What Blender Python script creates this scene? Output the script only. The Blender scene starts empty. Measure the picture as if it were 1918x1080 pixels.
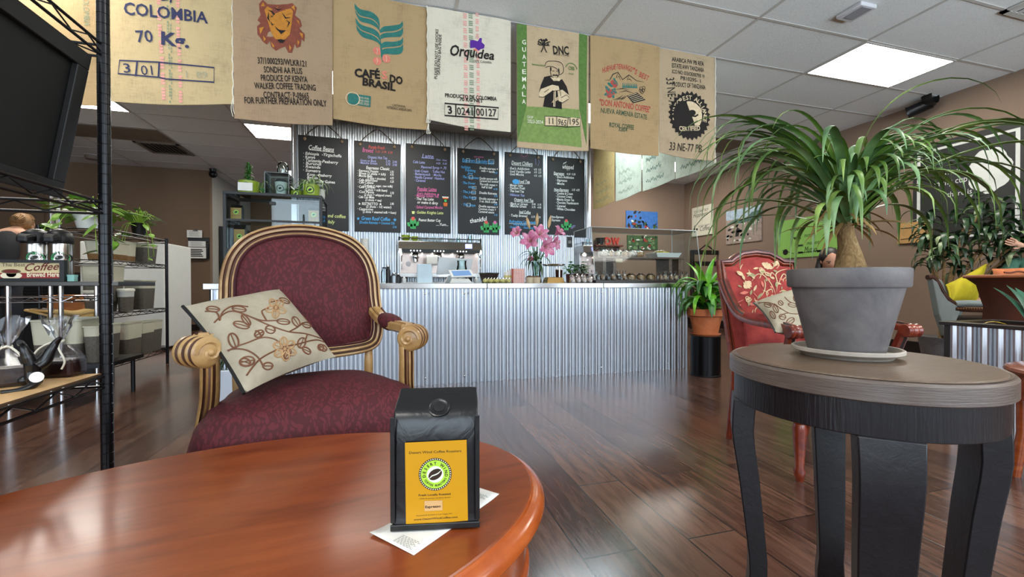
import bpy, math, random
from mathutils import Vector, Matrix
from math import sin, cos, pi, radians, sqrt, atan2
random.seed(7)
SC = bpy.context.scene
COL = SC.collection

# ------------------------------------------------------------------ camera, world, lights, exposure
EYE = 0.86            # eye height of a seated guest
FPX = 801.442         # focal length in pixels of the 1918 px wide frame
YAW, PITCH, ROLL = 0.278696798, -0.00875235461, -0.00203627582
FW = Vector((sin(YAW)*cos(PITCH), cos(YAW)*cos(PITCH), sin(PITCH)))
_r = Vector((cos(YAW), -sin(YAW), 0)); _u = _r.cross(FW)
RT = _r*cos(ROLL) + _u*sin(ROLL); UP = -_r*sin(ROLL) + _u*cos(ROLL)
CAMPOS = Vector((0, 0, EYE))
cam = bpy.data.cameras.new('camera'); camo = bpy.data.objects.new('camera', cam); COL.objects.link(camo)
cam.sensor_width = 36; cam.lens = FPX/1918*36; cam.clip_start = .02; cam.clip_end = 80
camo.matrix_world = Matrix(((RT.x, UP.x, -FW.x, 0), (RT.y, UP.y, -FW.y, 0), (RT.z, UP.z, -FW.z, EYE), (0, 0, 0, 1)))
SC.camera = camo

w = bpy.data.worlds.new('daylight'); SC.world = w; w.use_nodes = True
w.node_tree.nodes['Background'].inputs[0].default_value = (.62, .78, 1, 1)
w.node_tree.nodes['Background'].inputs[1].default_value = 1.5

def area(name, loc, rot, sx, sy, power, color):
    l = bpy.data.lights.new(name, 'AREA'); l.shape = 'RECTANGLE'; l.size = sx; l.size_y = sy
    l.energy = power; l.color = color
    o = bpy.data.objects.new(name, l); o.location = loc; o.rotation_euler = rot; COL.objects.link(o); return o
# daylight entering by the shop windows in the wall behind the guest; uplights outside added to brighten the ceiling
for i, x in enumerate((-4.6, -1.2, 2.2, 4.9)):
    area('window_daylight', (x, -2.42, 1.55), (radians(90), 0, 0), 2.4 if i < 3 else 2.0, 2.3, 75, (.80, .90, 1))
    area('ceiling_fill_light', (x, -3.3, .3), (radians(180), 0, 0), 2.4 if i < 3 else 2.0, 1.2, 300, (.93, .97, 1))
# lamps over the bar behind the hanging sacks
LAMP_E = 20.0
SC.view_settings.view_transform = 'Standard'; SC.view_settings.look = 'None'
SC.view_settings.exposure = 0.25; SC.view_settings.gamma = 1.0
SC.view_settings.use_curve_mapping = False
SC.cycles.max_bounces = 8; SC.cycles.transparent_max_bounces = 12
SC.cycles.caustics_reflective = False; SC.cycles.caustics_refractive = False
SC.cycles.use_denoising = True; SC.cycles.sample_clamp_indirect = 6

# ------------------------------------------------------------------ pixel -> place
def ray(x, y): return FW + RT*((x-959)/FPX) - UP*((y-540)/FPX)
def on_y(x, y, Y): d = ray(x, y); return CAMPOS + d*(Y/d.y)
def on_x(x, y, X): d = ray(x, y); return CAMPOS + d*(X/d.x)
def on_z(x, y, z): d = ray(x, y); return CAMPOS + d*((z-EYE)/d.z)
def on_d(x, y, dep): return CAMPOS + ray(x, y)*dep
class Plane:
    """a flat face in the room: origin, unit axes u, v and normal n"""
    def __init__(s, o, u, v): s.o = Vector(o); s.u = Vector(u).normalized(); s.n = s.u.cross(Vector(v)).normalized(); s.v = s.n.cross(s.u)
    def uv(s, x, y):
        d = ray(x, y); t = (s.o-CAMPOS).dot(s.n)/d.dot(s.n); p = CAMPOS + d*t - s.o
        return p.dot(s.u), p.dot(s.v)
    def pt(s, u, v, h=0): return s.o + s.u*u + s.v*v + s.n*h

# ------------------------------------------------------------------ materials
def lin(c):
    if isinstance(c, str):
        c = c.lstrip('#'); c = [int(c[i:i+2], 16)/255 for i in (0, 2, 4)]
        return tuple(x/12.92 if x <= .04045 else ((x+.055)/1.055)**2.4 for x in c)
    return tuple(c)
class N:
    def __init__(s, name):
        s.m = bpy.data.materials.new(name); s.m.use_nodes = True; s.t = s.m.node_tree
        s.b = s.t.nodes['Principled BSDF']
    def add(s, kind, **kw):
        n = s.t.nodes.new(kind)
        for k, v in kw.items():
            if k.startswith('i_'):
                k2 = k[2:].replace('_', ' ')
                n.inputs[int(k2) if k2.isdigit() else k2].default_value = v
            else: setattr(n, k, v)
        return n
    def link(s, a, b): s.t.links.new(a, b)
    def coord(s, scale=(1, 1, 1), rot=(0, 0, 0), kind='Object'):
        c = s.add('ShaderNodeTexCoord'); mp = s.add('ShaderNodeMapping'); s.link(c.outputs[kind], mp.inputs[0])
        mp.inputs['Scale'].default_value = scale; mp.inputs['Rotation'].default_value = rot; return mp.outputs[0]
    def noise(s, co, scale, detail=3, rough=.55, dist=0):
        n = s.add('ShaderNodeTexNoise'); n.inputs['Scale'].default_value = scale; n.inputs['Detail'].default_value = detail
        n.inputs['Roughness'].default_value = rough; n.inputs['Distortion'].default_value = dist
        s.link(co, n.inputs['Vector']); return n.outputs[0]
    def ramp(s, fac, stops):
        r = s.add('ShaderNodeValToRGB'); e = r.color_ramp.elements
        while len(e) < len(stops): e.new(.5)
        for k, (p, c) in enumerate(stops): e[k].position = p; e[k].color = (*lin(c), 1)
        s.link(fac, r.inputs[0]); return r.outputs[0]
    def bump(s, h, strength=.3, dist=.01, prev=None):
        b = s.add('ShaderNodeBump'); b.inputs['Strength'].default_value = strength; b.inputs['Distance'].default_value = dist
        s.link(h, b.inputs['Height'])
        if prev: s.link(prev, b.inputs['Normal'])
        return b.outputs[0]
    def set(s, **kw):
        for k, v in kw.items():
            k = {'color': 'Base Color', 'rough': 'Roughness', 'metal': 'Metallic', 'coat': 'Coat Weight', 'coatr': 'Coat Roughness', 'normal': 'Normal', 'trans': 'Transmission Weight',
                 'alpha': 'Alpha', 'ior': 'IOR', 'emit': 'Emission Color', 'emits': 'Emission Strength', 'spec': 'Specular IOR Level', 'sheen': 'Sheen Weight', 'aniso': 'Anisotropic', 'sub': 'Subsurface Weight'}[k]
            i = s.b.inputs[k]
            if hasattr(v, 'is_output'): s.link(v, i)
            elif i.type == 'RGBA': i.default_value = (*lin(v), 1)
            else: i.default_value = v
        return s.m
_mc = {}
def mat(name, color, rough=.5, metal=0, var=.12, scale=8, bump=0, bscale=120, **kw):
    """plain procedural material: colour varied by noise, optional fine bump"""
    if name in _mc: return _mc[name]
    n = N(name); c = lin(color); co = n.coord()
    if var:
        f = n.noise(co, scale, 4)
        n.set(color=n.ramp(f, ((.3, tuple(x*(1-var) for x in c)), (.7, tuple(min(1, x*(1+var)) for x in c)))))
    else: n.set(color=c)
    n.set(rough=rough, metal=metal)
    if bump: n.set(normal=n.bump(n.noise(co, bscale, 2), bump, .004))
    _mc[name] = n.set(**kw); return n.m
def woodmat(name, c1, c2, c3, scale=6, stretch=(1, 12, 12), rough=.35, coat=0, bump=.08, coord='Object'):
    n = N(name); co = n.coord(scale=tuple(s*scale/6 for s in stretch), kind=coord)
    f = n.noise(co, 3.0, 6, .6, .8); g = n.noise(co, 14, 4, .6)
    mx = n.add('ShaderNodeMath', operation='MULTIPLY_ADD'); n.link(g, mx.inputs[0]); mx.inputs[1].default_value = .35; n.link(f, mx.inputs[2])
    n.set(color=n.ramp(mx.outputs[0], ((.40, c1), (.66, c2), (.95, c3))), rough=rough, coat=coat, coatr=.15, normal=n.bump(g, bump, .002))
    return n.m
def burlap(name, color, var=.18):
    n = N(name); c = lin(color); co = n.coord()
    f = n.noise(co, 5, 6, .7)
    def threads(sc, k):
        x = n.noise(n.coord(scale=sc), k, 2, .5); return x
    a = threads((1, 1, 30), 12); b = threads((30, 1, 1), 12)
    ad = n.add('ShaderNodeMath', operation='ADD'); n.link(a, ad.inputs[0]); n.link(b, ad.inputs[1])
    m2 = n.add('ShaderNodeMath', operation='MULTIPLY_ADD'); n.link(ad.outputs[0], m2.inputs[0]); m2.inputs[1].default_value = .5; n.link(f, m2.inputs[2])
    k = lambda s: tuple(min(1, x*s) for x in c)
    n.set(color=n.ramp(m2.outputs[0], ((.62, k(1-2.2*var)), (.95, k(1)), (1.0, k(1.05)))), rough=.95, spec=.1, normal=n.bump(ad.outputs[0], .5, .003))
    return n.m

# ------------------------------------------------------------------ mesh builder
def vec(a): return Vector(a)
class MB:
    def __init__(s): s.v = []; s.f = []; s.k = []
    def add(s, vs, fs, k=0):
        o = len(s.v); s.v += [Vector(p) for p in vs]
        for f in fs: s.f.append([o+i for i in f]); s.k.append(k)
        return s
    def box(s, c, size, k=0, rot=None):
        hx, hy, hz = (q/2 for q in size); c = vec(c)
        P = [Vector((x, y, z)) for x in (-hx, hx) for y in (-hy, hy) for z in (-hz, hz)]
        if rot is not None: P = [rot @ p for p in P]
        return s.add([c+p for p in P], [(0, 1, 3, 2), (4, 6, 7, 5), (0, 4, 5, 1), (2, 3, 7, 6), (0, 2, 6, 4), (1, 5, 7, 3)], k)
    def bb(s, a, b, k=0): return s.box([(a[i]+b[i])/2 for i in range(3)], [abs(b[i]-a[i]) for i in range(3)], k)
    def tube(s, path, r, n=8, k=0, caps=True, closed=False, flat=1.0, ref=None):
        path = [vec(p) for p in path]; L = len(path)
        if not hasattr(r, '__len__'): r = [r]*L
        up = None; rings = []
        for i, p in enumerate(path):
            a = path[(i-1) % L] if (closed or i) else p; b = path[(i+1) % L] if (closed or i < L-1) else p
            t = (b-a)
            if t.length < 1e-9: t = Vector((0, 0, 1))
            t.normalize()
            if up is None:
                up = vec(ref) if ref is not None else (Vector((0, 0, 1)) if abs(t.z) < .9 else Vector((1, 0, 0)))
            x = up.cross(t)
            if x.length < 1e-6: x = Vector((1, 0, 0)).cross(t)
            x.normalize(); y = t.cross(x)
            if ref is None: up = y
            rings.append([p + (x*cos(2*pi*j/n) + y*sin(2*pi*j/n)*flat)*r[i] for j in range(n)])
        return s.loft(rings, k, caps, closed)
    def loft(s, rings, k=0, caps=True, closed=False, kk=None):
        n = len(rings[0]); o = len(s.v)
        for q in rings: s.v += [vec(p) for p in q]
        L = len(rings)
        for i in range(L if closed else L-1):
            a = o+i*n; b = o+((i+1) % L)*n
            for j in range(n):
                s.f.append([a+j, a+(j+1) % n, b+(j+1) % n, b+j]); s.k.append(kk[j] if kk else k)
        if caps and not closed:
            s.f.append([o+j for j in reversed(range(n))]); s.k.append(k)
            s.f.append([o+(L-1)*n+j for j in range(n)]); s.k.append(k)
        return s
    def sweep(s, path, section, ref, closed=False, k=0, kk=None, caps=True):
        """section (a, b): a along ref x tangent (sideways), b along ref"""
        path = [vec(p) for p in path]; L = len(path); rings = []
        for i, p in enumerate(path):
            a = path[(i-1) % L] if (closed or i) else p; b = path[(i+1) % L] if (closed or i < L-1) else p
            t = (b-a).normalized(); rf = vec(ref[i]) if hasattr(ref[0], '__len__') else vec(ref)
            x = rf.cross(t).normalized(); y = t.cross(x)
            rings.append([p + x*u + y*w_ for u, w_ in section])
        return s.loft(rings, k, caps, closed, kk)
    def cyl(s, a, b, r0, r1=None, n=16, k=0): return s.tube([a, b], [r0, r0 if r1 is None else r1], n, k)
    def lathe(s, prof, c=(0, 0, 0), n=32, k=0, ax=None, caps=True, ell=(1, 1)):
        """profile [(r, z)] turned about z (or about axis ax)"""
        c = vec(c)
        if ax is None: X, Y, Z = Vector((1, 0, 0)), Vector((0, 1, 0)), Vector((0, 0, 1))
        else:
            Z = vec(ax).normalized(); X = (Vector((0, 0, 1)) if abs(Z.z) < .9 else Vector((1, 0, 0))).cross(Z).normalized(); Y = Z.cross(X)
        rings = [[c + Z*z + X*(r*ell[0]*cos(2*pi*j/n)) + Y*(r*ell[1]*sin(2*pi*j/n)) for j in range(n)] for r, z in prof]
        return s.loft(rings, k, caps)
    def oval(s, prof, a, b, n=72, k=0, ang=0, c=(0, 0)):
        rings = []
        for dr, z in prof:
            q = []
            for j in range(n):
                t = 2*pi*j/n; x, y = (a+dr)*cos(t), (b+dr)*sin(t)
                q.append((c[0]+x*cos(ang)-y*sin(ang), c[1]+x*sin(ang)+y*cos(ang), z))
            rings.append(q)
        return s.loft(rings, k)
    def ball(s, c, r, nu=16, nv=10, k=0, rot=None):
        c = vec(c); r = r if hasattr(r, '__len__') else (r, r, r); rings = []
        for i in range(nv+1):
            th = pi*i/nv; th = min(max(th, .02), pi-.02)
            q = [Vector((r[0]*sin(th)*cos(2*pi*j/nu), r[1]*sin(th)*sin(2*pi*j/nu), -r[2]*cos(th))) for j in range(nu)]
            rings.append([c + (rot @ p if rot is not None else p) for p in q])
        return s.loft(rings, k)
    def grid(s, fn, nu, nv, k=0):
        o = len(s.v)
        for i in range(nu+1):
            for j in range(nv+1): s.v.append(vec(fn(i/nu, j/nv)))
        for i in range(nu):
            for j in range(nv):
                a = o+i*(nv+1)+j; s.f.append([a, a+nv+1, a+nv+2, a+1]); s.k.append(k(i/nu, j/nv) if callable(k) else k)
        return s
    def prism(s, pts, h, P, k=0):
        """polygon pts (u, v) on Plane P extruded from 0 to h along its normal"""
        n = len(pts); a = [P.pt(u, v_, 0) for u, v_ in pts]; b = [P.pt(u, v_, h) for u, v_ in pts]
        return s.add(a+b, [list(reversed(range(n))), list(range(n, 2*n))] + [[i, (i+1) % n, n+(i+1) % n, n+i] for i in range(n)], k)
    def blade(s, pts, wid, side=None, fold=.25, k=0):
        """a leaf: centre line pts, half widths, folded along the middle"""
        pts = [vec(p) for p in pts]; L = len(pts); rows = []
        for i, p in enumerate(pts):
            t = (pts[min(i+1, L-1)] - pts[max(i-1, 0)]).normalized()
            sd = vec(side) if side is not None else t.cross(Vector((0, 0, 1)))
            if sd.length < 1e-4: sd = Vector((1, 0, 0))
            sd = (sd - t*sd.dot(t)).normalized(); nn = sd.cross(t)
            rows.append((p - sd*wid[i] + nn*wid[i]*fold, p, p + sd*wid[i] + nn*wid[i]*fold))
        o = len(s.v)
        for r in rows: s.v += list(r)
        for i in range(L-1):
            for j in (0, 1):
                a = o+i*3+j; s.f.append([a, a+1, a+4, a+3]); s.k.append(k)
        return s

MATRIX = {}
def _mx(o): return MATRIX.get(o.name, Matrix.Identity(4))
def link(o, parent=None):
    COL.objects.link(o)
    if parent is not None: o.parent = parent; MATRIX[o.name] = _mx(parent)
    return o
def build(name, mb, m, parent=None, world=False, smooth=40, bevel=0, sub=0, solid=0, at=None, seg=2):
    """one mesh object; world=True: the builder holds world coordinates; at: own origin for a top-level mesh"""
    ms = m if isinstance(m, (list, tuple)) else [m]
    V = mb.v
    if parent is not None and world: inv = _mx(parent).inverted(); V = [inv @ p for p in V]
    if at is not None: V = [p-Vector(at) for p in V]
    me = bpy.data.meshes.new(name); me.from_pydata([tuple(p) for p in V], [], mb.f)
    for q in ms: me.materials.append(q)
    me.polygons.foreach_set('material_index', mb.k)
    import bmesh
    b = bmesh.new(); b.from_mesh(me)
    if not world or True: bmesh.ops.recalc_face_normals(b, faces=b.faces)
    b.to_mesh(me); b.free()
    if smooth:
        me.polygons.foreach_set('use_smooth', [True]*len(me.polygons))
        me.set_sharp_from_angle(angle=radians(smooth))
    me.update()
    o = bpy.data.objects.new(name, me)
    if at is not None: o.location = at; MATRIX[o.name] = Matrix.Translation(at)
    link(o, parent)
    if solid: md = o.modifiers.new('solid', 'SOLIDIFY'); md.thickness = solid; md.offset = 0
    if bevel: md = o.modifiers.new('bevel', 'BEVEL'); md.width = bevel; md.segments = seg; md.limit_method = 'ANGLE'; md.angle_limit = radians(35)
    if sub: md = o.modifiers.new('sub', 'SUBSURF'); md.levels = sub; md.render_levels = sub
    return o
def tag(o, label, cat, group=None, kind=None):
    if label: o['label'] = label
    if cat: o['category'] = cat
    if group: o['group'] = group
    if kind: o['kind'] = kind
    return o
def thing(name, label, cat, loc=(0, 0, 0), rz=0, group=None):
    o = bpy.data.objects.new(name, None); o.empty_display_size = .05; COL.objects.link(o)
    o.location = loc; o.rotation_euler = (0, 0, rz)
    MATRIX[o.name] = Matrix.Translation(loc) @ Matrix.Rotation(rz, 4, 'Z')
    return tag(o, label, cat, group)
def struct(name, mb, m, **kw):
    o = build(name, mb, m, **kw); o['kind'] = 'structure'; return o
def dup(root, loc, rz=None, label=None, group=None, scale=None):
    r = root.copy(); COL.objects.link(r); r.location = loc
    if rz is not None: r.rotation_euler = (0, 0, rz)
    if scale: r.scale = (scale,)*3
    if label: r['label'] = label
    if group: r['group'] = group
    for ch in list(root.children):
        c = ch.copy(); COL.objects.link(c); c.parent = r
        for g in list(ch.children):
            d = g.copy(); COL.objects.link(d); d.parent = c
    return r

# ------------------------------------------------------------------ ink: lettering and drawings lying on a surface
_glyph = {}
def glyphs(txt, shear=0, bold=0):
    key = (txt, shear, bold)
    if key in _glyph: return _glyph[key]
    cu = bpy.data.curves.new('t', 'FONT'); cu.body = txt; cu.size = 1; cu.shear = shear; cu.offset = bold; cu.resolution_u = 2
    ob = bpy.data.objects.new('t', cu); me = ob.to_mesh()
    vs = [(p.co.x, p.co.y) for p in me.vertices]; fs = [list(p.vertices) for p in me.polygons]
    ob.to_mesh_clear(); bpy.data.objects.remove(ob); bpy.data.curves.remove(cu)
    _glyph[key] = (vs, fs); return vs, fs
CAP = .70
class Ink:
    """collects flat marks in (u, v) of a Plane; fn(u, v) gives extra height of the surface"""
    def __init__(s, plane, fn=None, eps=.0012): s.P = plane; s.fn = fn or (lambda u, v: 0); s.e = eps; s.mb = MB(); s.layer = 0
    def up(s, n=1): s.layer += n; return s
    def put(s, pts, faces, k): s.mb.add([s.P.pt(u, v, s.fn(u, v) + s.e*(1+.6*s.layer)) for u, v in pts], faces, k)
    def px(s, q): return s.P.uv(*q)
    def poly(s, pts, k=0, px=True):
        q = [s.px(p) for p in pts] if px else pts; s.put(q, [list(range(len(q)))], k)
    def quad(s, c, k=0, n=1, m=1, px=True):
        a, b, c_, d = [Vector(s.px(p)) for p in c] if px else [Vector(p) for p in c]
        P = []; F = []
        for i in range(n+1):
            for j in range(m+1):
                u, v = i/n, j/m; P.append((a*(1-u)+b*u)*(1-v) + (d*(1-u)+c_*u)*v)
        for i in range(n):
            for j in range(m): q = i*(m+1)+j; F.append([q, q+m+1, q+m+2, q+1])
        s.put([(p.x, p.y) for p in P], F, k)
    def line(s, pts, wid, k=0, px=True, taper=False, closed=False):
        q = [Vector(s.px(p)) for p in pts] if px else [Vector(p) for p in pts]
        if closed: q = q+[q[0]]
        L = len(q); A = []
        for i in range(L):
            t = q[min(i+1, L-1)]-q[max(i-1, 0)]
            if closed and i in (0, L-1): t = q[1]-q[-2]
            t = t.normalized() if t.length > 1e-9 else Vector((1, 0)); n = Vector((-t.y, t.x))*wid/2
            if taper: n *= max(.15, 1-abs(2*i/(L-1)-1)**3)
            A += [tuple(q[i]-n), tuple(q[i]+n)]
        s.put(A, [[2*i, 2*i+2, 2*i+3, 2*i+1] for i in range(L-1)], k)
    def disc(s, c, r, k=0, px=True, n=20, ry=None, ang=0):
        c = s.px(c) if px else c; ry = ry or r
        s.put([(c[0]+r*cos(t)*cos(ang)-ry*sin(t)*sin(ang), c[1]+r*cos(t)*sin(ang)+ry*sin(t)*cos(ang)) for t in [2*pi*i/n for i in range(n)]], [list(range(n))], k)
    def ring(s, c, r, wid, k=0, px=True, n=28, a0=0, a1=2*pi):
        c = s.px(c) if px else c
        full = abs(a1-a0-2*pi) < 1e-6
        s.line([(c[0]+r*cos(a0+(a1-a0)*i/n), c[1]+r*sin(a0+(a1-a0)*i/n)) for i in range(n if full else n+1)], wid, k, px=False, closed=full)
    def text(s, txt, a, b, h, k=0, shear=0, bold=0.0, px=True):
        """text fitted between baseline points a and b; h = capital height (metres)"""
        A = Vector(s.px(a) if px else a); B = Vector(s.px(b) if px else b)
        vs, fs = glyphs(txt, shear, bold)
        if not vs: return
        x0 = min(p[0] for p in vs); x1 = max(p[0] for p in vs); ex = (B-A); n = Vector((-ex.y, ex.x)).normalized(); sc = h/CAP
        s.put([tuple(A + ex*((x-x0)/max(1e-6, x1-x0)) + n*y*sc) for x, y in vs], fs, k)
    def vtext(s, txt, a, b, h, k=0, bold=0): s.text(txt, a, b, h, k, 0, bold)
    def arc(s, txt, c, r, h, a0, a1, k=0, bold=0, inside=False, px=True):
        """letters along a circle, angle a0 to a1 (radians, counter-clockwise from +u)"""
        c = s.px(c) if px else c; L = len(txt)
        for i, ch in enumerate(txt):
            if ch == ' ': continue
            a = a0 + (a1-a0)*(i/(L-1) if L > 1 else .5)
            vs, fs = glyphs(ch, 0, bold); w_ = max(p[0] for p in vs)+min(p[0] for p in vs)
            rad = Vector((cos(a), sin(a))); up = -rad if inside else rad; ex = Vector((up.y, -up.x)); sc = h/CAP
            base = Vector(c)+rad*r
            s.put([tuple(base + ex*(x-w_/2)*sc + up*(y-.35)*sc) for x, y in vs], fs, k)
    def build(s, name, mats, parent, world=True):
        return build(name, s.mb, mats, parent, world=world, smooth=0)
def bez(pts, n=8):
    """smooth curve through points (Catmull-Rom)"""
    P = [Vector(p) for p in pts]; out = []
    for i in range(len(P)-1):
        p0 = P[max(i-1, 0)]; p1 = P[i]; p2 = P[i+1]; p3 = P[min(i+2, len(P)-1)]
        for j in range(n):
            t = j/n; out.append(.5*((2*p1) + (p2-p0)*t + (2*p0-5*p1+4*p2-p3)*t*t + (3*p1-p0-3*p2+p3)*t**3))
    out.append(P[-1]); return out
# ------------------------------------------------------------------ shared materials
def floor_mat():
    n = N('plank_floor'); co = n.coord(rot=(0, 0, radians(90)))
    br = n.add('ShaderNodeTexBrick', offset=.37, i_Scale=1.0)
    for k, v in (('Color1', (.13, .13, .13, 1)), ('Color2', (.9, .9, .9, 1)), ('Mortar', (0, 0, 0, 1)), ('Mortar Size', .0032), ('Mortar Smooth', .2), ('Bias', 0), ('Brick Width', 1.22), ('Row Height', .193)):
        br.inputs[k].default_value = v
    n.link(co, br.inputs['Vector'])
    g = n.noise(n.coord(scale=(6, .7, 1)), 5, 8, .65, .6); g2 = n.noise(n.coord(scale=(36, 1.6, 1)), 6, 6, .7)
    a = n.add('ShaderNodeMath', operation='MULTIPLY_ADD'); n.link(br.outputs[0], a.inputs[0]); a.inputs[1].default_value = .36; n.link(g, a.inputs[2])
    b = n.add('ShaderNodeMath', operation='MULTIPLY_ADD'); n.link(g2, b.inputs[0]); b.inputs[1].default_value = .35; n.link(a.outputs[0], b.inputs[2])
    col = n.ramp(b.outputs[0], ((.50, '#281a15'), (.78, '#493128'), (1.0, '#664839')))
    mx = n.add('ShaderNodeMix', data_type='RGBA'); n.link(br.outputs['Fac'], mx.inputs[0]); n.link(col, mx.inputs[6]); mx.inputs[7].default_value = (.012, .009, .008, 1)
    iv = n.add('ShaderNodeMath', operation='SUBTRACT'); iv.inputs[0].default_value = 1; n.link(br.outputs['Fac'], iv.inputs[1])
    h = n.add('ShaderNodeMath', operation='MULTIPLY_ADD'); n.link(g2, h.inputs[0]); h.inputs[1].default_value = .22; n.link(iv.outputs[0], h.inputs[2])
    ro = n.add('ShaderNodeMapRange'); n.link(g2, ro.inputs[0])
    for k, v in ((1, .3), (2, .7), (3, .11), (4, .24)): ro.inputs[k].default_value = v
    return n.set(color=mx.outputs[2], rough=ro.outputs[0], spec=.5, normal=n.bump(h.outputs[0], .16, .003))
def tile_mat():
    n = N('ceiling_tile'); co = n.coord(); a = n.noise(co, 140, 2, .7); b = n.noise(co, 1.2, 3)
    m2 = n.add('ShaderNodeMath', operation='MULTIPLY_ADD'); n.link(b, m2.inputs[0]); m2.inputs[1].default_value = .25; n.link(a, m2.inputs[2])
    return n.set(color=n.ramp(m2.outputs[0], ((.36, '#aaaaac'), (.52, '#d8d8d9'), (.8, '#e3e2e2'))), rough=.95, normal=n.bump(a, .4, .003))
def wall_mat(name, c):
    n = N(name); co = n.coord(); a = n.noise(co, 60, 3, .6); b = n.noise(co, 1.5, 3); c = lin(c)
    return n.set(color=n.ramp(b, ((.3, tuple(x*.92 for x in c)), (.7, tuple(x*1.06 for x in c)))), rough=.85, normal=n.bump(a, .35, .006))
def steel_mat(name, c, rough, var=.12, stretch=(1, 1, 1), sc=6):
    n = N(name); co = n.coord(scale=stretch); a = n.noise(co, sc, 5, .6)
    ro = n.add('ShaderNodeMapRange'); n.link(a, ro.inputs[0])
    for k, v in ((1, .3), (2, .7), (3, rough*.97), (4, rough*1.03)): ro.inputs[k].default_value = v
    c = lin(c); return n.set(color=n.ramp(a, ((.3, tuple(x*(1-var) for x in c)), (.7, c))), metal=1, rough=ro.outputs[0])
M_FLOOR = floor_mat(); M_TILE = tile_mat()
M_GRID = mat('ceiling_runner', '#b9b4b0', .6, var=.05)
M_WALL = wall_mat('tan_wall', '#8a7463'); M_WALLD = wall_mat('tan_wall_shaded', '#76604d'); M_WALLG = wall_mat('grey_wall', '#a3a096')  # second wall material is the tan darkened to stand for weaker light
M_DARKWOOD = woodmat('dark_baseboard', '#120c0a', '#1d1411', '#2b1e18', 6)
M_GALV = steel_mat('galvanised_sheet', '#ced3da', .29, .05, (1, 1, .4), 9)
M_STEEL = steel_mat('stainless_steel', '#c4c1bd', .22, .2, (.4, 3, 3), 5)
M_CHROME = mat('chrome', '#d8d8da', .12, 1, var=0)
M_BLACK = mat('black_painted_metal', '#0d0d10', .35, .3, var=.1)
M_BLACKP = mat('black_plastic', '#0a0a0c', .45, var=.1)
M_WHITE = mat('white_plastic', '#e6e6e2', .35, var=.03)
M_PAPER = mat('white_paper', '#e4e2dc', .8, var=.04)
M_INKK = mat('black_ink', '#15120f', .8, var=.1, scale=60)
def glass_mat(name, color='#f2fbfb', rough=.02, ior=1.4, mixa=.05):
    """thin clear sheet: mostly lets light straight through, reflects at a glance"""
    n = N(name); t = n.t; out = t.nodes['Material Output']
    tr = n.add('ShaderNodeBsdfTransparent'); tr.inputs[0].default_value = (*lin(color), 1)
    gl = n.add('ShaderNodeBsdfGlossy'); gl.inputs['Roughness'].default_value = rough
    fr = n.add('ShaderNodeFresnel'); fr.inputs[0].default_value = ior
    ad = n.add('ShaderNodeMath', operation='ADD', use_clamp=True); n.link(fr.outputs[0], ad.inputs[0]); ad.inputs[1].default_value = mixa-.04
    mx = n.add('ShaderNodeMixShader'); n.link(ad.outputs[0], mx.inputs[0]); n.link(tr.outputs[0], mx.inputs[1]); n.link(gl.outputs[0], mx.inputs[2])
    n.link(mx.outputs[0], out.inputs[0]); return n.m
M_GLASS = glass_mat('clear_glass'); M_ACRYL = glass_mat('clear_acrylic', '#eef6f5', .04, 1.3, .04); M_CELLO = glass_mat('cellophane', '#f8f8fa', .14, 1.35, .075)
M_ACRYLEDGE = mat('acrylic_edge', '#cfdcdc', .15, var=0, trans=.3)
def lamp_mat(name, c, e): n = N(name); return n.set(color='#ffffff', emit=c, emits=e)
M_LAMP = lamp_mat('lamp_diffuser', (1, .97, .89), LAMP_E); M_LAMPC = lamp_mat('cool_lamp_diffuser', (.80, .94, 1), 13)

# ------------------------------------------------------------------ the room
CEIL = 3.06; XR = 6.25; YB = 8.03; XL = -8.2; YF = -2.5
YW = 6.2; WX0, WX1 = -1.21, 3.06           # corrugated wall behind the bar
struct('floor', MB().bb((XL, YF, -.05), (XR+.1, 12.6, 0)), M_FLOOR, smooth=0)
c = MB(); c.bb((XL, YF, CEIL), (XR+.1, 12.6, CEIL+.05), 0)
gx = [5.375-1.215*k for k in range(-1, 12)]; gy = [2.85+.62*k for k in range(-9, 17)]
for x in gx:
    if XL < x < XR: c.bb((x-.012, YF, CEIL-.006), (x+.012, 12.6, CEIL-.0005), 1)
for y in gy:
    if YF < y < 12.6: c.bb((XL, y-.012, CEIL-.005), (XR, y+.012, CEIL-.0005), 1)
struct('ceiling', c, [M_TILE, M_GRID], smooth=0)
struct('wall_right', MB().bb((XR, YF, 0), (XR+.12, YB+.12, CEIL)), M_WALL, smooth=0)
struct('wall_back', MB().bb((WX1, YB, 0), (XR, YB+.12, CEIL)), M_WALL, smooth=0)
struct('wall_left', MB().bb((XL, 9.5, 0), (-3.31, 9.62, CEIL)), M_WALLD, smooth=0)
struct('wall_passage', MB().bb((-3.43, 9.62, 0), (-3.31, 12.6, CEIL)), M_WALLG, smooth=0)
struct('wall_rear', MB().bb((-3.31, 12.0, 0), (WX1, 12.12, CEIL)), M_WALLD, smooth=0)
struct('wall_outer', MB().bb((XL-.12, YF, 0), (XL, 9.62, CEIL)), M_WALLD, smooth=0)
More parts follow.
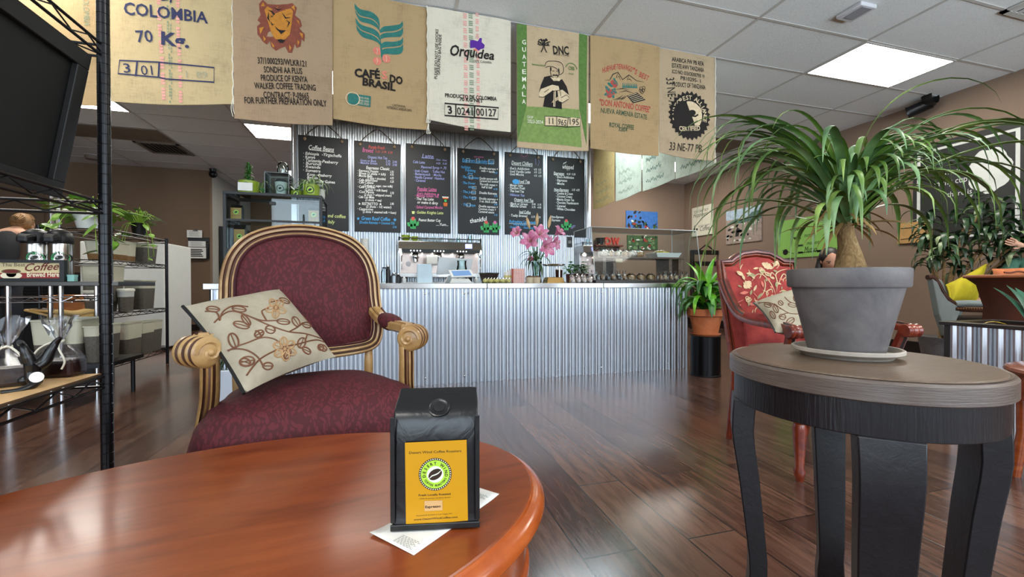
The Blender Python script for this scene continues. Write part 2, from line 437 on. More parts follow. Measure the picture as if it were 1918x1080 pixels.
# shop front behind the guest: four big panes between posts
c = MB(); c.bb((XL, YF-.12, 0), (XR, YF, .4)); c.bb((XL, YF-.12, 2.75), (XR, YF, CEIL))
for a, b in ((XL, -5.85), (-3.35, -2.45), (.0, .95), (3.45, 3.9), (5.95, XR)): c.bb((a, YF-.12, .4), (b, YF, 2.75))
struct('wall_front', c, M_WALL, smooth=0)
for i, (a, b) in enumerate(((-5.85, -3.35), (-2.45, 0), (.95, 3.45), (3.9, 5.95))):
    c = MB(); c.bb((a, YF-.07, .4), (b, YF-.06, 2.75), 0)
    for x in (a+.03, (a+b)/2, b-.03): c.bb((x-.025, YF-.1, .4), (x+.025, YF-.03, 2.75), 1)
    for z in (.43, 2.72): c.bb((a, YF-.1, z-.03), (b, YF-.03, z+.03), 1)
    struct('window_%d' % (i+1), c, [M_GLASS, M_BLACK], smooth=0)
struct('baseboard_right', MB().bb((XR-.02, YF, 0), (XR, YB, .15)), M_DARKWOOD, smooth=0, bevel=.004)
struct('baseboard_back', MB().bb((WX1, YB-.02, 0), (XR-.02, YB, .15)), M_DARKWOOD, smooth=0, bevel=.004)
struct('baseboard_left', MB().bb((XL, 9.48, 0), (-3.31, 9.5, .12)), M_DARKWOOD, smooth=0, bevel=.004)
# corrugated wall behind the bar
def corr(mb, P, u0, u1, v0, v1, pitch=.068, amp=.012, k=0, nz=1, per=10):
    n = int((u1-u0)/pitch*per)
    return mb.grid(lambda s, t: P.pt(u0+(u1-u0)*s, v0+(v1-v0)*t, amp*(1+math.tanh(2.2*cos(2*pi*(u1-u0)*s/pitch))/math.tanh(2.2))), n, nz, k)
PW = Plane((0, YW, 0), (1, 0, 0), (0, 0, 1))
c = MB(); corr(c, PW, WX0, WX1, 0, CEIL); c.bb((WX0, YW+.001, 0), (WX1, YW+.14, CEIL), 1)
for a, b in ((WX0-.02, WX0+.045), (WX1-.05, WX1+.01)): c.bb((a, YW-.022, 0), (b, YW, CEIL), 0)
struct('wall_bar', c, [M_GALV, M_WALLD], smooth=60)

# ceiling lamps
def ceiling_light(x0, y0, label, cool=False, off=False):
    t = thing('ceiling_light', label, 'light', (x0+.6075, y0+.31, CEIL), 0, 'ceiling light panels')
    c = MB(); c.bb((-.585, -.288, -.0075), (.585, .288, -.0065)); build('diffuser', c, M_LAMPC if cool else M_LAMP, t, smooth=0)
    c = MB()
    for a, b in (((-.6, -.303), (.6, -.285)), ((-.6, .285), (.6, .303)), ((-.6, -.285), (-.582, .285)), ((.582, -.285), (.6, .285))): c.bb((*a, -.011), (*b, -.0055))
    build('frame', c, M_GRID, t, smooth=0)
ceiling_light(4.16, 2.85, 'bright white ceiling light panel right of the hanging sacks, above the arching palm')
ceiling_light(-4.345, 5.95, 'white ceiling light panel peeping out under the leftmost hanging sack beside the black post')
ceiling_light(-1.915, 6.57, 'white ceiling light panel under the lion sack, cut off by the corrugated wall')
ceiling_light(-1.915, 9.05, 'small far ceiling light panel behind the clear dome on the display cabinet')
ceiling_light(4.16, 6.57, 'ceiling light panel hidden behind the hanging sacks at right')
ceiling_light(1.73, 4.71, 'cool white ceiling light panel above the bar behind the sacks', True)
ceiling_light(-.70, 4.71, 'extra ceiling light panel above the bar, unseen behind the green leaf sack')  # extra panel added above the bar, hidden by the sacks
for x, y in ((-1.915, -.87), (1.73, -.25), (4.16, -.87), (-3.13, 2.85)):  # unseen panels; last one added overhead to brighten the left shelves
    ceiling_light(x, y, 'extra unseen ceiling light panel overhead')

def vent(x0, y0, x1, y1, label, m=None, slats=9, name='ceiling_vent', z=CEIL):
    t = thing(name, label, 'vent', ((x0+x1)/2, (y0+y1)/2, z)); a, b = (x1-x0)/2, (y1-y0)/2
    c = MB(); c.bb((-a+.02, -b+.02, -.008), (a-.02, b-.02, -.0065)); build('backing', c, M_BLACKP, t, smooth=0)
    c = MB()
    for p, q in (((-a, -b), (a, -b+.045)), ((-a, b-.045), (a, b)), ((-a, -b), (-a+.045, b)), ((a-.045, -b), (a, b))): c.bb((*p, -.016), (*q, -.0062))
    build('frame', c, m or M_GRID, t, smooth=0)
    rot = Matrix.Rotation(radians(40), 3, 'Y')
    for i in range(slats):
        x = -a+.07+(2*a-.14)*i/(slats-1); s = MB().box((x, 0, -.013), (.03, 2*b-.08, .004), rot=rot); build('slat', s, m or M_GRID, t, smooth=0)
    return t
M_VENT = mat('vent_brown', '#7d7063', .6, var=.06)
vent(-3.75, 7.85, -3.15, 8.45, 'square louvred air vent in the ceiling left of the display cabinet', M_VENT)
vent(4.75, 1.9, 5.3, 2.26, 'louvred vent at the top right corner of the ceiling', None, 7)
def return_panel(x0, y0, x1, y1, label):
    t = thing('return_air_panel', label, 'ceiling panel', ((x0+x1)/2, (y0+y1)/2, CEIL)); a, b = (x1-x0)/2-.014, (y1-y0)/2-.014
    build('perforated_sheet', MB().bb((-a+.02, -b+.02, -.009), (a-.02, b-.02, -.0065)), mat('perforated_tan', '#6f6152', .7, bump=.5, bscale=250), t, smooth=0)
    c = MB()
    for p, q in (((-a, -b), (a, -b+.02)), ((-a, b-.02), (a, b)), ((-a, -b), (-a+.02, b)), ((a-.02, -b), (a, b))): c.bb((*p, -.012), (*q, -.0062))
    build('frame', c, M_VENT, t, smooth=0)
return_panel(-5.56, 7.2, -3.13, 7.82, 'long brown air return panel in the ceiling beside the black post')
return_panel(4.16, 5.31, 5.375, 5.93, 'brown air return panel in the ceiling right of the hanging sacks')
t = thing('ceiling_sensor', 'small grey rectangular box on the ceiling tile above the lit panel', 'sensor', (3.61, 2.56, CEIL))
build('housing', MB().bb((-.085, -.1, -.034), (.085, .1, -.001)), mat('sensor_grey', '#c5c3c8', .5, var=.03), t, bevel=.008); build('lens', MB().bb((-.05, -.085, -.039), (.05, .06, -.034)), mat('sensor_lens', '#8d8d95', .4, var=.03), t, smooth=0)
t = thing('smoke_detector', 'small beige box on the far left ceiling beside the black post', 'smoke detector', (-4.82, 8.9, CEIL))
build('body', MB().lathe([(.09, -.001), (.09, -.05), (.075, -.075), (.03, -.08)], n=20), M_VENT, t); build('ring', MB().lathe([(.1, -.001), (.1, -.012), (.09, -.014)], n=20), M_GRID, t)
t = thing('security_camera', 'black dome camera at the ceiling where brown and grey walls meet', 'camera', (-3.2, 9.35, CEIL))
build('mount', MB().cyl((0, 0, -.001), (0, 0, -.05), .06, .05), M_BLACKP, t); build('dome', MB().ball((0, 0, -.10), .07), M_BLACK, t)
p = on_x(1745, 203, XR)
t = thing('wall_speaker', 'black spotlight camera on the right wall near the ceiling above the palm', 'camera', p)
build('bracket', MB().cyl((-.001, 0, .06), (-.12, 0, .06), .05, .035), M_BLACKP, t); build('body', MB().lathe([(.03, -.14), (.065, -.12), (.065, .08), (.075, .1), (.02, .11)], (-.16, .04, 0), 16, ax=(-.35, .9, -.25)), M_BLACK, t); build('shade', MB().lathe([(.06, 0), (.085, .05), (.08, .11)], (-.17, -.02, .07), 16, ax=(.1, -1, .05), caps=False), M_BLACKP, t)
t['category'] = 'camera'

# ------------------------------------------------------------------ the bar counter
CY0, CY1, CX0, CX1, CT = 3.74, 4.5, -1.31, 2.95, .875
t = thing('bar_counter', 'long bar counter clad in shiny corrugated metal with a stainless steel top', 'counter', ((CX0+CX1)/2, (CY0+CY1)/2, 0))
P = Plane((0, CY0, 0), (1, 0, 0), (0, 0, 1))
build('corrugated_front', corr(MB(), P, CX0+.02, CX1-.02, .0, CT-.045, amp=.014), M_GALV, t, world=True, smooth=60)
PS = Plane((CX1, CY0, 0), (0, 1, 0), (0, 0, 1)); build('corrugated_side', corr(MB(), PS, .03, CY1-CY0, 0, CT-.045, amp=.014), M_GALV, t, world=True, smooth=60)
PS = Plane((CX0, CY1, 0), (0, -1, 0), (0, 0, 1)); build('corrugated_side', corr(MB(), PS, .0, CY1-CY0-.03, 0, CT-.045, amp=.014), M_GALV, t, world=True, smooth=60)
build('carcass', MB().bb((CX0+.03, CY0+.012, 0), (CX1-.03, CY1, CT-.046)), M_DARKWOOD, t, world=True, smooth=0)
xs = [CX0-.03, -.6, .83, 1.97, CX1+.05]
for a, b in zip(xs, xs[1:]):
    o = build('countertop', MB().bb((a+.0015, CY0-.045, CT-.047), (b-.0015, CY1+.03, CT)), M_STEEL, t, world=True, smooth=0, bevel=.004)
for x, z in [(x+.01, z) for x in (-.9, -.2, .28, .62, 1.02, 1.5, 1.95, 2.3, 2.7) for z in (.06, CT-.09)]:
    build('screw', MB().lathe([(.009, 0), (.009, .003), (.004, .006)], (x, CY0-.017, z), 8, ax=(0, -1, 0)), M_STEEL, t, world=True)
# back bar under the corrugated wall
t = thing('back_counter', 'dark back counter carrying the espresso machine below the menu boards', 'counter', (1.0, 5.85, 0))
build('cabinet', MB().bb((-1.9, -.25, 0), (1.9, .31, .86)), M_DARKWOOD, t, smooth=0); build('worktop', MB().bb((-1.95, -.29, .86), (1.95, .31, .90)), M_STEEL, t, smooth=0, bevel=.004)
# ------------------------------------------------------------------ hanging coffee sacks
YS = 3.457
M_THREAD = mat('white_thread', '#d9d3c2', .9, var=.05)
BUR = {k: burlap('burlap_'+k, c) for k, c in (('pale', '#b9a37c'), ('brown', '#9d846a'), ('gold', '#a68b66'), ('cream', '#cdc3b0'), ('tan', '#b59e7f'), ('light', '#ab967a'), ('straw', '#b9a06e'), ('mint', '#cfd6c4'))}
INK = {k: mat('print_'+k, c, .95, var=.16, scale=40) for k, c in dict(navy='#2c3050', black='#1d1714', brown='#6b3426', rust='#7c4030', amber='#b5762a', teal='#2c6a62', red='#a8453b', coral='#cf7765', purple='#54258a', green='#557437', greenl='#768c4c', cream='#cdb896', white='#e8e2d2', grey='#9d9a80', pink='#d8968c', sage='#7d8a70', dgreen='#2f4a35').items()}
class Sack:
    count = 0
    def __init__(s, x0, x1, zl, zr, material, label, plane=None, ztop=CEIL-.012, loose=1, name='coffee_sack', group='hanging coffee sacks', ph=0):
        Sack.count += 1; x1 += 0 if plane else .006; s.P = plane or Plane((0, YS-.02*(Sack.count % 2), 0), (1, 0, 0), (0, 0, 1)); s.x0, s.x1, s.zl, s.zr, s.zt, s.ph = x0, x1, zl, zr, ztop, ph
        s.t = thing(name, label, 'sack', s.P.pt((x0+x1)/2, min(zl, zr)), 0, group)
        s.loose = loose; n, m = 22, 26; rings = []
        for j in range(m+1):
            tt = j/m; f = []; b = []
            for i in range(n+1):
                q = i/n; zb = zl+(zr-zl)*q - .018*sin(pi*q)*loose; z = zb+(ztop-zb)*tt
                ins = .004*(1-tt)*(1-sin(pi*q)); u = x0+(x1-x0)*q + (ins if q < .5 else -ins)
                f.append(s.P.pt(u, z, s.h(u, z))); b.append(s.P.pt(u, z, s.h(u, z)-.004-.018*sin(pi*q)*min(1, 3*tt+.2)))
            rings.append(f+b[::-1])
        mb = MB().loft(rings, caps=False); build('cloth', mb, material, s.t, world=True, smooth=60)
        s.ink = Ink(s.P, s.h, eps=.0022)
    def h(s, u, v):
        q = (u-s.x0)/(s.x1-s.x0); e = max(0, 1-(2*q-1)**4)
        return .012*e + s.loose*(.008*sin(5.1*q+s.ph+1.3*v)*(3.06-v) + .006*sin(9*v+4*q+s.ph)*e)
    def seam(s, side=1, tassel=0):
        u = (s.x1 if side > 0 else s.x0); z0 = s.zr if side > 0 else s.zl; mb = MB()
        P = [s.P.pt(u+.004*sin(k*1.9), z0+(s.zt-z0)*k/26, .006) for k in range(27)]; mb.tube(P, .0045, 6); build('seam_cord', mb, M_THREAD, s.t, world=True)
        if tassel:
            mb = MB()
            for k in range(3): mb.tube(bez([s.P.pt(u, z0+.05, .006), s.P.pt(u-.012+.012*k, z0-.03, .01), s.P.pt(u+.01*(k-1)+.01, z0-tassel*(1-.2*k), .012)], 5), .0025, 5)
            build('tassel', mb, M_THREAD, s.t, world=True)
    def done(s, mats): s.ink.build('print', [INK[k] for k in mats], s.t)
def zm(ox, oy, k): return lambda x, y: (ox+x/k, oy+y/k)

# leftmost, half behind the black post
s = Sack(-2.50, -1.815, 2.03, 2.03, BUR['gold'], 'plain brown burlap sack half hidden behind the black rack post, faint lettering down its side', ph=1)
s.ink.vtext('MADE IN COLOMBIA', (153, -60), (160, 50), .03, 0); s.done(['sage'])
# COLOMBIA 70 Kg
s = Sack(-1.80, -1.06, 2.075, 2.137, BUR['pale'], 'pale burlap sack with blue COLOMBIA 70 Kg lettering and red stripes', ph=.4); q = zm(0, 0, 3.996); k = s.ink
for x0, x1, w_, m in ((1195, 1235, .022, 1), (1262, 1280, .008, 2), (1338, 1360, .020, 1), (1285, 1290, .006, 2)):
    for j in range(46):
        if (j*7+int(x0)) % 5: k.line([q(x0+(x1-x0)*(j/46)**2, -300+j*23.5), q(x0+(x1-x0)*((j+.72)/46)**2, -300+(j+.72)*23.5)], w_, m)
k.up(); k.text('OF', q(1185, 10), q(1325, 40), .075, 0, bold=.015)
k.text('COLOMBIA', q(935, 112), q(1565, 188), .078, 0, bold=.02); k.text('70', q(1030, 318), q(1155, 318), .076, 0, bold=.012); k.text('Kg.', q(1212, 335), q(1425, 368), .082, 0, bold=.035)
bx = [(890, 555), (900, 455), (1190, 468), (1610, 515), (1608, 622), (1250, 595), (1190, 582)]
k.line([q(*p) for p in bx], .010, 0, closed=True); k.line([q(1030, 462), q(1022, 575)], .010, 0); k.line([q(1195, 470), q(1190, 585)], .010, 0)
k.text('3', q(935, 548), q(985, 548), .062, 0, bold=.01); k.text('01', q(1065, 565), q(1150, 565), .066, 0); k.text('1  89', q(1400, 585), q(1560, 592), .045, 3)
s.seam(1, .09); s.done(['navy', 'pink', 'sage', 'grey'])
# lion, Kenya
s = Sack(-1.05, -.4045, 2.035, 2.05, BUR['brown'], 'brown burlap sack with a lion head above SONDHI AA PLUS lettering', ph=2.2); q = zm(420, 0, 4.32); k = s.ink
def P_(a): return [q(*p) for p in a]
mane = [(290, 95), (285, 40), (315, 5), (355, 40), (430, 45), (510, 40), (555, 32), (590, 70), (575, 130), (618, 165), (632, 215), (610, 235), (655, 285), (650, 345), (628, 325), (622, 385), (590, 400), (575, 365), (555, 440), (525, 440), (500, 390), (470, 400), (425, 425), (385, 390), (378, 345), (350, 375), (315, 345), (300, 320), (275, 290), (272, 225), (300, 200), (275, 175), (300, 130)]
k.poly(P_(mane), 0); k.up()
k.poly(P_([(330, 90), (350, 60), (400, 85), (435, 60), (490, 85), (540, 75), (560, 100), (548, 200), (535, 290), (500, 330), (460, 340), (420, 330), (385, 275), (360, 190)]), 1)
for a in ([(300, 60), (318, 25), (335, 60)], [(545, 65), (570, 50), (575, 95)], [(300, 290), (290, 240), (330, 230)], [(330, 350), (320, 300), (345, 330)], [(400, 400), (385, 350), (415, 390)], [(535, 425), (530, 370), (548, 400)], [(600, 380), (595, 330), (612, 350)], [(635, 320), (610, 270), (640, 280)], [(612, 210), (585, 165), (605, 175)]): k.poly(P_(a), 1)
k.up()
for a in ([(358, 90), (390, 105), (410, 125), (395, 140)], [(405, 70), (440, 90), (470, 80)], [(470, 110), (500, 155), (540, 150)], [(375, 130), (395, 145), (372, 150)], [(380, 185), (395, 215), (412, 205)], [(505, 130), (545, 115)], [(415, 225), (440, 255), (465, 262), (505, 258)], [(505, 170), (530, 190), (515, 230)], [(365, 110), (360, 160), (375, 190)]): k.line([q(*p) for p in a], .012, 2, taper=True)
k.poly(P_([(425, 240), (465, 262), (505, 258), (465, 290)]), 2); k.poly(P_([(435, 335), (465, 330), (500, 340), (480, 362), (455, 360)]), 2)
for t_, x0, y0, x1, y1, h in (('37/1000293/WLKR121', 278, 522, 670, 552, .050), ('SONDHI AA PLUS', 328, 595, 638, 612, .050), ('PRODUCE OF KENYA', 303, 660, 680, 678, .050), ('WALKER COFFEE TRADING', 248, 720, 745, 742, .050), ('CONTRACT: P-09665', 323, 795, 690, 808, .050), ('FOR FURTHER PREPARATION ONLY', 168, 838, 832, 865, .052)):
    k.text(t_, q(x0, y0), q(x1, y1), h*.86, 3, bold=.016)
s.done(['rust', 'amber', 'black', 'black'])
# CAFES DO BRASIL
s = Sack(-.404, .2935, 2.105, 2.09, BUR['gold'], 'golden brown burlap sack with teal wing leaves and CAFÉS DO BRASIL lettering', ph=3.4); k = s.ink
def wing(top, bot): k.poly([q(p.x, p.y) for p in bez(top, 6)] + [q(p.x, p.y) for p in bez(bot, 6)][::-1], 0)
wing([(1055, 35), (1100, 80), (1190, 105), (1245, 150), (1258, 200)], [(1057, 75), (1100, 130), (1190, 155), (1240, 195), (1258, 245)])
wing([(1058, 85), (1100, 140), (1190, 165), (1240, 205), (1258, 250)], [(1062, 105), (1100, 175), (1180, 200), (1235, 230), (1260, 262)])
wing([(1062, 150), (1110, 205), (1200, 235), (1248, 270), (1262, 310)], [(1068, 195), (1110, 245), (1200, 280), (1245, 310), (1265, 345)])
wing([(1068, 205), (1110, 255), (1200, 290), (1245, 322), (1266, 350)], [(1075, 250), (1120, 305), (1200, 330), (1245, 352), (1268, 385)])
wing([(1258, 250), (1290, 222), (1360, 215), (1420, 205), (1443, 178)], [(1262, 272), (1300, 262), (1370, 258), (1425, 240), (1447, 215)])
wing([(1262, 290), (1300, 272), (1370, 268), (1425, 252), (1447, 228)], [(1265, 322), (1310, 308), (1380, 305), (1430, 300), (1447, 265)])
wing([(1265, 365), (1300, 342), (1370, 342), (1425, 330), (1447, 305)], [(1268, 395), (1310, 386), (1380, 380), (1430, 370), (1447, 345)])
wing([(1272, 410), (1310, 396), (1380, 390), (1430, 380), (1447, 358)], [(1278, 450), (1310, 440), (1380, 445), (1430, 435), (1447, 405)])
k.line([q(1262, 310), q(1270, 400), q(1276, 460), q(1284, 510)], .014, 0, taper=True)
for c_ in ((1238, 418), (1238, 503), (1312, 482)): k.disc(q(*c_), .031, 1); k.up(); k.line([q(c_[0]-4, c_[1]-24), q(c_[0]+3, c_[1]), q(c_[0]-3, c_[1]+24)], .004, 3)
k.text('CAFÉ', q(1058, 632), q(1262, 648), .060, 2, bold=.04); k.text('S', q(1276, 645), q(1320, 650), .058, 1, bold=.03); k.text('DO', q(1338, 672), q(1442, 690), .058, 2, bold=.04); k.text('BRASIL', q(1120, 700), q(1385, 745), .056, 2, bold=.04)
k.quad([q(1003, 760), q(1188, 790), q(1183, 875), q(1003, 845)], 0, 4, 2); k.up(); k.ring(q(1042, 808), .048, .006, 3)
for a in ((1095, 805, 1170, 818, .014), (1095, 828, 1172, 840, .014), (1085, 850, 1172, 866, .02)): k.text('BRASIL ORIGIN', q(a[0], a[1]), q(a[2], a[3]), a[4], 3)
k.text('CASTANHAL', q(1360, 868), q(1470, 880), .018, 2); k.text('NTBRASCA0024-2401', q(1318, 888), q(1515, 910), .02, 2)
s.seam(1, .03); s.done(['teal', 'coral', 'black', 'gold' if 'gold' in INK else 'cream'])
# Orquidea
s = Sack(.295, .972, 2.165, 2.128, BUR['cream'], 'cream white sack with purple orchid and black Orquídea lettering', ph=.9); q = zm(780, 0, 3.724); k = s.ink
for x, w_, m in ((340, .030, 0), (425, .026, 0), (380, .034, 1)):
    for j in range(64):
        if (j*5+x) % 4: k.line([q(x-4+j*.16, 85+j*13), q(x-4+j*.16, 85+j*13+8)], w_, m)
k.up(); k.poly([q(*p) for p in ((372, 345), (372, 290), (395, 285), (425, 295), (440, 270), (455, 272), (452, 300), (474, 320), (468, 345), (445, 350), (430, 362), (405, 340))], 2)
k.poly([q(*p) for p in ((390, 350), (410, 345), (425, 360), (405, 366))], 4)
k.up(); k.text('Orqu', q(235, 395), q(410, 410), .085, 3, shear=.3, bold=.022); k.text('dea', q(422, 415), q(540, 425), .075, 3, shear=.3, bold=.022); k.line([q(415, 415), q(412, 395), q(418, 365)], .014, 3, taper=True)
k.text('100% Colombia', q(395, 446), q(520, 452), .022, 3); k.text('PRODUCTO DE COLOMBIA', q(200, 678), q(556, 710), .030, 3, bold=.025); k.text('70 KG NET', q(300, 705), q(462, 722), .028, 3, bold=.025)
k.vtext('PLEASE DO NOT USE HOOKS', q(143, 552), q(152, 212), .022, 3, bold=.01); k.vtext('GRAIN PRO BAG INSIDE', q(163, 525), q(174, 250), .022, 3, bold=.01)
k.line([q(*p) for p in ((196, 808), (197, 722), (570, 758), (566, 836))], .011, 3, closed=True); k.line([q(274, 732), q(274, 816)], .009, 3); k.line([q(404, 745), q(402, 825)], .011, 3)
k.text('3', q(220, 795), q(250, 795), .062, 3, bold=.03); k.text('0241', q(283, 802), q(392, 808), .060, 3, bold=.012); k.text('00127', q(415, 810), q(556, 818), .060, 3, bold=.012)
s.seam(-1, .02); s.done(['pink', 'sage', 'purple', 'black', 'coral'])
# Guatemala
s = Sack(1.035, 1.693, 2.02, 2.04, BUR['tan'], 'green bordered GUATEMALA sack with a drawing of a man in a hat', ph=1.7); k = s.ink
def band(pts, n, m, c): k.quad([q(*p) for p in pts], c, n, m)
band([(700, 165), (768, 178), (768, 742), (706, 985)], 3, 14, 0); band([(1130, 240), (1190, 248), (1185, 1015), (1130, 765)], 3, 14, 0)
band([(768, 742), (1130, 770), (1150, 1030), (708, 985)], 10, 6, 1)
k.up()
for i, ch in enumerate('GUATEMALA'): k.text(ch, q(737, 313+i*51.3), q(762, 315+i*51.3), .038, 3, bold=.01)
k.text('DNC', q(952, 380), q(1062, 384), .068, 2, bold=.03); k.text('SINGLE COFFEE', q(952, 388), q(1062, 398), .012, 2)
for a in ([(865, 370), (880, 340), (882, 305)], [(905, 372), (890, 340), (888, 305)], [(882, 318), (862, 300), (842, 298)], [(888, 318), (910, 300), (930, 296)], [(882, 310), (868, 285), (858, 280)], [(888, 310), (898, 285), (908, 280)], [(885, 318), (850, 318)], [(888, 320), (925, 322)], [(886, 305), (885, 278)]): k.line([q(*p) for p in a], .009, 2)
for i in range(26): a = i*2.4; k.disc(q(885+44*cos(a)*(.55+.45*((i*7) % 5)/5), 308-28*abs(sin(a))+8*cos(i*3)), .006, 2, n=8)
# the man: hat outline, moustache, dark shirt, arms, cup
k.line([q(p.x, p.y) for p in bez([(890, 470), (905, 438), (950, 432), (1000, 440), (1020, 470), (1018, 510), (990, 528), (985, 500), (960, 478), (920, 470), (893, 480)], 6)], .005, 2)
k.line([q(p.x, p.y) for p in bez([(928, 475), (930, 520), (945, 550), (975, 548), (990, 520), (990, 500)], 6)], .005, 2)
k.poly([q(*p) for p in ((928, 475), (936, 478), (936, 500), (930, 505))], 2); k.poly([q(*p) for p in ((985, 480), (992, 490), (990, 525), (984, 510))], 2)
k.poly([q(*p) for p in ((940, 538), (948, 526), (960, 530), (975, 526), (985, 540), (968, 536), (952, 537))], 2)
k.line([q(942, 503), q(956, 502)], .005, 2); k.line([q(968, 503), q(982, 504)], .005, 2)
k.poly([q(*p) for p in ((885, 545), (930, 535), (950, 575), (985, 570), (1010, 560), (1040, 610), (1056, 670), (1030, 690), (1005, 700), (1008, 768), (880, 748), (890, 680), (915, 655), (850, 655), (862, 600))], 2)
k.up(); k.poly([q(*p) for p in ((850, 655), (862, 628), (940, 600), (985, 610), (990, 640), (940, 640), (880, 685), (855, 685))], 4); k.poly([q(*p) for p in ((950, 640), (965, 640), (962, 750), (948, 750))], 4); k.poly([q(*p) for p in ((975, 640), (1010, 635), (1055, 672), (1052, 700), (1010, 725), (985, 715))], 4); k.poly([q(*p) for p in ((925, 545), (945, 570), (990, 575), (1000, 555), (975, 550), (945, 552))], 4)
k.up()
for a in ([(850, 680), (880, 684), (940, 645), (990, 640)], [(985, 610), (992, 640), (1000, 680)], [(945, 600), (950, 580), (985, 580), (985, 610)], [(1000, 690), (1040, 670), (1055, 690)], [(985, 715), (1010, 726), (1052, 700)], [(955, 645), (957, 745)], [(885, 652), (915, 632)]): k.line([q(*p) for p in a], .005, 2)
k.text('farmers first', q(800, 462), q(888, 470), .014, 0); k.line([q(802, 455), q(845, 465), q(888, 470)], .004, 0)
k.ring(q(1077, 490), .055, .006, 0, a0=.2, a1=2.9); k.text('CRB', q(1058, 492), q(1100, 494), .03, 0, bold=.02); k.text('ORIGIN', q(1056, 524), q(1092, 526), .014, 0)
k.text('CROP', q(770, 825), q(812, 830), .022, 3); k.text('2023-2024', q(772, 858), q(880, 868), .03, 3)
k.quad([q(892, 815), q(1136, 830), q(1134, 886), q(892, 880)], 4, 6, 1); k.up(); k.line([q(892, 815), q(975, 818), q(1040, 828), q(1136, 830), q(1134, 886), q(1045, 892), q(985, 884), q(892, 880)], .006, 2, closed=True); k.line([q(972, 818), q(974, 884)], .006, 2); k.line([q(1052, 826), q(1044, 892)], .006, 2)
k.text('11', q(920, 868), q(950, 870), .052, 2, bold=.012); k.text('965', q(980, 874), q(1038, 884), .05, 2, bold=.008); k.text('195', q(1062, 874), q(1126, 878), .05, 2, bold=.008)
s.done(['green', 'greenl', 'black', 'white', 'tan' if 'tan' in INK else 'cream'])
# Don Antonio
s = Sack(1.702, 2.398, 2.06, 2.05, BUR['gold'], 'golden burlap sack with red DON ANTONIO COFFEE lettering and mountain drawing', ph=2.9); q = zm(1080, 40, 3.084); k = s.ink
c0 = s.P.uv(*q(272, 420)); T_ = "HUEHUETENANGO'S BEST"
for i, ch in enumerate(T_):
    u = i/(len(T_)-1); x = 150+252*u; y = 300-34*sin(pi*min(1, u*1.25)*.8)+ 58*u**2.2
    if ch != ' ': k.text(ch, q(x-5, y), q(x+6, y+2+5*u), .046, 0, bold=.02)
k.text('"DON ANTONIO COFFEE"', q(128, 488), q(424, 528), .054, 0, bold=.02); k.text('NUEVA ARMENIA ESTATE', q(136, 530), q(402, 570), .044, 1, bold=.008); k.text('ROYAL COFFEE', q(185, 612), q(324, 630), .040, 1, bold=.02); k.text('32854', q(237, 636), q(286, 642), .034, 1, bold=.015)
for a in ([(155, 345), (185, 345), (205, 310), (235, 297), (262, 340), (300, 312), (318, 325), (345, 345), (388, 352)], [(235, 300), (225, 330), (240, 320), (250, 345)], [(200, 318), (190, 335), (205, 330)], [(300, 315), (290, 340), (305, 335), (318, 350)], [(212, 400), (260, 392), (300, 398)], [(240, 415), (280, 405), (330, 420)], [(198, 462), (240, 448), (262, 430)], [(215, 462), (255, 450), (275, 432)], [(240, 465), (268, 448), (288, 432)]): k.line([q(*p) for p in a], .008, 2, taper=True)
for i in range(9): x = 264+10*i; k.poly([q(x-5, 388), q(x, 352+3*(i % 3)), q(x+5, 388)], 3)
k.poly([q(*p) for p in ((285, 435), (345, 412), (396, 455), (320, 478))], 2)
k.up()
for i in range(5): k.line([q(292+i*7, 438+i*8), q(345+i*10, 417+i*8)], .004, 4)
for c_ in ((205, 360), (213, 372), (178, 408), (190, 420), (182, 432), (200, 415)): k.disc(q(*c_), .026, 0, n=12)
for c_ in ((188, 372), (222, 360), (170, 425), (205, 405), (172, 395), (212, 350), (200, 432), (210, 410)): k.disc(q(*c_), .03, 3, n=10, ry=.013, ang=c_[0])
for c_ in ((370, 390), (383, 400), (375, 410), (386, 386), (368, 402)): k.ring(q(*c_), .016, .004, 2, n=10)
s.done(['red', 'dgreen', 'black', 'teal', 'gold' if 'gold' in INK else 'cream'])
# Tanzania
s = Sack(2.412, 3.03, 2.085, 2.055, BUR['light'], 'burlap sack with black PRODUCT OF TANZANIA lettering and round frog seal', ph=.2); k = s.ink
for t_, x0, y0, x1, y1, h in (('ARABICA FW PB RFA', 545, 234, 732, 260, .040), ('ESTATE AWV TANZANIA', 545, 270, 732, 296, .040), ('ICO NO: 033/OE/0079/0 19', 546, 304, 734, 332, .036), ('P810295- 1', 594, 342, 710, 360, .036), ('PRODUCT OF TANZANIA', 548, 378, 738, 398, .042)): k.text(t_, q(x0, y0), q(x1, y1), h, 0, bold=.015)
c0 = s.P.uv(*q(648, 548)); R0 = .205
teeth = []
for i in range(56): a = -.62*pi/2 + (2*pi-.36*pi)*0 + 2*pi*i/56; r = R0*(1.0 if i % 2 else 1.13); teeth.append((c0[0]+r*cos(a), c0[1]+r*sin(a)))
k.poly(teeth, 0, px=False); k.up(); k.disc(c0, R0*.66, 1, px=False, n=32)
k.up(); k.arc('RAINFOREST ALLIANCE', c0, R0*.82, .040, 3.35, -.2, 1, bold=.02, px=False)
k.poly([q(*p) for p in ((558, 604), (580, 612), (600, 640), (690, 642), (712, 608), (726, 604), (716, 640), (650, 662), (585, 640))][:2]+[q(585, 640), q(650, 634), q(716, 640), q(722, 606), q(650, 600)], 0)
k.up(); k.text('CERTIFIED', q(590, 634), q(708, 632), .044, 1, bold=.025)
k.disc(q(634, 562), .062, 0, ry=.042, ang=.7, n=18); k.disc(q(660, 532), .040, 0, ry=.028, ang=.2, n=16)
for a in ([(625, 580), (604, 596), (640, 606)], [(648, 572), (668, 592), (692, 580)], [(655, 548), (680, 552), (694, 542)], [(620, 562), (602, 548), (608, 528)]): k.line([q(*p) for p in a], .015, 0)
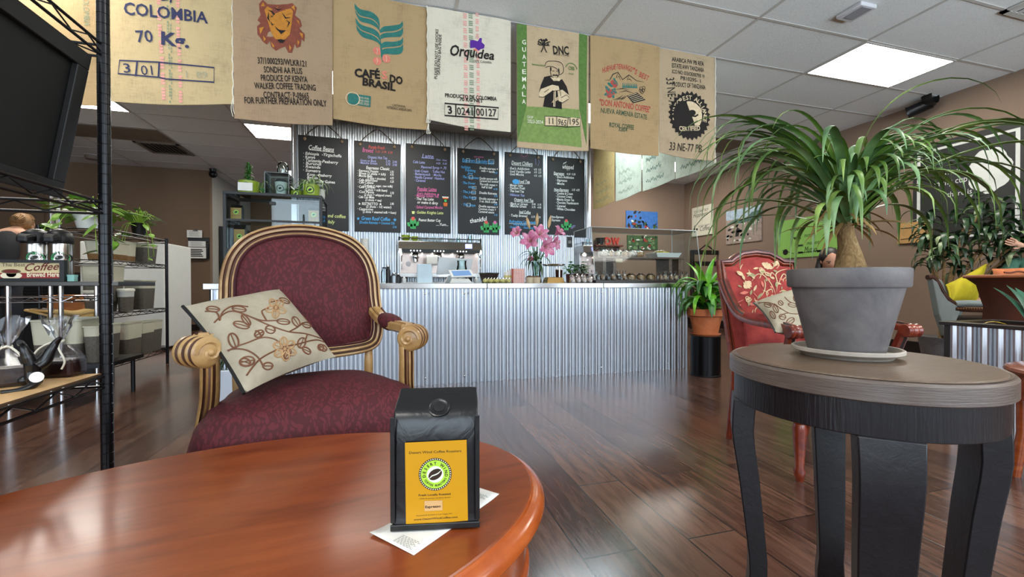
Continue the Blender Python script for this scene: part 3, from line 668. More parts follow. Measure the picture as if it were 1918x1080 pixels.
k.vtext('33 NE-77 TB', q(512, 330), q(540, 560), .085, 0); k.text('33 NE-77 PB', q(530, 745), q(716, 760), .075, 0, shear=.2)
s.seam(1, .06); s.done(['black', 'light' if 'light' in INK else 'cream'])
# the row that runs back to the bar wall, seen from inside
PB = Plane((3.075, 0, 0), (0, -1, 0), (0, 0, 1))
LB = ['long pale sack hanging next to the wall of menu boards', 'pale sack with faint writing, second from the menu boards in the side row', 'pale sack with green smudged print, second from the frog seal sack in the side row', 'greenish sack hanging sideways just behind the frog seal sack']
for i, (y0, y1) in enumerate(((6.1, 5.44), (5.43, 4.77), (4.76, 4.12), (4.10, 3.50))):
    zz = 2.035
    s = Sack(-y0, -y1, zz, zz+.01, BUR['mint' if i else 'straw'], LB[i], plane=PB, ph=i*1.3, group='sacks in the side row'); k = s.ink
    for j in range(3): k.line([(-y0+.10+.011*m, 2.13+.13*j+.02*sin(m*1.7+i+j)+.012*sin(m*.6)) for m in range(40-4*j-3*i)], .007, 0, px=False)
    s.done(['sage' if i < 2 else 'teal'])

# ------------------------------------------------------------------ menu boards
M_SLATE = mat('chalkboard_black', '#17191d', .55, var=.25, scale=3)
M_ROPE = mat('jute_rope', '#4a3c30', .9, var=.2, scale=60); M_KNOT = mat('rope_knot', '#8f7a62', .9, var=.1)
CH = {k: mat('chalk_'+k, c, .95, var=.12, scale=60) for k, c in dict(w='#dfe2df', p='#c9689c', b='#4c9fd8', l='#9a9fd6', g='#46a661', o='#c9672f', r='#cc5b55', d='#1d5a33', y='#c8d38a', k='#2a1c16').items()}
CK = list(CH); ci = {k: i for i, k in enumerate(CK)}
def board(x0, y0, x1, y1, yb, label, lines, q, extra=None):
    Y = YW-.035
    A = on_y(x0, y0, Y); B = on_y(x1, y1, Y); C = on_y(x0+3, yb, Y); zt = (A.z+B.z)/2; zb = C.z; xa, xb = A.x, B.x
    t = thing('menu_board', label, 'menu board', ((xa+xb)/2, Y, zb), 0, 'chalk menu boards')
    build('panel', MB().bb((xa, Y, zb), (xb, Y+.018, zt)), M_SLATE, t, world=True, smooth=0, bevel=.002)
    xm = (xa+xb)/2; mb = MB(); e1 = (xa+.08, Y-.012, zt-.05); e2 = (xb-.08, Y-.012, zt-.05)
    build('hanging_rope', mb.tube(bez([e1, (xa+.12, Y-.012, zt+.03), (xm-.05, Y-.01, zt+.15), (xm, Y, zt+.165), (xm+.05, Y-.01, zt+.15), (xb-.12, Y-.012, zt+.03), e2], 5), .006, 6), M_ROPE, t, world=True)
    for e in (e1, e2): build('rope_knot', MB().ball(e, (.02, .012, .022), 10, 6), M_KNOT, t, world=True)
    build('hook', MB().tube(bez([(xm, Y+.03, zt+.18), (xm, Y-.005, zt+.18), (xm, Y-.006, zt+.155)], 4), .004, 6), M_STEEL, t, world=True)
    k = Ink(Plane((0, Y, 0), (1, 0, 0), (0, 0, 1)), eps=.0012)
    for tx, a, b, c, d, h, col in lines: k.text(tx, q(a, b), q(c, d), h*6.05/FPX, ci[col], shear=.18, bold=.012)
    if extra: extra(k, q)
    k.build('chalk_lettering', [CH[c] for c in CK], t)
def cactus(k, q, x, y, s, flower='r'):
    for a in ([(0, -40), (0, 40)], ): k.line([q(x+p[0]*s, y+p[1]*s) for p in a], .062*s, ci['g'])
    for a in ([(-38, -12), (-36, 10), (-5, 14)], [(38, -16), (36, 6), (5, 10)]): k.line([q(x+p[0]*s, y+p[1]*s) for p in a], .030*s, ci['g'])
    k.up(); k.disc(q(x, y-42*s), .022*s, ci[flower], n=8)
    for d in (-8, 0, 8): k.line([q(x+d*s, y-30*s), q(x+d*s, y+34*s)], .0035, ci['d'])
q = zm(540, 250, 5.4)
def ex1(k, q): k.line([q(212, 163), q(465, 192)], .006, ci['w'])
board(558.5, 252, 652.5, 260, 430, 'black menu board headed Coffee Beans, leftmost on the corrugated wall',
  [('Coffee Beans', 205, 160, 462, 185, 8, 'w'), ('· Ethiopia', 152, 212, 310, 222, 5, 'w'), ('-Yirgacheffe', 340, 225, 538, 243, 5.5, 'w'), ('· Kenya', 152, 248, 272, 254, 5, 'w'), ('· Tanzania-Peaberry', 152, 280, 505, 308, 5.2, 'w'), ('· Burundi', 152, 312, 335, 324, 5, 'w'), ('· Rwanda', 152, 345, 325, 356, 5, 'w'), ('· Sumatra', 152, 382, 325, 394, 5, 'w'), ('Kona - Peaberry', 190, 424, 440, 442, 5, 'w'), ('Bolivia', 190, 455, 300, 465, 5, 'w'), ('Papua New Guinea', 190, 490, 472, 506, 5, 'w'), ('Blend', 290, 530, 345, 536, 4.5, 'w'), ('1 lb ground coffee', 240, 835, 580, 856, 6, 'y'), ('roasted daily', 250, 892, 470, 912, 6, 'y')], q, ex1)
def star(k, q, x, y, s, c): k.poly([q(x+s*(1 if i % 2 == 0 else .42)*sin(pi*i/5), y-s*(1 if i % 2 == 0 else .42)*cos(pi*i/5)) for i in range(10)], ci[c])
def ex2(k, q):
    for x, y, s, c in ((707, 860, 18, 'b'), (1078, 872, 20, 'b'), (720, 710, 14, 'w'), (932, 714, 14, 'w')): star(k, q, x, y, s, c)
board(663, 263, 750, 269.5, 433, 'black menu board headed Purely Fresh Brewed, listing espresso classics',
  [('Purely Fresh', 812, 150, 975, 162, 6, 'r'), ('Brewed', 750, 185, 860, 196, 8, 'p'), ('2.25  2.75  3.25', 880, 190, 1055, 202, 3.5, 'r'), ('Organic Hot Tea', 805, 250, 1000, 262, 5, 'l'), ('Green or Black', 728, 280, 890, 290, 4, 'l'), ('2.75   2.95', 985, 290, 1100, 300, 4, 'l'), ('· Matcha Green', 715, 304, 900, 314, 4, 'l'), ('3.75   3.95', 985, 320, 1100, 330, 4, 'l'), ('Espresso Classic', 788, 358, 1025, 372, 5.5, 'w'),
   ('· Espresso Doppio', 700, 385, 912, 395, 4.5, 'w'), ('2.75', 1030, 398, 1066, 400, 4, 'w'), ('· Breve (2 shots + h/h)', 700, 412, 985, 425, 4.5, 'w'), ('4.75', 1030, 425, 1066, 428, 4, 'w'), ('· Mocha Bella', 700, 436, 850, 444, 4.5, 'w'), ('(2 shots + chocolate)', 800, 462, 985, 470, 4.2, 'w'), ('4.75', 1030, 460, 1066, 464, 4, 'w'), ('· Cafe Americano', 700, 478, 902, 488, 4.5, 'w'), ('3.25', 1030, 494, 1068, 498, 4, 'w'), ('· Cafe Cubano', 700, 502, 862, 510, 4.5, 'w'), ('(2 shots + sugar, raw milk)', 765, 535, 1055, 545, 4.2, 'w'), ('· Cafe Cortado', 700, 548, 880, 556, 4.5, 'w'), ('(2 shots + milk foam)', 775, 578, 1000, 588, 4.2, 'w'), ('· Con Panna', 700, 598, 866, 606, 4.5, 'w'), ('(2 shots + whipped cream)', 768, 628, 1045, 638, 4.2, 'w'), ('3.75', 1030, 610, 1068, 614, 4, 'w'), ('· Cafe Con Miele', 700, 650, 870, 658, 4.5, 'w'), ('(2 shots + tea)', 780, 680, 942, 688, 4.2, 'w'), ('RISTRETTO', 745, 722, 905, 726, 5, 'w'), ('2.95', 1030, 720, 1068, 722, 4, 'w'), ('(2 shots - 1/2 water)', 788, 748, 1042, 756, 4.2, 'w'), ('· Cappuccino', 700, 772, 858, 778, 4.5, 'w'), ('(2 shots + steamed milk + foam)', 755, 800, 1090, 812, 4.2, 'w'), ('Green Roof Coffee', 740, 872, 1030, 884, 6.5, 'b'), ('(Double Ristretto + Coconut Oil)', 720, 908, 1075, 920, 4.6, 'b'), ('5.95', 1055, 955, 1095, 957, 4, 'b')], q, ex2)
def ex3(k, q):
    cactus(k, q, 1262, 912, 1.25); k.line([q(1345, 243), q(1475, 255)], .005, ci['l'])
    k.poly([q(1562, 642), q(1618, 645), q(1606, 735), q(1572, 733)], ci['o']); k.up(); k.poly([q(1562, 660), q(1618, 663), q(1612, 700), q(1567, 698)], ci['k']); k.quad([q(1556, 636), q(1622, 640), q(1620, 650), q(1558, 647)], ci['w']); k.up(); k.disc(q(1590, 680), .02, ci['g'], n=10)
    k.quad([q(1250, 785), q(1278, 785), q(1276, 812), q(1252, 812)], ci['y']); star(k, q, 1515, 620, 14, 'p')
    k.line([q(1307, 580), q(1500, 585)], .005, ci['p'])
board(760.7, 268.5, 843.7, 274, 435, 'black menu board headed Latte with a green cactus at its lower left',
  [('Latte', 1355, 248, 1470, 254, 8, 'l'), ('12oz  16oz', 1495, 272, 1605, 280, 3.2, 'l'), ('Cafe Latte', 1262, 298, 1382, 306, 5, 'l'), ('4.25   5.25', 1495, 308, 1605, 314, 3.2, 'l'), ('Flavored Syrup + .75', 1342, 350, 1600, 362, 4.8, 'l'), ('· Irish Cream   · Toffee Nut', 1268, 388, 1585, 402, 4.8, 'l'), ('· Butterscotch  · Mocha', 1268, 418, 1548, 434, 4.8, 'l'), ('· Vanilla Caramel · Hazelnut', 1268, 452, 1580, 468, 4.8, 'l'), ('· Caramel', 1275, 484, 1388, 490, 4.8, 'l'), ('Popular Lattes', 1305, 575, 1500, 584, 7, 'p'), ("Eve's Addiction", 1305, 618, 1492, 624, 5, 'p'), ('· Matcha Green Tea', 1282, 640, 1520, 648, 5, 'p'), ('· Thai Tea Latte', 1282, 670, 1470, 678, 5, 'w'), ('or make it dirty', 1305, 706, 1515, 718, 5.2, 'w'), ('· Salted Caramel Mocha', 1282, 755, 1560, 762, 5.2, 'p'), ('· Golden Knights Latte', 1285, 808, 1568, 816, 5.2, 'y'), ('Peanut Butter Cup', 1318, 885, 1540, 892, 5.2, 'w'), ('....Yum...', 1495, 930, 1618, 934, 5, 'w')], q, ex3)
q = zm(840, 250, 5.4)
def ex4(k, q):
    cactus(k, q, 382, 950, 1.25); cactus(k, q, 470, 950, 1.2, 'p'); k.line([q(140, 288), q(460, 312)], .005, ci['b'])
    for a in ((182, 252, 212, 293), (280, 255, 312, 300), (402, 265, 460, 305), (210, 425, 245, 460), (242, 535, 280, 562), (235, 580, 275, 612), (238, 640, 276, 668), (185, 705, 220, 740)): k.line([q(a[0], a[1]), q(a[2], a[1]), q(a[2], a[3]), q(a[0], a[3])], .0045, ci['w'], closed=True)
board(857, 277, 935, 283, 437.5, 'black menu board with boxed letters and two cactuses at its lower right',
  [('not secret', 258, 240, 355, 246, 3.2, 'p'), ('Explorers Specialty Bold', 140, 283, 462, 304, 6.5, 'b'), ('Wood Working Joe', 130, 350, 222, 354, 5, 'b'), ('Thinking', 165, 380, 275, 388, 4.8, 'b'), ('Joe', 190, 412, 245, 415, 4.8, 'b'), ('Double espresso +', 315, 358, 500, 372, 4.6, 'w'), ('milk + vanilla', 330, 385, 470, 400, 4.4, 'w'), ('· The Sundowner', 132, 448, 310, 462, 4.8, 'b'), ('Double espresso milk', 315, 462, 495, 472, 4.4, 'w'), ('Caramel and caramel', 315, 488, 505, 498, 4.4, 'w'), ('· The Dover', 132, 508, 272, 516, 4.6, 'b'), ('White', 200, 552, 270, 556, 4.6, 'b'), ('The milk sweet +', 315, 520, 495, 534, 4.4, 'w'), ('half & half', 335, 550, 445, 558, 4.4, 'w'), ('· The Jones', 132, 598, 272, 606, 4.6, 'b'), ('Double Ristretto', 312, 608, 490, 620, 4.6, 'w'), ('· The Fraser', 132, 652, 288, 662, 4.6, 'b'), ('Double espresso +', 310, 665, 500, 678, 4.4, 'w'), ('2 oz. black coffee', 312, 692, 490, 706, 4.4, 'w'), ('· The Bryn', 132, 728, 272, 738, 4.6, 'b'), ('Double espresso +', 306, 742, 500, 756, 4.4, 'w'), ('Coconut cream +', 304, 770, 480, 782, 4.4, 'w'), ('Caramel sauce', 302, 798, 462, 808, 4.4, 'w'), ('4.95', 460, 405, 495, 407, 3.4, 'b'), ('4.75', 455, 570, 495, 572, 3.4, 'b'), ('3.75', 460, 640, 495, 642, 3.4, 'b'), ('4.95', 460, 725, 495, 727, 3.4, 'b'), ('5.25', 460, 830, 495, 832, 3.4, 'b'), ('thankful', 220, 905, 392, 880, 8.5, 'w')], q, ex4)
def ex5(k, q):
    for i in range(13): a = pi+pi*i/12; k.line([q(768+38*cos(a), 205-38*sin(a)), q(768+58*cos(a), 205-58*sin(a))], .006, ci['p'], taper=True)
    k.line([q(768+30*cos(pi+pi*i/10), 205-30*sin(pi+pi*i/10)) for i in range(11)], .004, ci['p'])
    for a in ([(640, 318), (850, 335)], [(655, 505), (822, 508)], [(665, 688), (858, 698)], [(715, 808), (830, 815)], [(612, 908), (900, 918)]): k.line([q(*p) for p in a], .005, ci['w'])
    k.disc(q(682, 487), .055, ci['b'], ry=.038); k.line([q(885, 320), q(880, 260), q(905, 250), q(918, 290), q(905, 325)], .004, ci['l'])
board(945.5, 284, 1017, 290, 438.5, 'black menu board headed Desert Chillers, partly behind the pink lilies',
  [('Desert Chillers', 638, 312, 850, 328, 7.5, 'w'), ("· Eve's Addiction", 608, 362, 818, 370, 5, 'w'), ('4.75   5.75', 865, 372, 938, 376, 3.8, 'w'), ('· Iced Vanilla Latte', 608, 392, 830, 402, 5, 'w'), ('4.75   5.75', 865, 400, 938, 405, 3.8, 'w'), ('· Iced Mocha', 608, 420, 762, 428, 5, 'w'), ('4.75   5.75', 865, 434, 940, 440, 3.8, 'w'), ('Iced Tea', 712, 498, 822, 502, 6, 'w'), ('· Mango Lime', 608, 532, 752, 538, 5, 'w'), ('· Passion Fruit', 608, 560, 774, 566, 5, 'w'), ('· Thai Iced Tea', 608, 590, 762, 598, 5, 'w'), ('· Hibiscus Tea', 608, 628, 768, 638, 5, 'l'), ('Organic Iced Tea', 665, 680, 858, 692, 6, 'w'), ('· Black or Green', 612, 718, 800, 726, 5, 'w'), ('2.95   3.75', 842, 722, 938, 730, 3.8, 'w'), ('· Matcha Green', 612, 742, 788, 750, 5, 'w'), ('3.75   4.95', 842, 752, 938, 758, 3.8, 'w'), ('Iced Coffee', 715, 805, 830, 812, 6, 'w'), ('· Toddy Brewed', 618, 838, 798, 846, 5, 'w'), ('3.75   4.25', 838, 850, 932, 856, 3.8, 'w'), ('Refreshing Lemonades', 615, 900, 900, 912, 5.5, 'b'), ('· Watermelon', 640, 928, 790, 934, 4.6, 'b'), ('· Strawberry  · Huckleberry', 612, 955, 880, 965, 4.6, 'b')], q, ex5)
def ex6(k, q):
    cactus(k, q, 1192, 930, 1.15)
    for r in (.03, .05): k.ring(q(1272, 962), r, .006, ci['l'], a0=1.2, a1=3.2, n=10)
    k.line([q(1160, 318), q(1165, 300), q(1185, 295), q(1195, 282)], .012, ci['w'], taper=True); k.line([q(1065, 582), q(1215, 588)], .005, ci['w']); k.line([q(1065, 418), q(1170, 424)], .005, ci['w'])
board(1026, 291.7, 1095.5, 298, 439, 'black menu board headed Whipped, rightmost beside the bright metal edge',
  [('whipped', 1152, 355, 1268, 362, 9, 'w'), ('Espresso', 1065, 414, 1170, 420, 6, 'w'), ('4.25  5.25', 1195, 418, 1285, 422, 4, 'w'), ("· Eve's Addiction", 1085, 448, 1268, 458, 5, 'w'), ('· Espresso', 1085, 482, 1200, 488, 5, 'w'), ('· Mocha', 1085, 515, 1172, 520, 5, 'w'), ('Non-Espresso', 1068, 578, 1215, 584, 5.5, 'w'), ('3.75  4.75', 1248, 578, 1326, 582, 4, 'w'), ('· Cookies & Cream', 1085, 614, 1258, 622, 5, 'w'), ('· Coconut Cream', 1085, 644, 1250, 652, 5, 'w'), ('· Matcha Green Tea', 1085, 676, 1270, 684, 5, 'w'), ('· Chocolate Thunderstorm', 1085, 708, 1315, 718, 5, 'w'), ('· Caramel', 1085, 742, 1185, 746, 5, 'w'), ('· White Chocolate', 1085, 772, 1280, 782, 5, 'w'), ('→ Non-Espresso'[2:], 1040, 852, 1165, 856, 4.6, 'w'), ('Espresso', 1045, 884, 1130, 888, 4.6, 'w')], q, ex6)
# ------------------------------------------------------------------ cherry wood coffee table in the foreground
M_CHERRY = woodmat('cherry_wood', '#5f270f', '#7d3918', '#934922', 3.2, (1.6, 9, 9), .3, .35, .05)
M_CHERRYD = woodmat('cherry_apron', '#7a3012', '#9c4719', '#b9602a', 3, (3, 3, 9), .25, .5, .05)
TCX, TCY, TA, TB, TANG, TZ = -.25, .765, .535, .366, radians(9), .50
t = thing('coffee_table', 'oval polished cherry wood coffee table in the foreground', 'table', (TCX, TCY, 0), TANG)
build('tabletop', MB().oval([(-.3, TZ-.012), (-.028, TZ-.012), (-.024, TZ-.002), (-.026, TZ), (-.30, TZ), (-.34, TZ)], TA, TB, 96), M_CHERRY, t)
build('edge_moulding', MB().oval([(-.03, TZ-.03), (-.03, TZ-.002), (-.022, TZ-.002), (-.020, TZ-.006), (-.016, TZ-.007), (-.008, TZ-.010), (-.001, TZ-.018), (0, TZ-.026), (-.006, TZ-.034), (-.014, TZ-.038), (-.016, TZ-.046), (-.03, TZ-.046)], TA, TB, 96), M_CHERRYD, t)
build('apron', MB().oval([(-.06, TZ-.15), (-.06, TZ-.03), (-.034, TZ-.03), (-.032, TZ-.05), (-.034, TZ-.13), (-.028, TZ-.135), (-.028, TZ-.15)], TA, TB, 96), M_CHERRYD, t)
for a in (35, 145, 215, 325):
    x, y = (TA-.1)*cos(radians(a)), (TB-.09)*sin(radians(a))
    build('leg', MB().tube(bez([(x, y, TZ-.1), (x*1.02, y*1.02, .28), (x*.98, y*.98, .12), (x*1.06, y*1.06, .0)], 4), [.03, .031, .031, .03, .028, .026, .025, .024, .023, .023, .024, .026, .03], 12), M_CHERRYD, t)

# ------------------------------------------------------------------ coffee bag on the table
M_FOIL = N('black_matte_foil'); _co = M_FOIL.coord(); M_FOIL = M_FOIL.set(color='#0b0b0d', rough=.33, spec=.5, normal=M_FOIL.bump(M_FOIL.noise(_co, 22, 3, .5, 1.2), .25, .006))
A = on_z(732, 997, TZ); B = on_z(898, 989, TZ); bu = (B-A).normalized(); bn = Vector((bu.y, -bu.x, 0)); W = (B-A).length
bc = (A+B)/2 - bn*.034; brz = atan2(bu.y, bu.x)
t = thing('coffee_bag', 'upright black coffee bag with a yellow Espresso label on the cherry table', 'coffee bag', (bc.x, bc.y, TZ+.0015), brz)
def bagring(z, w_, d, yo, r=.006, crease=0):
    w_ /= 2; d /= 2; r = min(r, d*.9); P = []
    for cx, cy, a0 in ((w_-r, -d+r, -90), (w_-r, d-r, 0), (-w_+r, d-r, 90), (-w_+r, -d+r, 180)):
        for k in range(4): a = radians(a0+30*k); P.append((cx+r*cos(a), yo+cy+r*sin(a), z))
        if a0 in (-90, 90) and crease >= 0:   # gusset fold half way down each side
            sx = 1 if a0 == -90 else -1
            P.append((sx*(w_-crease), yo, z))
    return P
mb = MB().loft([bagring(0, W-.004, .066, 0), bagring(.003, W, .068, 0), bagring(.012, W-.001, .068, 0), bagring(.016, W-.005, .064, 0, crease=.004), bagring(.05, W-.004, .064, 0, crease=.005), bagring(.12, W-.004, .062, .001, crease=.008), bagring(.150, W-.004, .060, .002, .005, .010), bagring(.166, W-.003, .054, .005, .004, .010), bagring(.172, W-.003, .046, .009, .003, .008), bagring(.182, W-.006, .026, .018, .003, .006), bagring(.189, W-.008, .010, .025, .002, .002), bagring(.193, W-.008, .004, .028, .001, .0005), bagring(.1935, W-.009, .003, .028, .001, .0005)])
build('pouch', mb, M_FOIL, t, sub=1)
for sx in (-1, 1): build('seal_fin', MB().bb((sx*(W/2-.006), -.0345, .012), (sx*(W/2+.0005), -.0325, .166)), M_FOIL, t, smooth=0, bevel=.0006)
mb = MB().bb((-W/2-.0005, -.0365, .001), (W/2+.0005, -.033, .010)); build('foot_seal', mb, M_FOIL, t, smooth=0, bevel=.001)
vt = MB().lathe([(.0165, 0), (.0165, .0012), (.0145, .0018), (.013, .0008), (.009, .0008), (.0085, .002), (.004, .0022)], (0.004, -.0135, .1735), 28, ax=(0, -.62, .78)); build('degassing_valve', vt, M_FOIL, t)
M_LABEL = mat('label_mustard', '#c08a08', .28, var=.03); M_LIME = mat('label_lime', '#a9d33f', .35, var=.03); M_LTAN = mat('label_tan', '#caa06a', .4, var=.04)
BP = Plane(bc + bn*.0335 + Vector((0, 0, TZ+.0015)) - Vector((0, 0, 0)), bu, (0, 0, 1))
k = Ink(BP, eps=.0003); q = lambda x, y: (740+x/6.35, 830+y/6.35)
k.quad([(758.5, 828.5), (874, 823), (876.5, 974), (760.5, 984)], 0); k.up()
def bline(tx, x0, y0, x1, y1, h, c=1, b=.012): k.text(tx, q(x0, y0), q(x1, y1), h*.62/FPX, c, bold=b)
bline('Desert Wind Coffee Roasters', 168, 124, 788, 100, 4.6); bline('Fresh Locally Roasted', 280, 626, 660, 608, 3.6, 1, .025); bline('100% Premium Arabica beans', 290, 664, 660, 645, 2.6, 1, 0); bline('Roasted & bottled in Las Vegas NV', 255, 865, 680, 838, 2.5, 1, 0); bline('www.DesertWindCoffee.com', 222, 915, 745, 882, 3.6, 1, .02)
c0 = BP.uv(*q(478, 365)); R1 = .0232
k.disc(c0, R1*1.03, 1, px=False, n=48); k.up()
for i in range(44): a = 2*pi*i/44; k.disc((c0[0]+R1*.96*cos(a), c0[1]+R1*.96*sin(a)), R1*.035, 3, px=False, n=8)
k.disc(c0, R1*.89, 2, px=False, n=48); k.up(); k.disc(c0, R1*.52, 3, px=False, n=40); k.up()
k.arc('DESERT WIND', c0, R1*.70, .0042, pi+.12, -.12, 1, .03, px=False); k.arc('COFFEE ROASTERS', c0, R1*.70, .0032, pi+.55, 2*pi-.42, 1, .02, inside=True, px=False)
k.disc(c0, R1*.46, 1, px=False, ry=R1*.32, ang=.55, n=32); k.up(); k.line([(c0[0]+R1*x, c0[1]+R1*y) for x, y in ((-.42, -.28), (-.2, -.08), (.05, 0), (.2, .08), (.40, .27))], .0016, 3, px=False, taper=True)
k.quad([q(350, 678), q(563, 672), q(566, 790), q(352, 800)], 4); k.up(); bline('Espresso', 360, 764, 545, 752, 4.4, 1, .03)
k.build('label', [M_LABEL, mat('label_brown_ink', '#2a1705', .4, var=0), M_LIME, mat('label_white', '#eef2dc', .35, var=0), M_LTAN], t)

# ------------------------------------------------------------------ receipt under the bag
NL, NR, FR = [on_z(*p, TZ) for p in ((692, 1002), (775, 1040), (935, 927))]
FL = FR + (NL-NR)
t = thing('receipt', 'white till receipt lying under the black coffee bag', 'receipt', ((NL+FR)/2).xy.to_3d() + Vector((0, 0, TZ)))
def rec(u, v):
    p = (NR*(1-v)+NL*v)*(1-u) + (FR*(1-v)+FL*v)*u
    return Vector((p.x, p.y, TZ+.0006 + .006*max(0, .14-u)**1.3*8*v + .004*max(0, u-.9)*4))
build('paper', MB().grid(rec, 24, 6), M_PAPER, t, world=True, solid=.0003)
mb = MB()
for i in range(14):
    u = .03+.013*i + (.72 if i > 7 else 0); v0 = .12+.05*((i*7) % 3); v1 = .55+.08*((i*5) % 5)
    for j in range(6):
        a = v0+(v1-v0)*j/6; b = v0+(v1-v0)*(j+.7)/6; d = Vector((0, 0, .0005))
        mb.add([rec(u, a)+d, rec(u+.006, a)+d, rec(u+.006, b)+d, rec(u, b)+d], [(0, 1, 2, 3)])
build('printed_lines', mb, mat('faded_print', '#8f938f', .8, var=0), t, world=True, smooth=0)

# ------------------------------------------------------------------ burgundy armchair
def chair_fabric():
    n = N('burgundy_leaf_fabric'); co = n.coord()
    d = n.add('ShaderNodeTexNoise'); d.inputs['Scale'].default_value = 16; d.inputs['Detail'].default_value = 1; n.link(co, d.inputs['Vector'])
    ad = n.add('ShaderNodeMix', data_type='RGBA', blend_type='LINEAR_LIGHT'); ad.inputs[0].default_value = .028; n.link(co, ad.inputs[6]); n.link(d.outputs[1], ad.inputs[7])
    def leaves(rot, sc):
        mp = n.add('ShaderNodeMapping'); n.link(ad.outputs[2], mp.inputs[0]); mp.inputs['Rotation'].default_value = rot; mp.inputs['Scale'].default_value = sc
        v = n.add('ShaderNodeTexVoronoi', feature='F1'); v.inputs['Scale'].default_value = 1; v.inputs['Randomness'].default_value = .8; n.link(mp.outputs[0], v.inputs['Vector'])
        return n.ramp(v.outputs[0], ((.33, '#ffffff'), (.40, '#000000')))
    a = leaves((.3, .7, .3), (105, 60, 45)); b = leaves((.2, -.8, -.3), (95, 60, 42))
    mx = n.add('ShaderNodeMath', operation='MAXIMUM'); n.link(a, mx.inputs[0]); n.link(b, mx.inputs[1])
    return n.set(color=n.ramp(mx.outputs[0], ((0, '#420911'), (1, '#56151e'))), rough=.8, normal=n.bump(n.noise(co, 400, 2), .15, .001))
M_BURG = chair_fabric(); M_BURGP = mat('burgundy_piping', '#3d0b15', .8)
M_GOLDW = woodmat('carved_golden_wood', '#7a5730', '#a8824f', '#c7a673', 5, (3, 3, 3), .38, .2, .15); M_GROOVE = mat('antiqued_groove', '#4f2c18', .6)
CH_O = Vector((-.225, 1.437, 0)); CH_A = radians(15)
t = chair = thing('armchair', 'burgundy upholstered armchair with a carved golden wood frame behind the coffee table', 'armchair', CH_O, CH_A)
half = [(0, 1.056), (.1045, 1.044), (.185, 1.012), (.235, .957), (.2565, .887), (.26, .81), (.266, .735), (.262, .678), (.238, .642), (.16, .628), (0, .622)]
half = [(x*.9, z) for x, z in half]
pts = half + [(-x, z) for x, z in half[-2:0:-1]]
def lean(z): return .185+(z-.62)*.20
def closedcurve(p2, n=5):
    P = [Vector((x, 0, z)) for x, z in p2]; L = len(P); out = []
    for i in range(L):
        p0, p1, p2_, p3 = P[i-1], P[i], P[(i+1) % L], P[(i+2) % L]
        for j in range(n):
            s = j/n; out.append(.5*((2*p1)+(p2_-p0)*s+(2*p0-5*p1+4*p2_-p3)*s*s+(3*p1-p0-3*p2_+p3)*s**3))
    return [Vector((p.x, lean(p.z), p.z)) for p in out]
ring = closedcurve(pts); nback = Vector((0, -1, .20)).normalized()
sec = [(-.023, -.012), (-.023, .006), (-.018, .012), (-.012, .014), (-.010, .010), (-.006, .010), (-.003, .018), (.004, .020), (.007, .012), (.010, .012), (.013, .018), (.019, .017), (.023, .008), (.023, -.012)]
kk = [0, 0, 0, 1, 1, 1, 0, 0, 1, 1, 0, 0, 0, 0]
build('back_frame', MB().sweep(ring, sec, nback, closed=True, kk=kk), [M_GOLDW, M_GROOVE], t)
cen = Vector((0, lean(.84), .84)); inn = []
for i, p in enumerate(ring):
    d = (cen-p); inn.append(p + d*(.020/d.length))
rows = []
for r in (1, .985, .95, .88, .75, .6, .45, .3, .15, .02): rows.append([cen+(p-cen)*r + nback*(.034*(1-r**3.2)+.004) for p in inn])
build('backrest', MB().loft(rows, caps=True), M_BURG, t)
rows = [[cen+(p-cen)*r - nback*(.012+.02*(1-r**3)) for p in inn] for r in (1, .8, .4, .02)]
build('back_panel', MB().loft(rows), M_BURG, t)
build('piping', MB().tube([p+nback*.010 for p in inn], .0045, 6, closed=True), M_BURGP, t)
# seat
def seat(u, v):
    a = 2*pi*u; ca, sa = cos(a), sin(a); e = .55
    x0 = abs(ca)**e*(1 if ca > 0 else -1); y0 = abs(sa)**e*(1 if sa > 0 else -1)
    y = -.045 + .225*y0; hw = .298-.045*(y0+1)/2*1.4 + (.02 if y0 < 0 else 0)
    prof = [(1.0, .40), (1.02, .425), (1.015, .46), (.97, .505), (.86, .55), (.66, .572), (.4, .585), (.0, .59)]
    f = v*(len(prof)-1); i = min(int(f), len(prof)-2); s = f-i
    r = prof[i][0]*(1-s)+prof[i+1][0]*s; z = prof[i][1]*(1-s)+prof[i+1][1]*s
    return Vector((hw*x0*r, -.045+(y+.045)*r, z - (.0 if y0 > 0 else .012*r*abs(y0))))
mb = MB(); nu, nv = 64, 21; rings = [[seat(i/nu, j/nv) for i in range(nu)] for j in range(nv+1)]
build('seat', MB().loft(rings), M_BURG, t)
mb = MB(); mb.loft([[Vector((p.x*k_, -.045+(p.y+.045)*k_, z)) for p in rings[0]] for k_, z in ((.97, .35), (1.01, .352), (1.01, .37), (1.0, .40), (.9, .40))]); build('seat_rail', mb, [M_GOLDW], t)
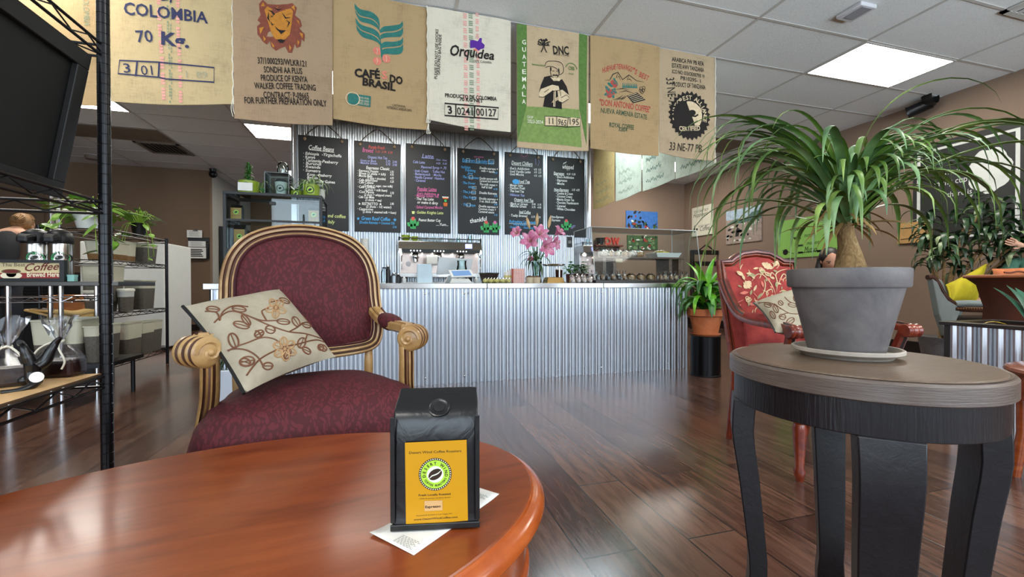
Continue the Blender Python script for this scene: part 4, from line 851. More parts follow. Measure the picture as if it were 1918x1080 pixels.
for sx in (-1, 1):
    build('leg', MB().tube(bez([(sx*.24, -.22, .37), (sx*.262, -.245, .26), (sx*.245, -.225, .12), (sx*.262, -.25, 0)], 5), [.034, .034, .034, .033, .031, .029, .027, .025, .023, .021, .019, .018, .018, .02, .023, .024], 12), M_GOLDW, t)
    build('leg', MB().tube(bez([(sx*.208, .197, .66), (sx*.204, .19, .5), (sx*.204, .195, .3), (sx*.21, .255, 0)], 5), [.014]*3+[.016]*4+[.019]*6+[.017]*3, 10), M_GOLDW, t)
    X = lambda x, y, z: Vector((sx*x*.89, y, z))
    asec = [(-.026, -.012), (-.026, .008), (-.020, .014), (-.013, .010), (-.010, .016), (.010, .016), (.013, .010), (.020, .014), (.026, .008), (.026, -.012), (.016, -.020), (-.016, -.020)]
    akk = [0, 0, 1, 0, 0, 0, 1, 0, 0, 0, 0, 0]
    path = bez([X(.264, .205, .765), X(.272, .15, .742), X(.285, .09, .726), X(.296, .03, .722), X(.302, -.04, .722), X(.303, -.095, .722)], 5)
    arm = build('armrest', MB().sweep(path, asec, (0, 0, 1), kk=akk), [M_GOLDW, M_GROOVE], t)
    pp = path[6:17]; rr = []
    rings2 = []
    for i, p in enumerate(pp):
        e = sin(pi*min(1, max(0, (i+.35)/(len(pp)-.3))))**.35
        rings2.append([p + Vector((.034*e*cos(a), 0, .004+(.030*e)*sin(a))) for a in [2*pi*j/16 for j in range(16)]])
    build('arm_pad', MB().loft(rings2), M_BURG, arm)
    # ram's horn scroll at the end of the arm
    ax = Vector((sx*.62, .78, 0)).normalized(); c0 = X(.286, -.138, .692)
    prof = [(.006, -.006), (.030, -.004), (.036, 0), (.040, .006), (.037, .012), (.033, .014), (.033, .018), (.038, .021), (.041, .027), (.038, .034), (.033, .036), (.033, .040), (.039, .043), (.042, .050), (.039, .058), (.034, .060), (.034, .064), (.039, .068), (.040, .074), (.038, .080), (.03, .085), (.01, .086)]
    mb = MB(); n = 28
    Z = ax; Xa = Vector((0, 0, 1)).cross(Z).normalized(); Ya = Z.cross(Xa)
    rings2 = [[c0 + Z*z + (Xa*cos(2*pi*j/n)+Ya*sin(2*pi*j/n))*r for j in range(n)] for r, z in prof]
    o = len(mb.v); mb.loft(rings2)
    for fi in range(len(mb.k)):
        rI = fi//n
        if rI in (4, 5, 6, 9, 10, 11, 14, 15, 16): mb.k[fi] = 1
    scr = build('scroll', mb, [M_GOLDW, M_GROOVE], arm)
    sp = [c0 - Z*.004 + (Xa*cos(a)*-sx + Ya*sin(a))*(.034-.0040*a) for a in [i*.35 for i in range(0, 20)]]
    build('volute', MB().tube(sp, [.0055]*20, 6), M_GOLDW, arm)
    build('volute_eye', MB().ball(c0-Z*.005, .009, 12, 8), M_GOLDW, arm)
    # curved arm post
    psec = [(-.024, -.016), (-.026, .0), (-.022, .014), (-.016, .018), (-.013, .012), (-.008, .020), (-.003, .014), (.003, .014), (.008, .020), (.013, .012), (.016, .018), (.022, .014), (.026, 0), (.024, -.016)]
    pk = [0, 0, 0, 1, 1, 0, 1, 0, 1, 1, 0, 0, 0, 0]
    path = bez([X(.288, -.105, .70), X(.286, -.118, .63), X(.290, -.105, .56), X(.303, -.075, .49), X(.312, -.055, .43), X(.312, -.055, .36)], 5)
    post = build('arm_post', MB().sweep(path, [(a*(.85), b) for a, b in psec], (0, -1, .25), kk=pk), [M_GOLDW, M_GROOVE], t)
    build('rosette', MB().lathe([(.022, 0), (.022, .006), (.016, .010), (.010, .007), (.004, .010)], X(.310, -.092, .455), 16, ax=(sx*.2, -1, .3)), M_GOLDW, post)

# ------------------------------------------------------------------ embroidered pillow
M_LINEN = N('beige_linen'); _c = M_LINEN.coord(); M_LINEN = M_LINEN.set(color=M_LINEN.ramp(M_LINEN.noise(_c, 9, 5, .7), ((.3, '#958b76'), (.7, '#aea48f'))), rough=.85, normal=M_LINEN.bump(M_LINEN.noise(_c, 350, 2), .3, .001))
M_EMB = mat('brown_embroidery', '#6b4128', .7, var=.15, scale=60); M_EMBT = mat('tan_embroidery', '#a8855c', .7, var=.15, scale=60)
class Pillow:
    def __init__(s, A, B, C, D, thick, label, group=None, name='throw_pillow'):
        s.c = [Vector(p) for p in (A, B, C, D)]; s.n = (s.c[1]-s.c[0]).cross(s.c[3]-s.c[0]).normalized()
        if s.n.dot(CAMPOS-s.c[0]) < 0: s.n = -s.n
        s.th = thick; m = sum(s.c, Vector())/4; s.t = thing(name, label, 'pillow', m - s.n*0, 0, group)
        mb = MB(); n = 26
        f = [[s.pt(i/n, j/n, 1) for j in range(n+1)] for i in range(n+1)]; b = [[s.pt(i/n, j/n, -1) for j in range(n+1)] for i in range(n+1)]
        mb.grid(lambda u, v: s.pt(u, v, 1), n, n); mb.grid(lambda u, v: s.pt(u, v, -1), n, n)
        build('cover', mb, M_LINEN, s.t, world=True, smooth=180)
        s.mb = MB(); s.mt = MB(); s.P = Plane(m+s.n*thick*.75, s.c[1]-s.c[0], s.n.cross(s.c[1]-s.c[0]))
    def pt(s, u, v, side):
        pin = .035; uu = u + pin*(.5-u)*2*(4*v*(1-v)); vv = v + pin*(.5-v)*2*(4*u*(1-u))
        A, B, C, D = s.c; p = (A*(1-uu)+B*uu)*(1-vv)+(D*(1-uu)+C*uu)*vv
        h = (max(0, 16*u*(1-u)*v*(1-v)))**.42
        return p + s.n*side*s.th*h*(1+.10*sin(9*u+3*v)*h)
    def uvpx(s, x, y):
        u = v = .5
        for _ in range(12):   # Newton on the image of the bulged front
            def pr(u, v):
                p = s.pt(min(max(u, .001), .999), min(max(v, .001), .999), 1)-CAMPOS; z = p.dot(FW); return 959+FPX*p.dot(RT)/z, 540-FPX*p.dot(UP)/z
            a = pr(u, v); b = pr(u+.01, v); c = pr(u, v+.01)
            j = ((b[0]-a[0])/.01, (c[0]-a[0])/.01, (b[1]-a[1])/.01, (c[1]-a[1])/.01); dx, dy = x-a[0], y-a[1]
            de = j[0]*j[3]-j[1]*j[2]
            if abs(de) < 1e-6: break
            u += max(-.2, min(.2, (dx*j[3]-dy*j[1])/de)); v += max(-.2, min(.2, (dy*j[0]-dx*j[2])/de))
            u = min(max(u, .02), .98); v = min(max(v, .02), .98)
        return u, v
    def stitch(s, pts, r=.0022, tan=False, px=True, n=6, closed=False):
        uv = [s.uvpx(*p) if px else p for p in pts]
        if closed: uv.append(uv[0])
        if sum(a < .03 or a > .97 or b < .03 or b > .97 for a, b in uv) > len(uv)*.25: return
        uv = [(p.x, p.y) for p in bez([Vector((a, b, 0)) for a, b in uv], n)]
        (s.mt if tan else s.mb).tube([s.pt(min(max(u, .01), .99), min(max(v, .01), .99), 1)+s.n*.0006 for u, v in uv], r, 5)
    def loop(s, c, rx, ry, ang, r=.0022, tan=False):
        P = [(c[0]+rx*cos(a)*cos(ang)-ry*sin(a)*sin(ang), c[1]+rx*cos(a)*sin(ang)+ry*sin(a)*cos(ang)) for a in [2*pi*i/10 for i in range(10)]]
        s.stitch(P, r, tan, closed=True, n=3); s.stitch([(c[0]-rx*cos(ang), c[1]-rx*sin(ang)), (c[0]+rx*.9*cos(ang), c[1]+rx*.9*sin(ang))], r*.7, tan, n=2)
    def done(s):
        build('embroidery', s.mb, M_EMB, s.t, world=True)
        if s.mt.v: build('embroidered_flower', s.mt, M_EMBT, s.t, world=True)
A, B, C = on_d(342, 573, 1.15), on_d(523, 541, 1.44), on_d(629, 668, 1.31); D = on_d(457, 737, 1.03)
pl = Pillow(A, B, C, D, .055, 'beige pillow with brown embroidered vines on the burgundy armchair')
q = lambda x, y: (320+x/2.348, 400+y/2.348)
for a in ([(245, 610), (330, 570), (400, 545), (450, 550), (480, 570)], [(190, 480), (260, 430), (340, 450), (430, 490), (520, 520), (600, 530), (660, 550)], [(215, 470), (230, 430), (280, 405), (340, 410)], [(245, 605), (330, 600), (380, 630), (405, 670)], [(400, 545), (385, 520), (370, 515)], [(340, 450), (400, 470), (470, 470)], [(580, 530), (620, 560), (660, 620), (690, 640)], [(520, 520), (555, 500), (580, 480)], [(150, 430), (200, 435), (215, 470)], [(480, 380), (440, 390)], [(600, 530), (590, 560)], [(420, 470), (400, 430), (430, 415)]): pl.stitch([q(*p) for p in a], .0022)
for c_, rx, ry, an in (((275, 558), 14, 9, 1.2), ((335, 650), 14, 9, -.2), ((409, 700), 14, 9, 1.2), ((437, 510), 9, 7, .3), ((388, 528), 9, 6, -.5), ((575, 568), 10, 7, -1.2), ((615, 610), 11, 7, 1.2), ((572, 672), 13, 7, 1.1), ((503, 725), 11, 7, .9), ((655, 640), 7, 5, .9), ((550, 475), 10, 6, 1.0), ((598, 490), 8, 5, .2), ((495, 475), 12, 5, .1), ((310, 490), 15, 6, .25), ((330, 468), 12, 5, .9), ((300, 420), 13, 5, .15), ((500, 383), 10, 4, .4), ((668, 590), 8, 5, .6), ((185, 420), 12, 5, .1)): pl.loop(q(*c_), rx, ry, an)
for cx, cy, R_, n0 in ((500, 595, 15, 6), (462, 415, 13, 5)):
    for i in range(n0): a = 2*pi*i/n0+.4; pl.loop(q(cx+27*cos(a)*R_/15, cy+27*sin(a)*R_/15), R_*.72, R_*.45, a, .0024, True)
    pl.loop(q(cx, cy), 4, 4, 0, .0026, False)
for u, v, an in ((.24, .92, .4), (.45, .90, -.6), (.66, .92, .5), (.85, .91, -.4), (.08, .80, .9)):
    P = [(u+.045*cos(a)*cos(an)-.026*sin(a)*sin(an), v+.045*cos(a)*sin(an)+.026*sin(a)*cos(an)) for a in [2*pi*i/10 for i in range(10)]]
    pl.stitch(P, .0022, px=False, closed=True, n=3); pl.stitch([(u-.045*cos(an), v-.045*sin(an)), (u+.045*cos(an), v+.045*sin(an))], .0015, px=False, n=2)
for a in ([(.05, .9), (.2, .84), (.40, .83), (.60, .85), (.85, .83), (.95, .85)],): pl.stitch(a, .0022, px=False)
pl.done()
mb = MB(); mb.tube([pl.pt(0.0, i/20, 1) for i in range(21)], .0045, 6); build('zip_edge', mb, M_BLACKP, pl.t, world=True)

# ------------------------------------------------------------------ black wire rack at the left edge
M_RACK = steel_mat('black_epoxy_wire', '#141418', .25, .1)
M_RACK = mat('black_epoxy_wire_rack', '#101014', .28, .4, var=.05)
RX, RY, RX0, RY0 = -.70, 1.342, -1.12, .42
t = rack = thing('wire_shelving_rack', 'tall black wire rack with grooved posts at the left edge, nearest the guest', 'rack', ((RX+RX0)/2, (RY+RY0)/2, 0))
def post(x, y, h, parent, r=.0127, name='post', step=.0254, m=None):
    prof = [(r, 0)]; z = step
    while z < h: prof += [(r, z-.0016), (r*.93, z-.0008), (r*.93, z+.0008), (r, z+.0016)]; z += step
    prof.append((r, h)); return build(name, MB().lathe(prof, (x, y, 0), 16), m or M_RACK, parent, world=True, smooth=35)
def wire_shelf(x0, y0, x1, y1, z, parent, m, gap=.035, pitch=.055, r=.0028, wires=None, board=None, name='shelf'):
    e = MB(); zs = (z, z-gap)
    C4 = [(x0, y0), (x1, y0), (x1, y1), (x0, y1)]
    for i in range(4):
        a, b = Vector((*C4[i], 0)), Vector((*C4[(i+1) % 4], 0)); L = (b-a).length
        for zz in zs: e.tube([a+Vector((0, 0, zz)), b+Vector((0, 0, zz))], r*1.25, 8)
        n = max(2, int(L/pitch)); e.tube([a+(b-a)*(j/n)+Vector((0, 0, z-.003 if j % 2 else z-gap+.003)) for j in range(n+1)], r*.75, 5)
    sh = build(name, e, m, parent, world=True)
    wv = MB(); n = wires or int(abs(y1-y0)/.026)
    if abs(y1-y0) > abs(x1-x0):
        for j in range(1, n): y = y0+(y1-y0)*j/n; wv.tube([(x0, y, z+.001), (x1, y, z+.001)], r*.7, 5)
        for x in (x0+(x1-x0)*.33, x0+(x1-x0)*.67): wv.tube([(x, y0, z-.004), (x, y1, z-.004)], r, 6)
    else:
        for j in range(1, n): x = x0+(x1-x0)*j/n; wv.tube([(x, y0, z+.001), (x, y1, z+.001)], r*.7, 5)
        for y in (y0+(y1-y0)*.33, y0+(y1-y0)*.67): wv.tube([(x0, y, z-.004), (x1, y, z-.004)], r, 6)
    build('wire_deck', wv, m, sh)
    for o in sh.children: pass
    return sh
def collars(sh, pts, z, m, r=.019, h=.045):
    for x, y in pts: build('collar', MB().lathe([(r*.86, z-h), (r, z-h+.004), (r*1.08, z+.002), (r*.9, z+.006)], (x, y, 0), 14), m, sh)
corners = [(RX, RY), (RX0, RY), (RX, RY0), (RX0, RY0)]
for x, y in corners: post(x, y, 1.82, rack, .0133)
for z in (.617, 1.06, 1.46):
    sh = wire_shelf(RX0, RY0, RX, RY, z+.012, rack, M_RACK, gap=.028)
    collars(sh, corners, z+.014, M_RACK)
t = thing('shelf_board', 'brown hardboard sheet lining the lower shelf of the black rack', 'board', ((RX+RX0)/2, (RY+RY0)/2, .632))
build('sheet', MB().bb((RX0+.02, RY0+.02, .6322), (RX-.006, RY-.006, .6362)), mat('brown_hardboard', '#c9a06c', .7, var=.12, scale=5), t, world=True, smooth=0)
build('rim', MB().bb((RX-.006, RY0+.02, .6320), (RX-.004, RY-.006, .6372)), mat('hardboard_edge', '#4d3622', .8), t, world=True, smooth=0)
# black framed board leaning between the shelves
tp = [Vector((-.722, RY0+.06, 1.432)), Vector((-.722, 1.315, 1.432)), Vector((-.785, 1.315, 1.076)), Vector((-.785, RY0+.06, 1.076))]
PF = Plane(tp[3], tp[2]-tp[3], tp[0]-tp[3]); Lf = (tp[2]-tp[3]).length; Hf = (tp[0]-tp[3]).length
t = thing('framed_screen', 'large black framed screen leaning on the middle shelf of the black rack', 'screen', tp[3]+PF.u*Lf/2)
fw = .038
def fbar(a, b, h0=-.012, h1=.010): return MB().prism([(a[0], a[1]), (b[0], a[1]), (b[0], b[1]), (a[0], b[1])], h1, Plane(PF.o+PF.n*h0, PF.u, PF.v))
sg = 1 if PF.n.x > 0 else -1
build('screen_panel', MB().prism([(fw*.7, fw*.7), (Lf-fw*.7, fw*.7), (Lf-fw*.7, Hf-fw*.7), (fw*.7, Hf-fw*.7)], -.008*sg, PF), mat('dark_screen', '#060706', .55, var=.1), t, world=True, smooth=0)
for a, b in (((0, 0), (Lf, fw)), ((0, Hf-fw), (Lf, Hf)), ((0, fw), (fw, Hf-fw)), ((Lf-fw, fw), (Lf, Hf-fw))):
    build('frame_bar', MB().prism([(a[0], a[1]), (b[0], a[1]), (b[0], b[1]), (a[0], b[1])], .014*sg, PF), mat('black_frame', '#1a1a1a', .5, var=.08), t, world=True, smooth=0, bevel=.002)

# ------------------------------------------------------------------ goods on the lower shelf
M_CHOC = mat('dark_chocolate', '#2a1512', .4, var=.25, scale=40, bump=.4, bscale=60)
def cello(px, py, dep_z, label, w_=.085, d=.055, h=.043, rz=.3):
    p = on_z(px, py, dep_z); t = thing('gift_bag', label, 'gift bag', (p.x, p.y, dep_z), rz, 'cellophane bags of chocolate')
    rnd = random.Random(px)
    build('chocolate', MB().bb((-w_/2, -d/2, .001), (w_/2, d/2, h)), M_CHOC, t, bevel=.008, smooth=0)
    prof = [(1.0, .0005, 1), (1.06, .02, 1), (1.02, h+.004, 1), (.62, h+.022, .75), (.2, h+.040, .35), (.14, h+.047, .3), (.32, h+.062, .5), (.62, h+.088, .8), (.80, h+.108, 1)]
    rings = []
    for i, (s, z, e) in enumerate(prof):
        q = []
        for j in range(24):
            a = 2*pi*j/24; e2 = .5; x = abs(cos(a))**e2*(1 if cos(a) > 0 else -1)*w_/2; y = abs(sin(a))**e2*(1 if sin(a) > 0 else -1)*d/2
            wob = 1+(.05 if i < 3 else .22)*sin(7*a+i*1.3)+rnd.uniform(-.05, .05)
            q.append((x*s*wob, y*s*wob*(.6 if i > 6 else 1), z+(0 if i < 6 else rnd.uniform(-.008, .008))))
        rings.append(q)
    build('cellophane', MB().loft(rings, caps=False), M_CELLO, t, smooth=25)
    mb = MB().tube([(.007*cos(a), .007*sin(a), h+.044+.002*sin(3*a)) for a in [2*pi*i/12 for i in range(12)]], .003, 5, closed=True)
    for sx in (-1, 1): mb.tube(bez([(.006*sx, -.008, h+.044), (.02*sx, -.03, h+.03), (.035*sx, -.034, h), (.03*sx, -.036, h-.02)], 5), .0022, 5)
    build('twine', mb, M_THREAD, t); return t
cello(14, 722, .6364, 'clear bag of chocolate tied with twine, cut off by the left edge of the photo', rz=.5)
cello(112, 704, .6364, 'clear bag of chocolate tied with twine, beside the black upside-down figurine', rz=-.1)
M_BLKF = mat('black_resin', '#0c0b0c', .3, var=.1)
p = on_z(62, 722, .6364); t = thing('figurine', 'black acrobat figurine with legs in the air and a white round tag', 'figurine', (p.x, p.y, .6364), 0)
def FX(x, y, dy=0): v = on_d(x, y, 0) ; d = (p-CAMPOS).dot(FW) + dy; return CAMPOS + ray(x, y)*d
def limb(pts, rs, name): build(name, MB().tube(bez([FX(*q) for q in pts], 6), [rs[min(int(i/6), len(rs)-2)]*(1-(i % 6)/6)+rs[min(int(i/6), len(rs)-2)+1]*((i % 6)/6) if i < 6*(len(rs)-1) else rs[-1] for i in range(6*(len(pts)-1)+1)], 10), M_BLKF, t, world=True)
limb([(66, 720, 0), (64, 708, 0), (62, 695, 0), (63, 682, 0)], [.010, .015, .014, .016], 'body')
limb([(60, 684, .005), (52, 668, .0), (46, 655, -.005), (41, 645, -.005), (36, 640, -.02)], [.012, .012, .008, .007, .005], 'leg')
limb([(70, 686, 0), (84, 676, .01), (96, 655, .015), (104, 642, .02), (113, 632, .02)], [.012, .012, .009, .007, .004], 'leg')
limb([(70, 712, -.01), (56, 724, -.03), (30, 732, -.05), (0, 735, -.07)], [.010, .008, .006, .005], 'arm')
build('head', MB().ball(FX(46, 712, 0), .011, 12, 8), M_BLKF, t, world=True); build('round_tag', MB().lathe([(.0115, 0), (.0115, .001)], FX(68.5, 706, -.022), 20, ax=-ray(69, 705)), M_PAPER, t, world=True)
# ------------------------------------------------------------------ on the bar counter
CTZ = CT+.0006
M_LIMEP = mat('lime_ceramic', '#8aa02c', .3, var=.08); M_CUP = mat('pale_cup_glaze', '#cfe3ec', .25, var=.05); M_CARD = mat('tan_card', '#b98b4d', .7, var=.1)
M_LEAF = mat('leaf_green', '#3c7a2a', .4, var=.3, scale=14); M_LEAFY = mat('leaf_lime', '#8fb23c', .4, var=.25, scale=14); M_LEAFD = mat('leaf_dark', '#27451f', .4, var=.3, scale=12); M_LEAFP = mat('leaf_variegated', '#9fb87a', .45, var=.35, scale=30); M_SOIL = mat('potting_soil', '#2a1e16', .95, var=.3, scale=60)
M_LOGOK = mat('logo_black', '#17160f', .5, var=0)
def arch_leaf(mb, o, az, el, L, w_, droop=1.0, n=9, fold=.25, tw=0, k=0, wide=.35):
    """a strap leaf leaving point o, bending down under its weight"""
    P = [Vector(o)]; e = el
    for i in range(n):
        s = L/n; P.append(P[-1] + Vector((cos(az)*cos(e), sin(az)*cos(e), sin(e)))*s); e -= droop/n*(1+1.2*i/n); e = max(e, -1.5)
        az += tw/n
    wd = [w_*max(.06, (min(1, i/n/wide+.35) if i/n < wide else ((1-(i/n))/(1-wide))**.6)) for i in range(n+1)]
    mb.blade(P, wd, side=(-sin(az), cos(az), 0), fold=fold, k=k)
# black display cabinet
fx0, fx1 = on_y(418, 500, 3.86).x, on_y(604, 500, 3.86).x; zt = on_y(500, 361, 3.86).z; dY0, dY1 = 3.86, 4.2
t = thing('display_cabinet', 'black framed glass display cabinet standing on the left part of the bar counter', 'cabinet', ((fx0+fx1)/2, (dY0+dY1)/2, CTZ))
a = .022; mb = MB()
for x in (fx0, fx1-a):
    for y in (dY0, dY1-a): build('post', MB().bb((x, y, CTZ), (x+a, y+a, zt-a)), M_BLACKP, t, world=True, smooth=0, bevel=.002)
shz = [CTZ+.001, CTZ+.27, on_y(500, 411, dY0).z-.01]
for nm, z in (('base_frame', CTZ), ('top_frame', zt-a)):
    mb = MB()
    for p0, p1 in (((fx0, dY0), (fx1, dY0+a)), ((fx0, dY1-a), (fx1, dY1)), ((fx0, dY0+a), (fx0+a, dY1-a)), ((fx1-a, dY0+a), (fx1, dY1-a))): mb.bb((*p0, z), (*p1, z+a))
    build(nm, mb, M_BLACKP, t, world=True, smooth=0, bevel=.002)
for z in shz[1:]:
    s_ = build('shelf', MB().bb((fx0+a, dY0+.004, z), (fx1-a, dY1-.004, z+.006)), M_GLASS, t, world=True, smooth=0)
    build('shelf_rail', MB().bb((fx0+a, dY0+.001, z-.008), (fx1-a, dY0+.012, z+.008)), M_BLACKP, s_, world=True, smooth=0)
build('front_glass', MB().bb((fx0+a, dY0+.006, CTZ+a), (fx1-a, dY0+.009, zt-a)), M_GLASS, t, world=True, smooth=0)
build('top_glass', MB().bb((fx0+a, dY0+a, zt-.008), (fx1-a, dY1-a, zt-.004)), M_GLASS, t, world=True, smooth=0)
for x in (fx0+.008, fx1-.011): build('side_glass', MB().bb((x, dY0+a, CTZ+a), (x+.003, dY1-a, zt-a)), M_GLASS, t, world=True, smooth=0)
build('latch', MB().bb((-.03+(fx0+fx1)/2, dY0-.008, shz[2]+.13), (.01+(fx0+fx1)/2, dY0+.004, shz[2]+.155)), M_BLACKP, t, world=True, smooth=0)
# small coffee packets in the cabinet
M_PACK = mat('packet_orange', '#b9842f', .4, var=.06)
def packet(px0, px1, y, z, label, h=None):
    A = on_y(px0, 400, y); B = on_y(px1, 400, y); w_ = B.x-A.x; h = h or w_*1.5
    t = thing('coffee_packet', label, 'coffee packet', ((A.x+B.x)/2, y+.03, z), 0, 'coffee packets in the cabinet')
    build('packet', MB().loft([[(-w_/2, -.03, 0), (w_/2, -.03, 0), (w_/2, .03, 0), (-w_/2, .03, 0)], [(-w_/2, -.03, h*.8), (w_/2, -.03, h*.8), (w_/2, .03, h*.8), (-w_/2, .03, h*.8)], [(-w_/2, -.004, h), (w_/2, -.004, h), (w_/2, .004, h), (-w_/2, .004, h)]]), M_BLACKP, t, smooth=0)
    k = Ink(Plane((0, -.03, 0), (1, 0, 0), (0, 0, 1)), eps=.0008); k.quad([(-w_*.46, h*.06), (w_*.46, h*.06), (w_*.46, h*.80), (-w_*.46, h*.80)], 0, px=False); k.up(); k.disc((0, h*.52), w_*.22, 1, px=False); k.up(); k.disc((0, h*.52), w_*.13, 2, px=False, ry=w_*.08, ang=.5); k.text('Desert Wind', (-w_*.35, h*.26), (w_*.35, h*.26), h*.05, 2, px=False)
    k.build('label', [M_PACK, M_LIME, M_LOGOK], t, world=False)
packet(431, 453, 3.93, shz[2]+.0065, 'orange labelled coffee packet at the left end of the upper cabinet shelf')
packet(577, 598, 3.93, shz[2]+.0065, 'orange labelled coffee packet at the right end of the upper cabinet shelf')
packet(437, 459, 3.93, shz[1]+.0065, 'orange labelled coffee packet on the lower cabinet shelf, partly behind the armchair', .2)
# on top of the cabinet
TOPZ = zt+.0006
def pot_logo(c, r, h, m, label, leafm, kind='pot', name='potted_plant'):
    t = thing(name, label, 'potted plant', c, 0)
    build('pot', MB().lathe([(r*.85, 0), (r, h*.1), (r*1.0, h), (r*.93, h), (r*.9, h*.85), (.001, h*.84)], n=28), m, t)
    k = Ink(Plane((0, -r, 0), (1, 0, 0), (0, 0, 1)), fn=lambda u, v: sqrt(max(0, r*r-u*u))-r, eps=.0015); k.disc((0, h*.5), r*.5, 0, px=False); k.up(); k.disc((0, h*.5), r*.38, 1, px=False); k.up(); k.disc((0, h*.5), r*.26, 0, px=False, ry=r*.15, ang=.6); k.build('logo', [M_LOGOK, M_LIME], t, world=False)
    build('soil', MB().lathe([(r*.9, h*.86), (.001, h*.88)], n=20, caps=False), M_SOIL, t); return t
R_ = random.Random(3)
c = on_y(466, 354, 4.0); c.z = TOPZ; t = pot_logo(c, .075, .11, M_LIMEP, 'bushy plant in a yellow green pot with white card atop the display cabinet', M_LEAF)
mb = MB()
for i in range(70):
    z = .11+.16*(i/70); arch_leaf(mb, (0, 0, z), R_.uniform(0, 6.28), R_.uniform(-.1, .7), .055*(1.25-i/90), .010, 1.0, 5)
build('foliage', mb, M_LEAF, t); build('stem', MB().cyl((0, 0, .09), (0, 0, .27), .005), M_LEAF, t)
build('card', MB().bb((-.055, -.085, .02), (.05, -.079, .085)), M_PAPER, t, smooth=0)
def spider(c, r, h, m, label, nleaf=22, L=.2):
    t = pot_logo(c, r, h, m, label, M_LEAFP); mb = MB()
    for i in range(nleaf): arch_leaf(mb, (0, 0, h*.85), 6.28*i/nleaf+R_.uniform(-.2, .2), R_.uniform(.5, 1.35), L*R_.uniform(.7, 1.15), .007, R_.uniform(1.6, 2.6), 9)
    build('foliage', mb, M_LEAFP, t); return t
c = on_y(489, 354, 4.08); c.z = TOPZ; spider(c, .045, .07, M_LEAF, 'small spider plant between the yellow green pot and the clear acrylic box', 14, .16)
c = on_y(583, 357, 3.95); c.z = TOPZ; spider(c, .062, .10, M_LIMEP, 'striped spider plant in a lime logo pot at the right end of the display cabinet', 26, .22)
c = on_y(556, 357, 4.02); c.z = TOPZ; t = pot_logo(c, .05, .055, M_LIMEP, 'low lime pot with dark leaves beside the spider plant on the cabinet', M_LEAFD)
mb = MB()
for i in range(9): arch_leaf(mb, (0, 0, .045), .7*i, R_.uniform(.35, 1.2), .15, .016, .8, 7)
build('foliage', mb, M_LEAF, t)
c = on_y(601, 357, 4.08); c.z = TOPZ; t = thing('paper_cup', 'small printed paper cup behind the spider plant at the cabinet corner', 'cup', c)
build('cup', MB().lathe([(.03, 0), (.036, .09), (.037, .092), (.034, .092), (.028, .004)], n=20), M_PAPER, t)
# acrylic box with the cup sample and glass dome
A = on_y(496, 359, 3.95); B = on_y(541, 359, 3.95); bw = B.x-A.x; zb = on_y(520, 323, 3.95).z
t = thing('acrylic_box', 'clear acrylic box holding a paper cup on top of the display cabinet', 'box', ((A.x+B.x)/2, 4.04, TOPZ)); hh = zb-TOPZ; mb = MB()
for i, (p0, p1) in enumerate((((-bw/2, -.09, 0), (bw/2, -.087, hh)), ((-bw/2, .087, 0), (bw/2, .09, hh)), ((-bw/2, -.087, 0), (-bw/2+.003, .087, hh)), ((bw/2-.003, -.087, 0), (bw/2, .087, hh)), ((-bw/2, -.09, hh), (bw/2, .09, hh+.003)))): build('panel', MB().bb(p0, p1), M_ACRYL, t, smooth=0)
mb = MB()
for x in (-bw/2, bw/2):
    for y in (-.09, .09): mb.tube([(x, y, 0), (x, y, hh)], .0018, 5)
for y in (-.09, .09): mb.tube([(-bw/2, y, hh), (bw/2, y, hh)], .0018, 5)
for x in (-bw/2, bw/2): mb.tube([(x, -.09, hh), (x, .09, hh)], .0018, 5)
build('edge_strips', mb, M_ACRYLEDGE, t)
t2 = thing('paper_cup', 'white logo paper cup with black lid inside the clear acrylic box', 'cup', (A.x+bw*.60, 4.02, TOPZ+.001))
build('cup', MB().lathe([(.035, 0), (.05, .12), (.052, .122), (.046, .122), (.033, .004)], n=24), M_PAPER, t2); build('lid', MB().lathe([(.053, .121), (.053, .132), (.046, .136), (.044, .145), (.0, .145)], n=24), M_BLACKP, t2)
k = Ink(Plane((0, -.043, .065), (1, 0, 0), (0, 0, 1)), fn=lambda u, v: sqrt(max(0, .043**2-u*u))-.043+.004+.11*v, eps=.001); k.ring((0, 0), .026, .004, 0, px=False); k.disc((0, 0), .012, 0, px=False, ry=.008, ang=.5); k.build('logo', [M_LOGOK], t2, world=False)
t = thing('glass_dome', 'small glass dome standing on the clear acrylic box', 'glass dome', (A.x+bw*.66, 4.03, TOPZ+hh+.0035))
build('dome', MB().lathe([(.045, 0), (.045, .06), (.04, .085), (.028, .10), (.012, .108), (.001, .11)], n=28, caps=False), M_GLASS, t); build('base', MB().lathe([(.047, 0), (.047, .006), (.0, .006)], n=28), M_CHROME, t)
build('ornament', MB().lathe([(.018, .006), (.014, .02), (.02, .04), (.012, .06), (.004, .075)], n=14), mat('silver_ornament', '#c9c9cc', .3, 1, var=.1), t)

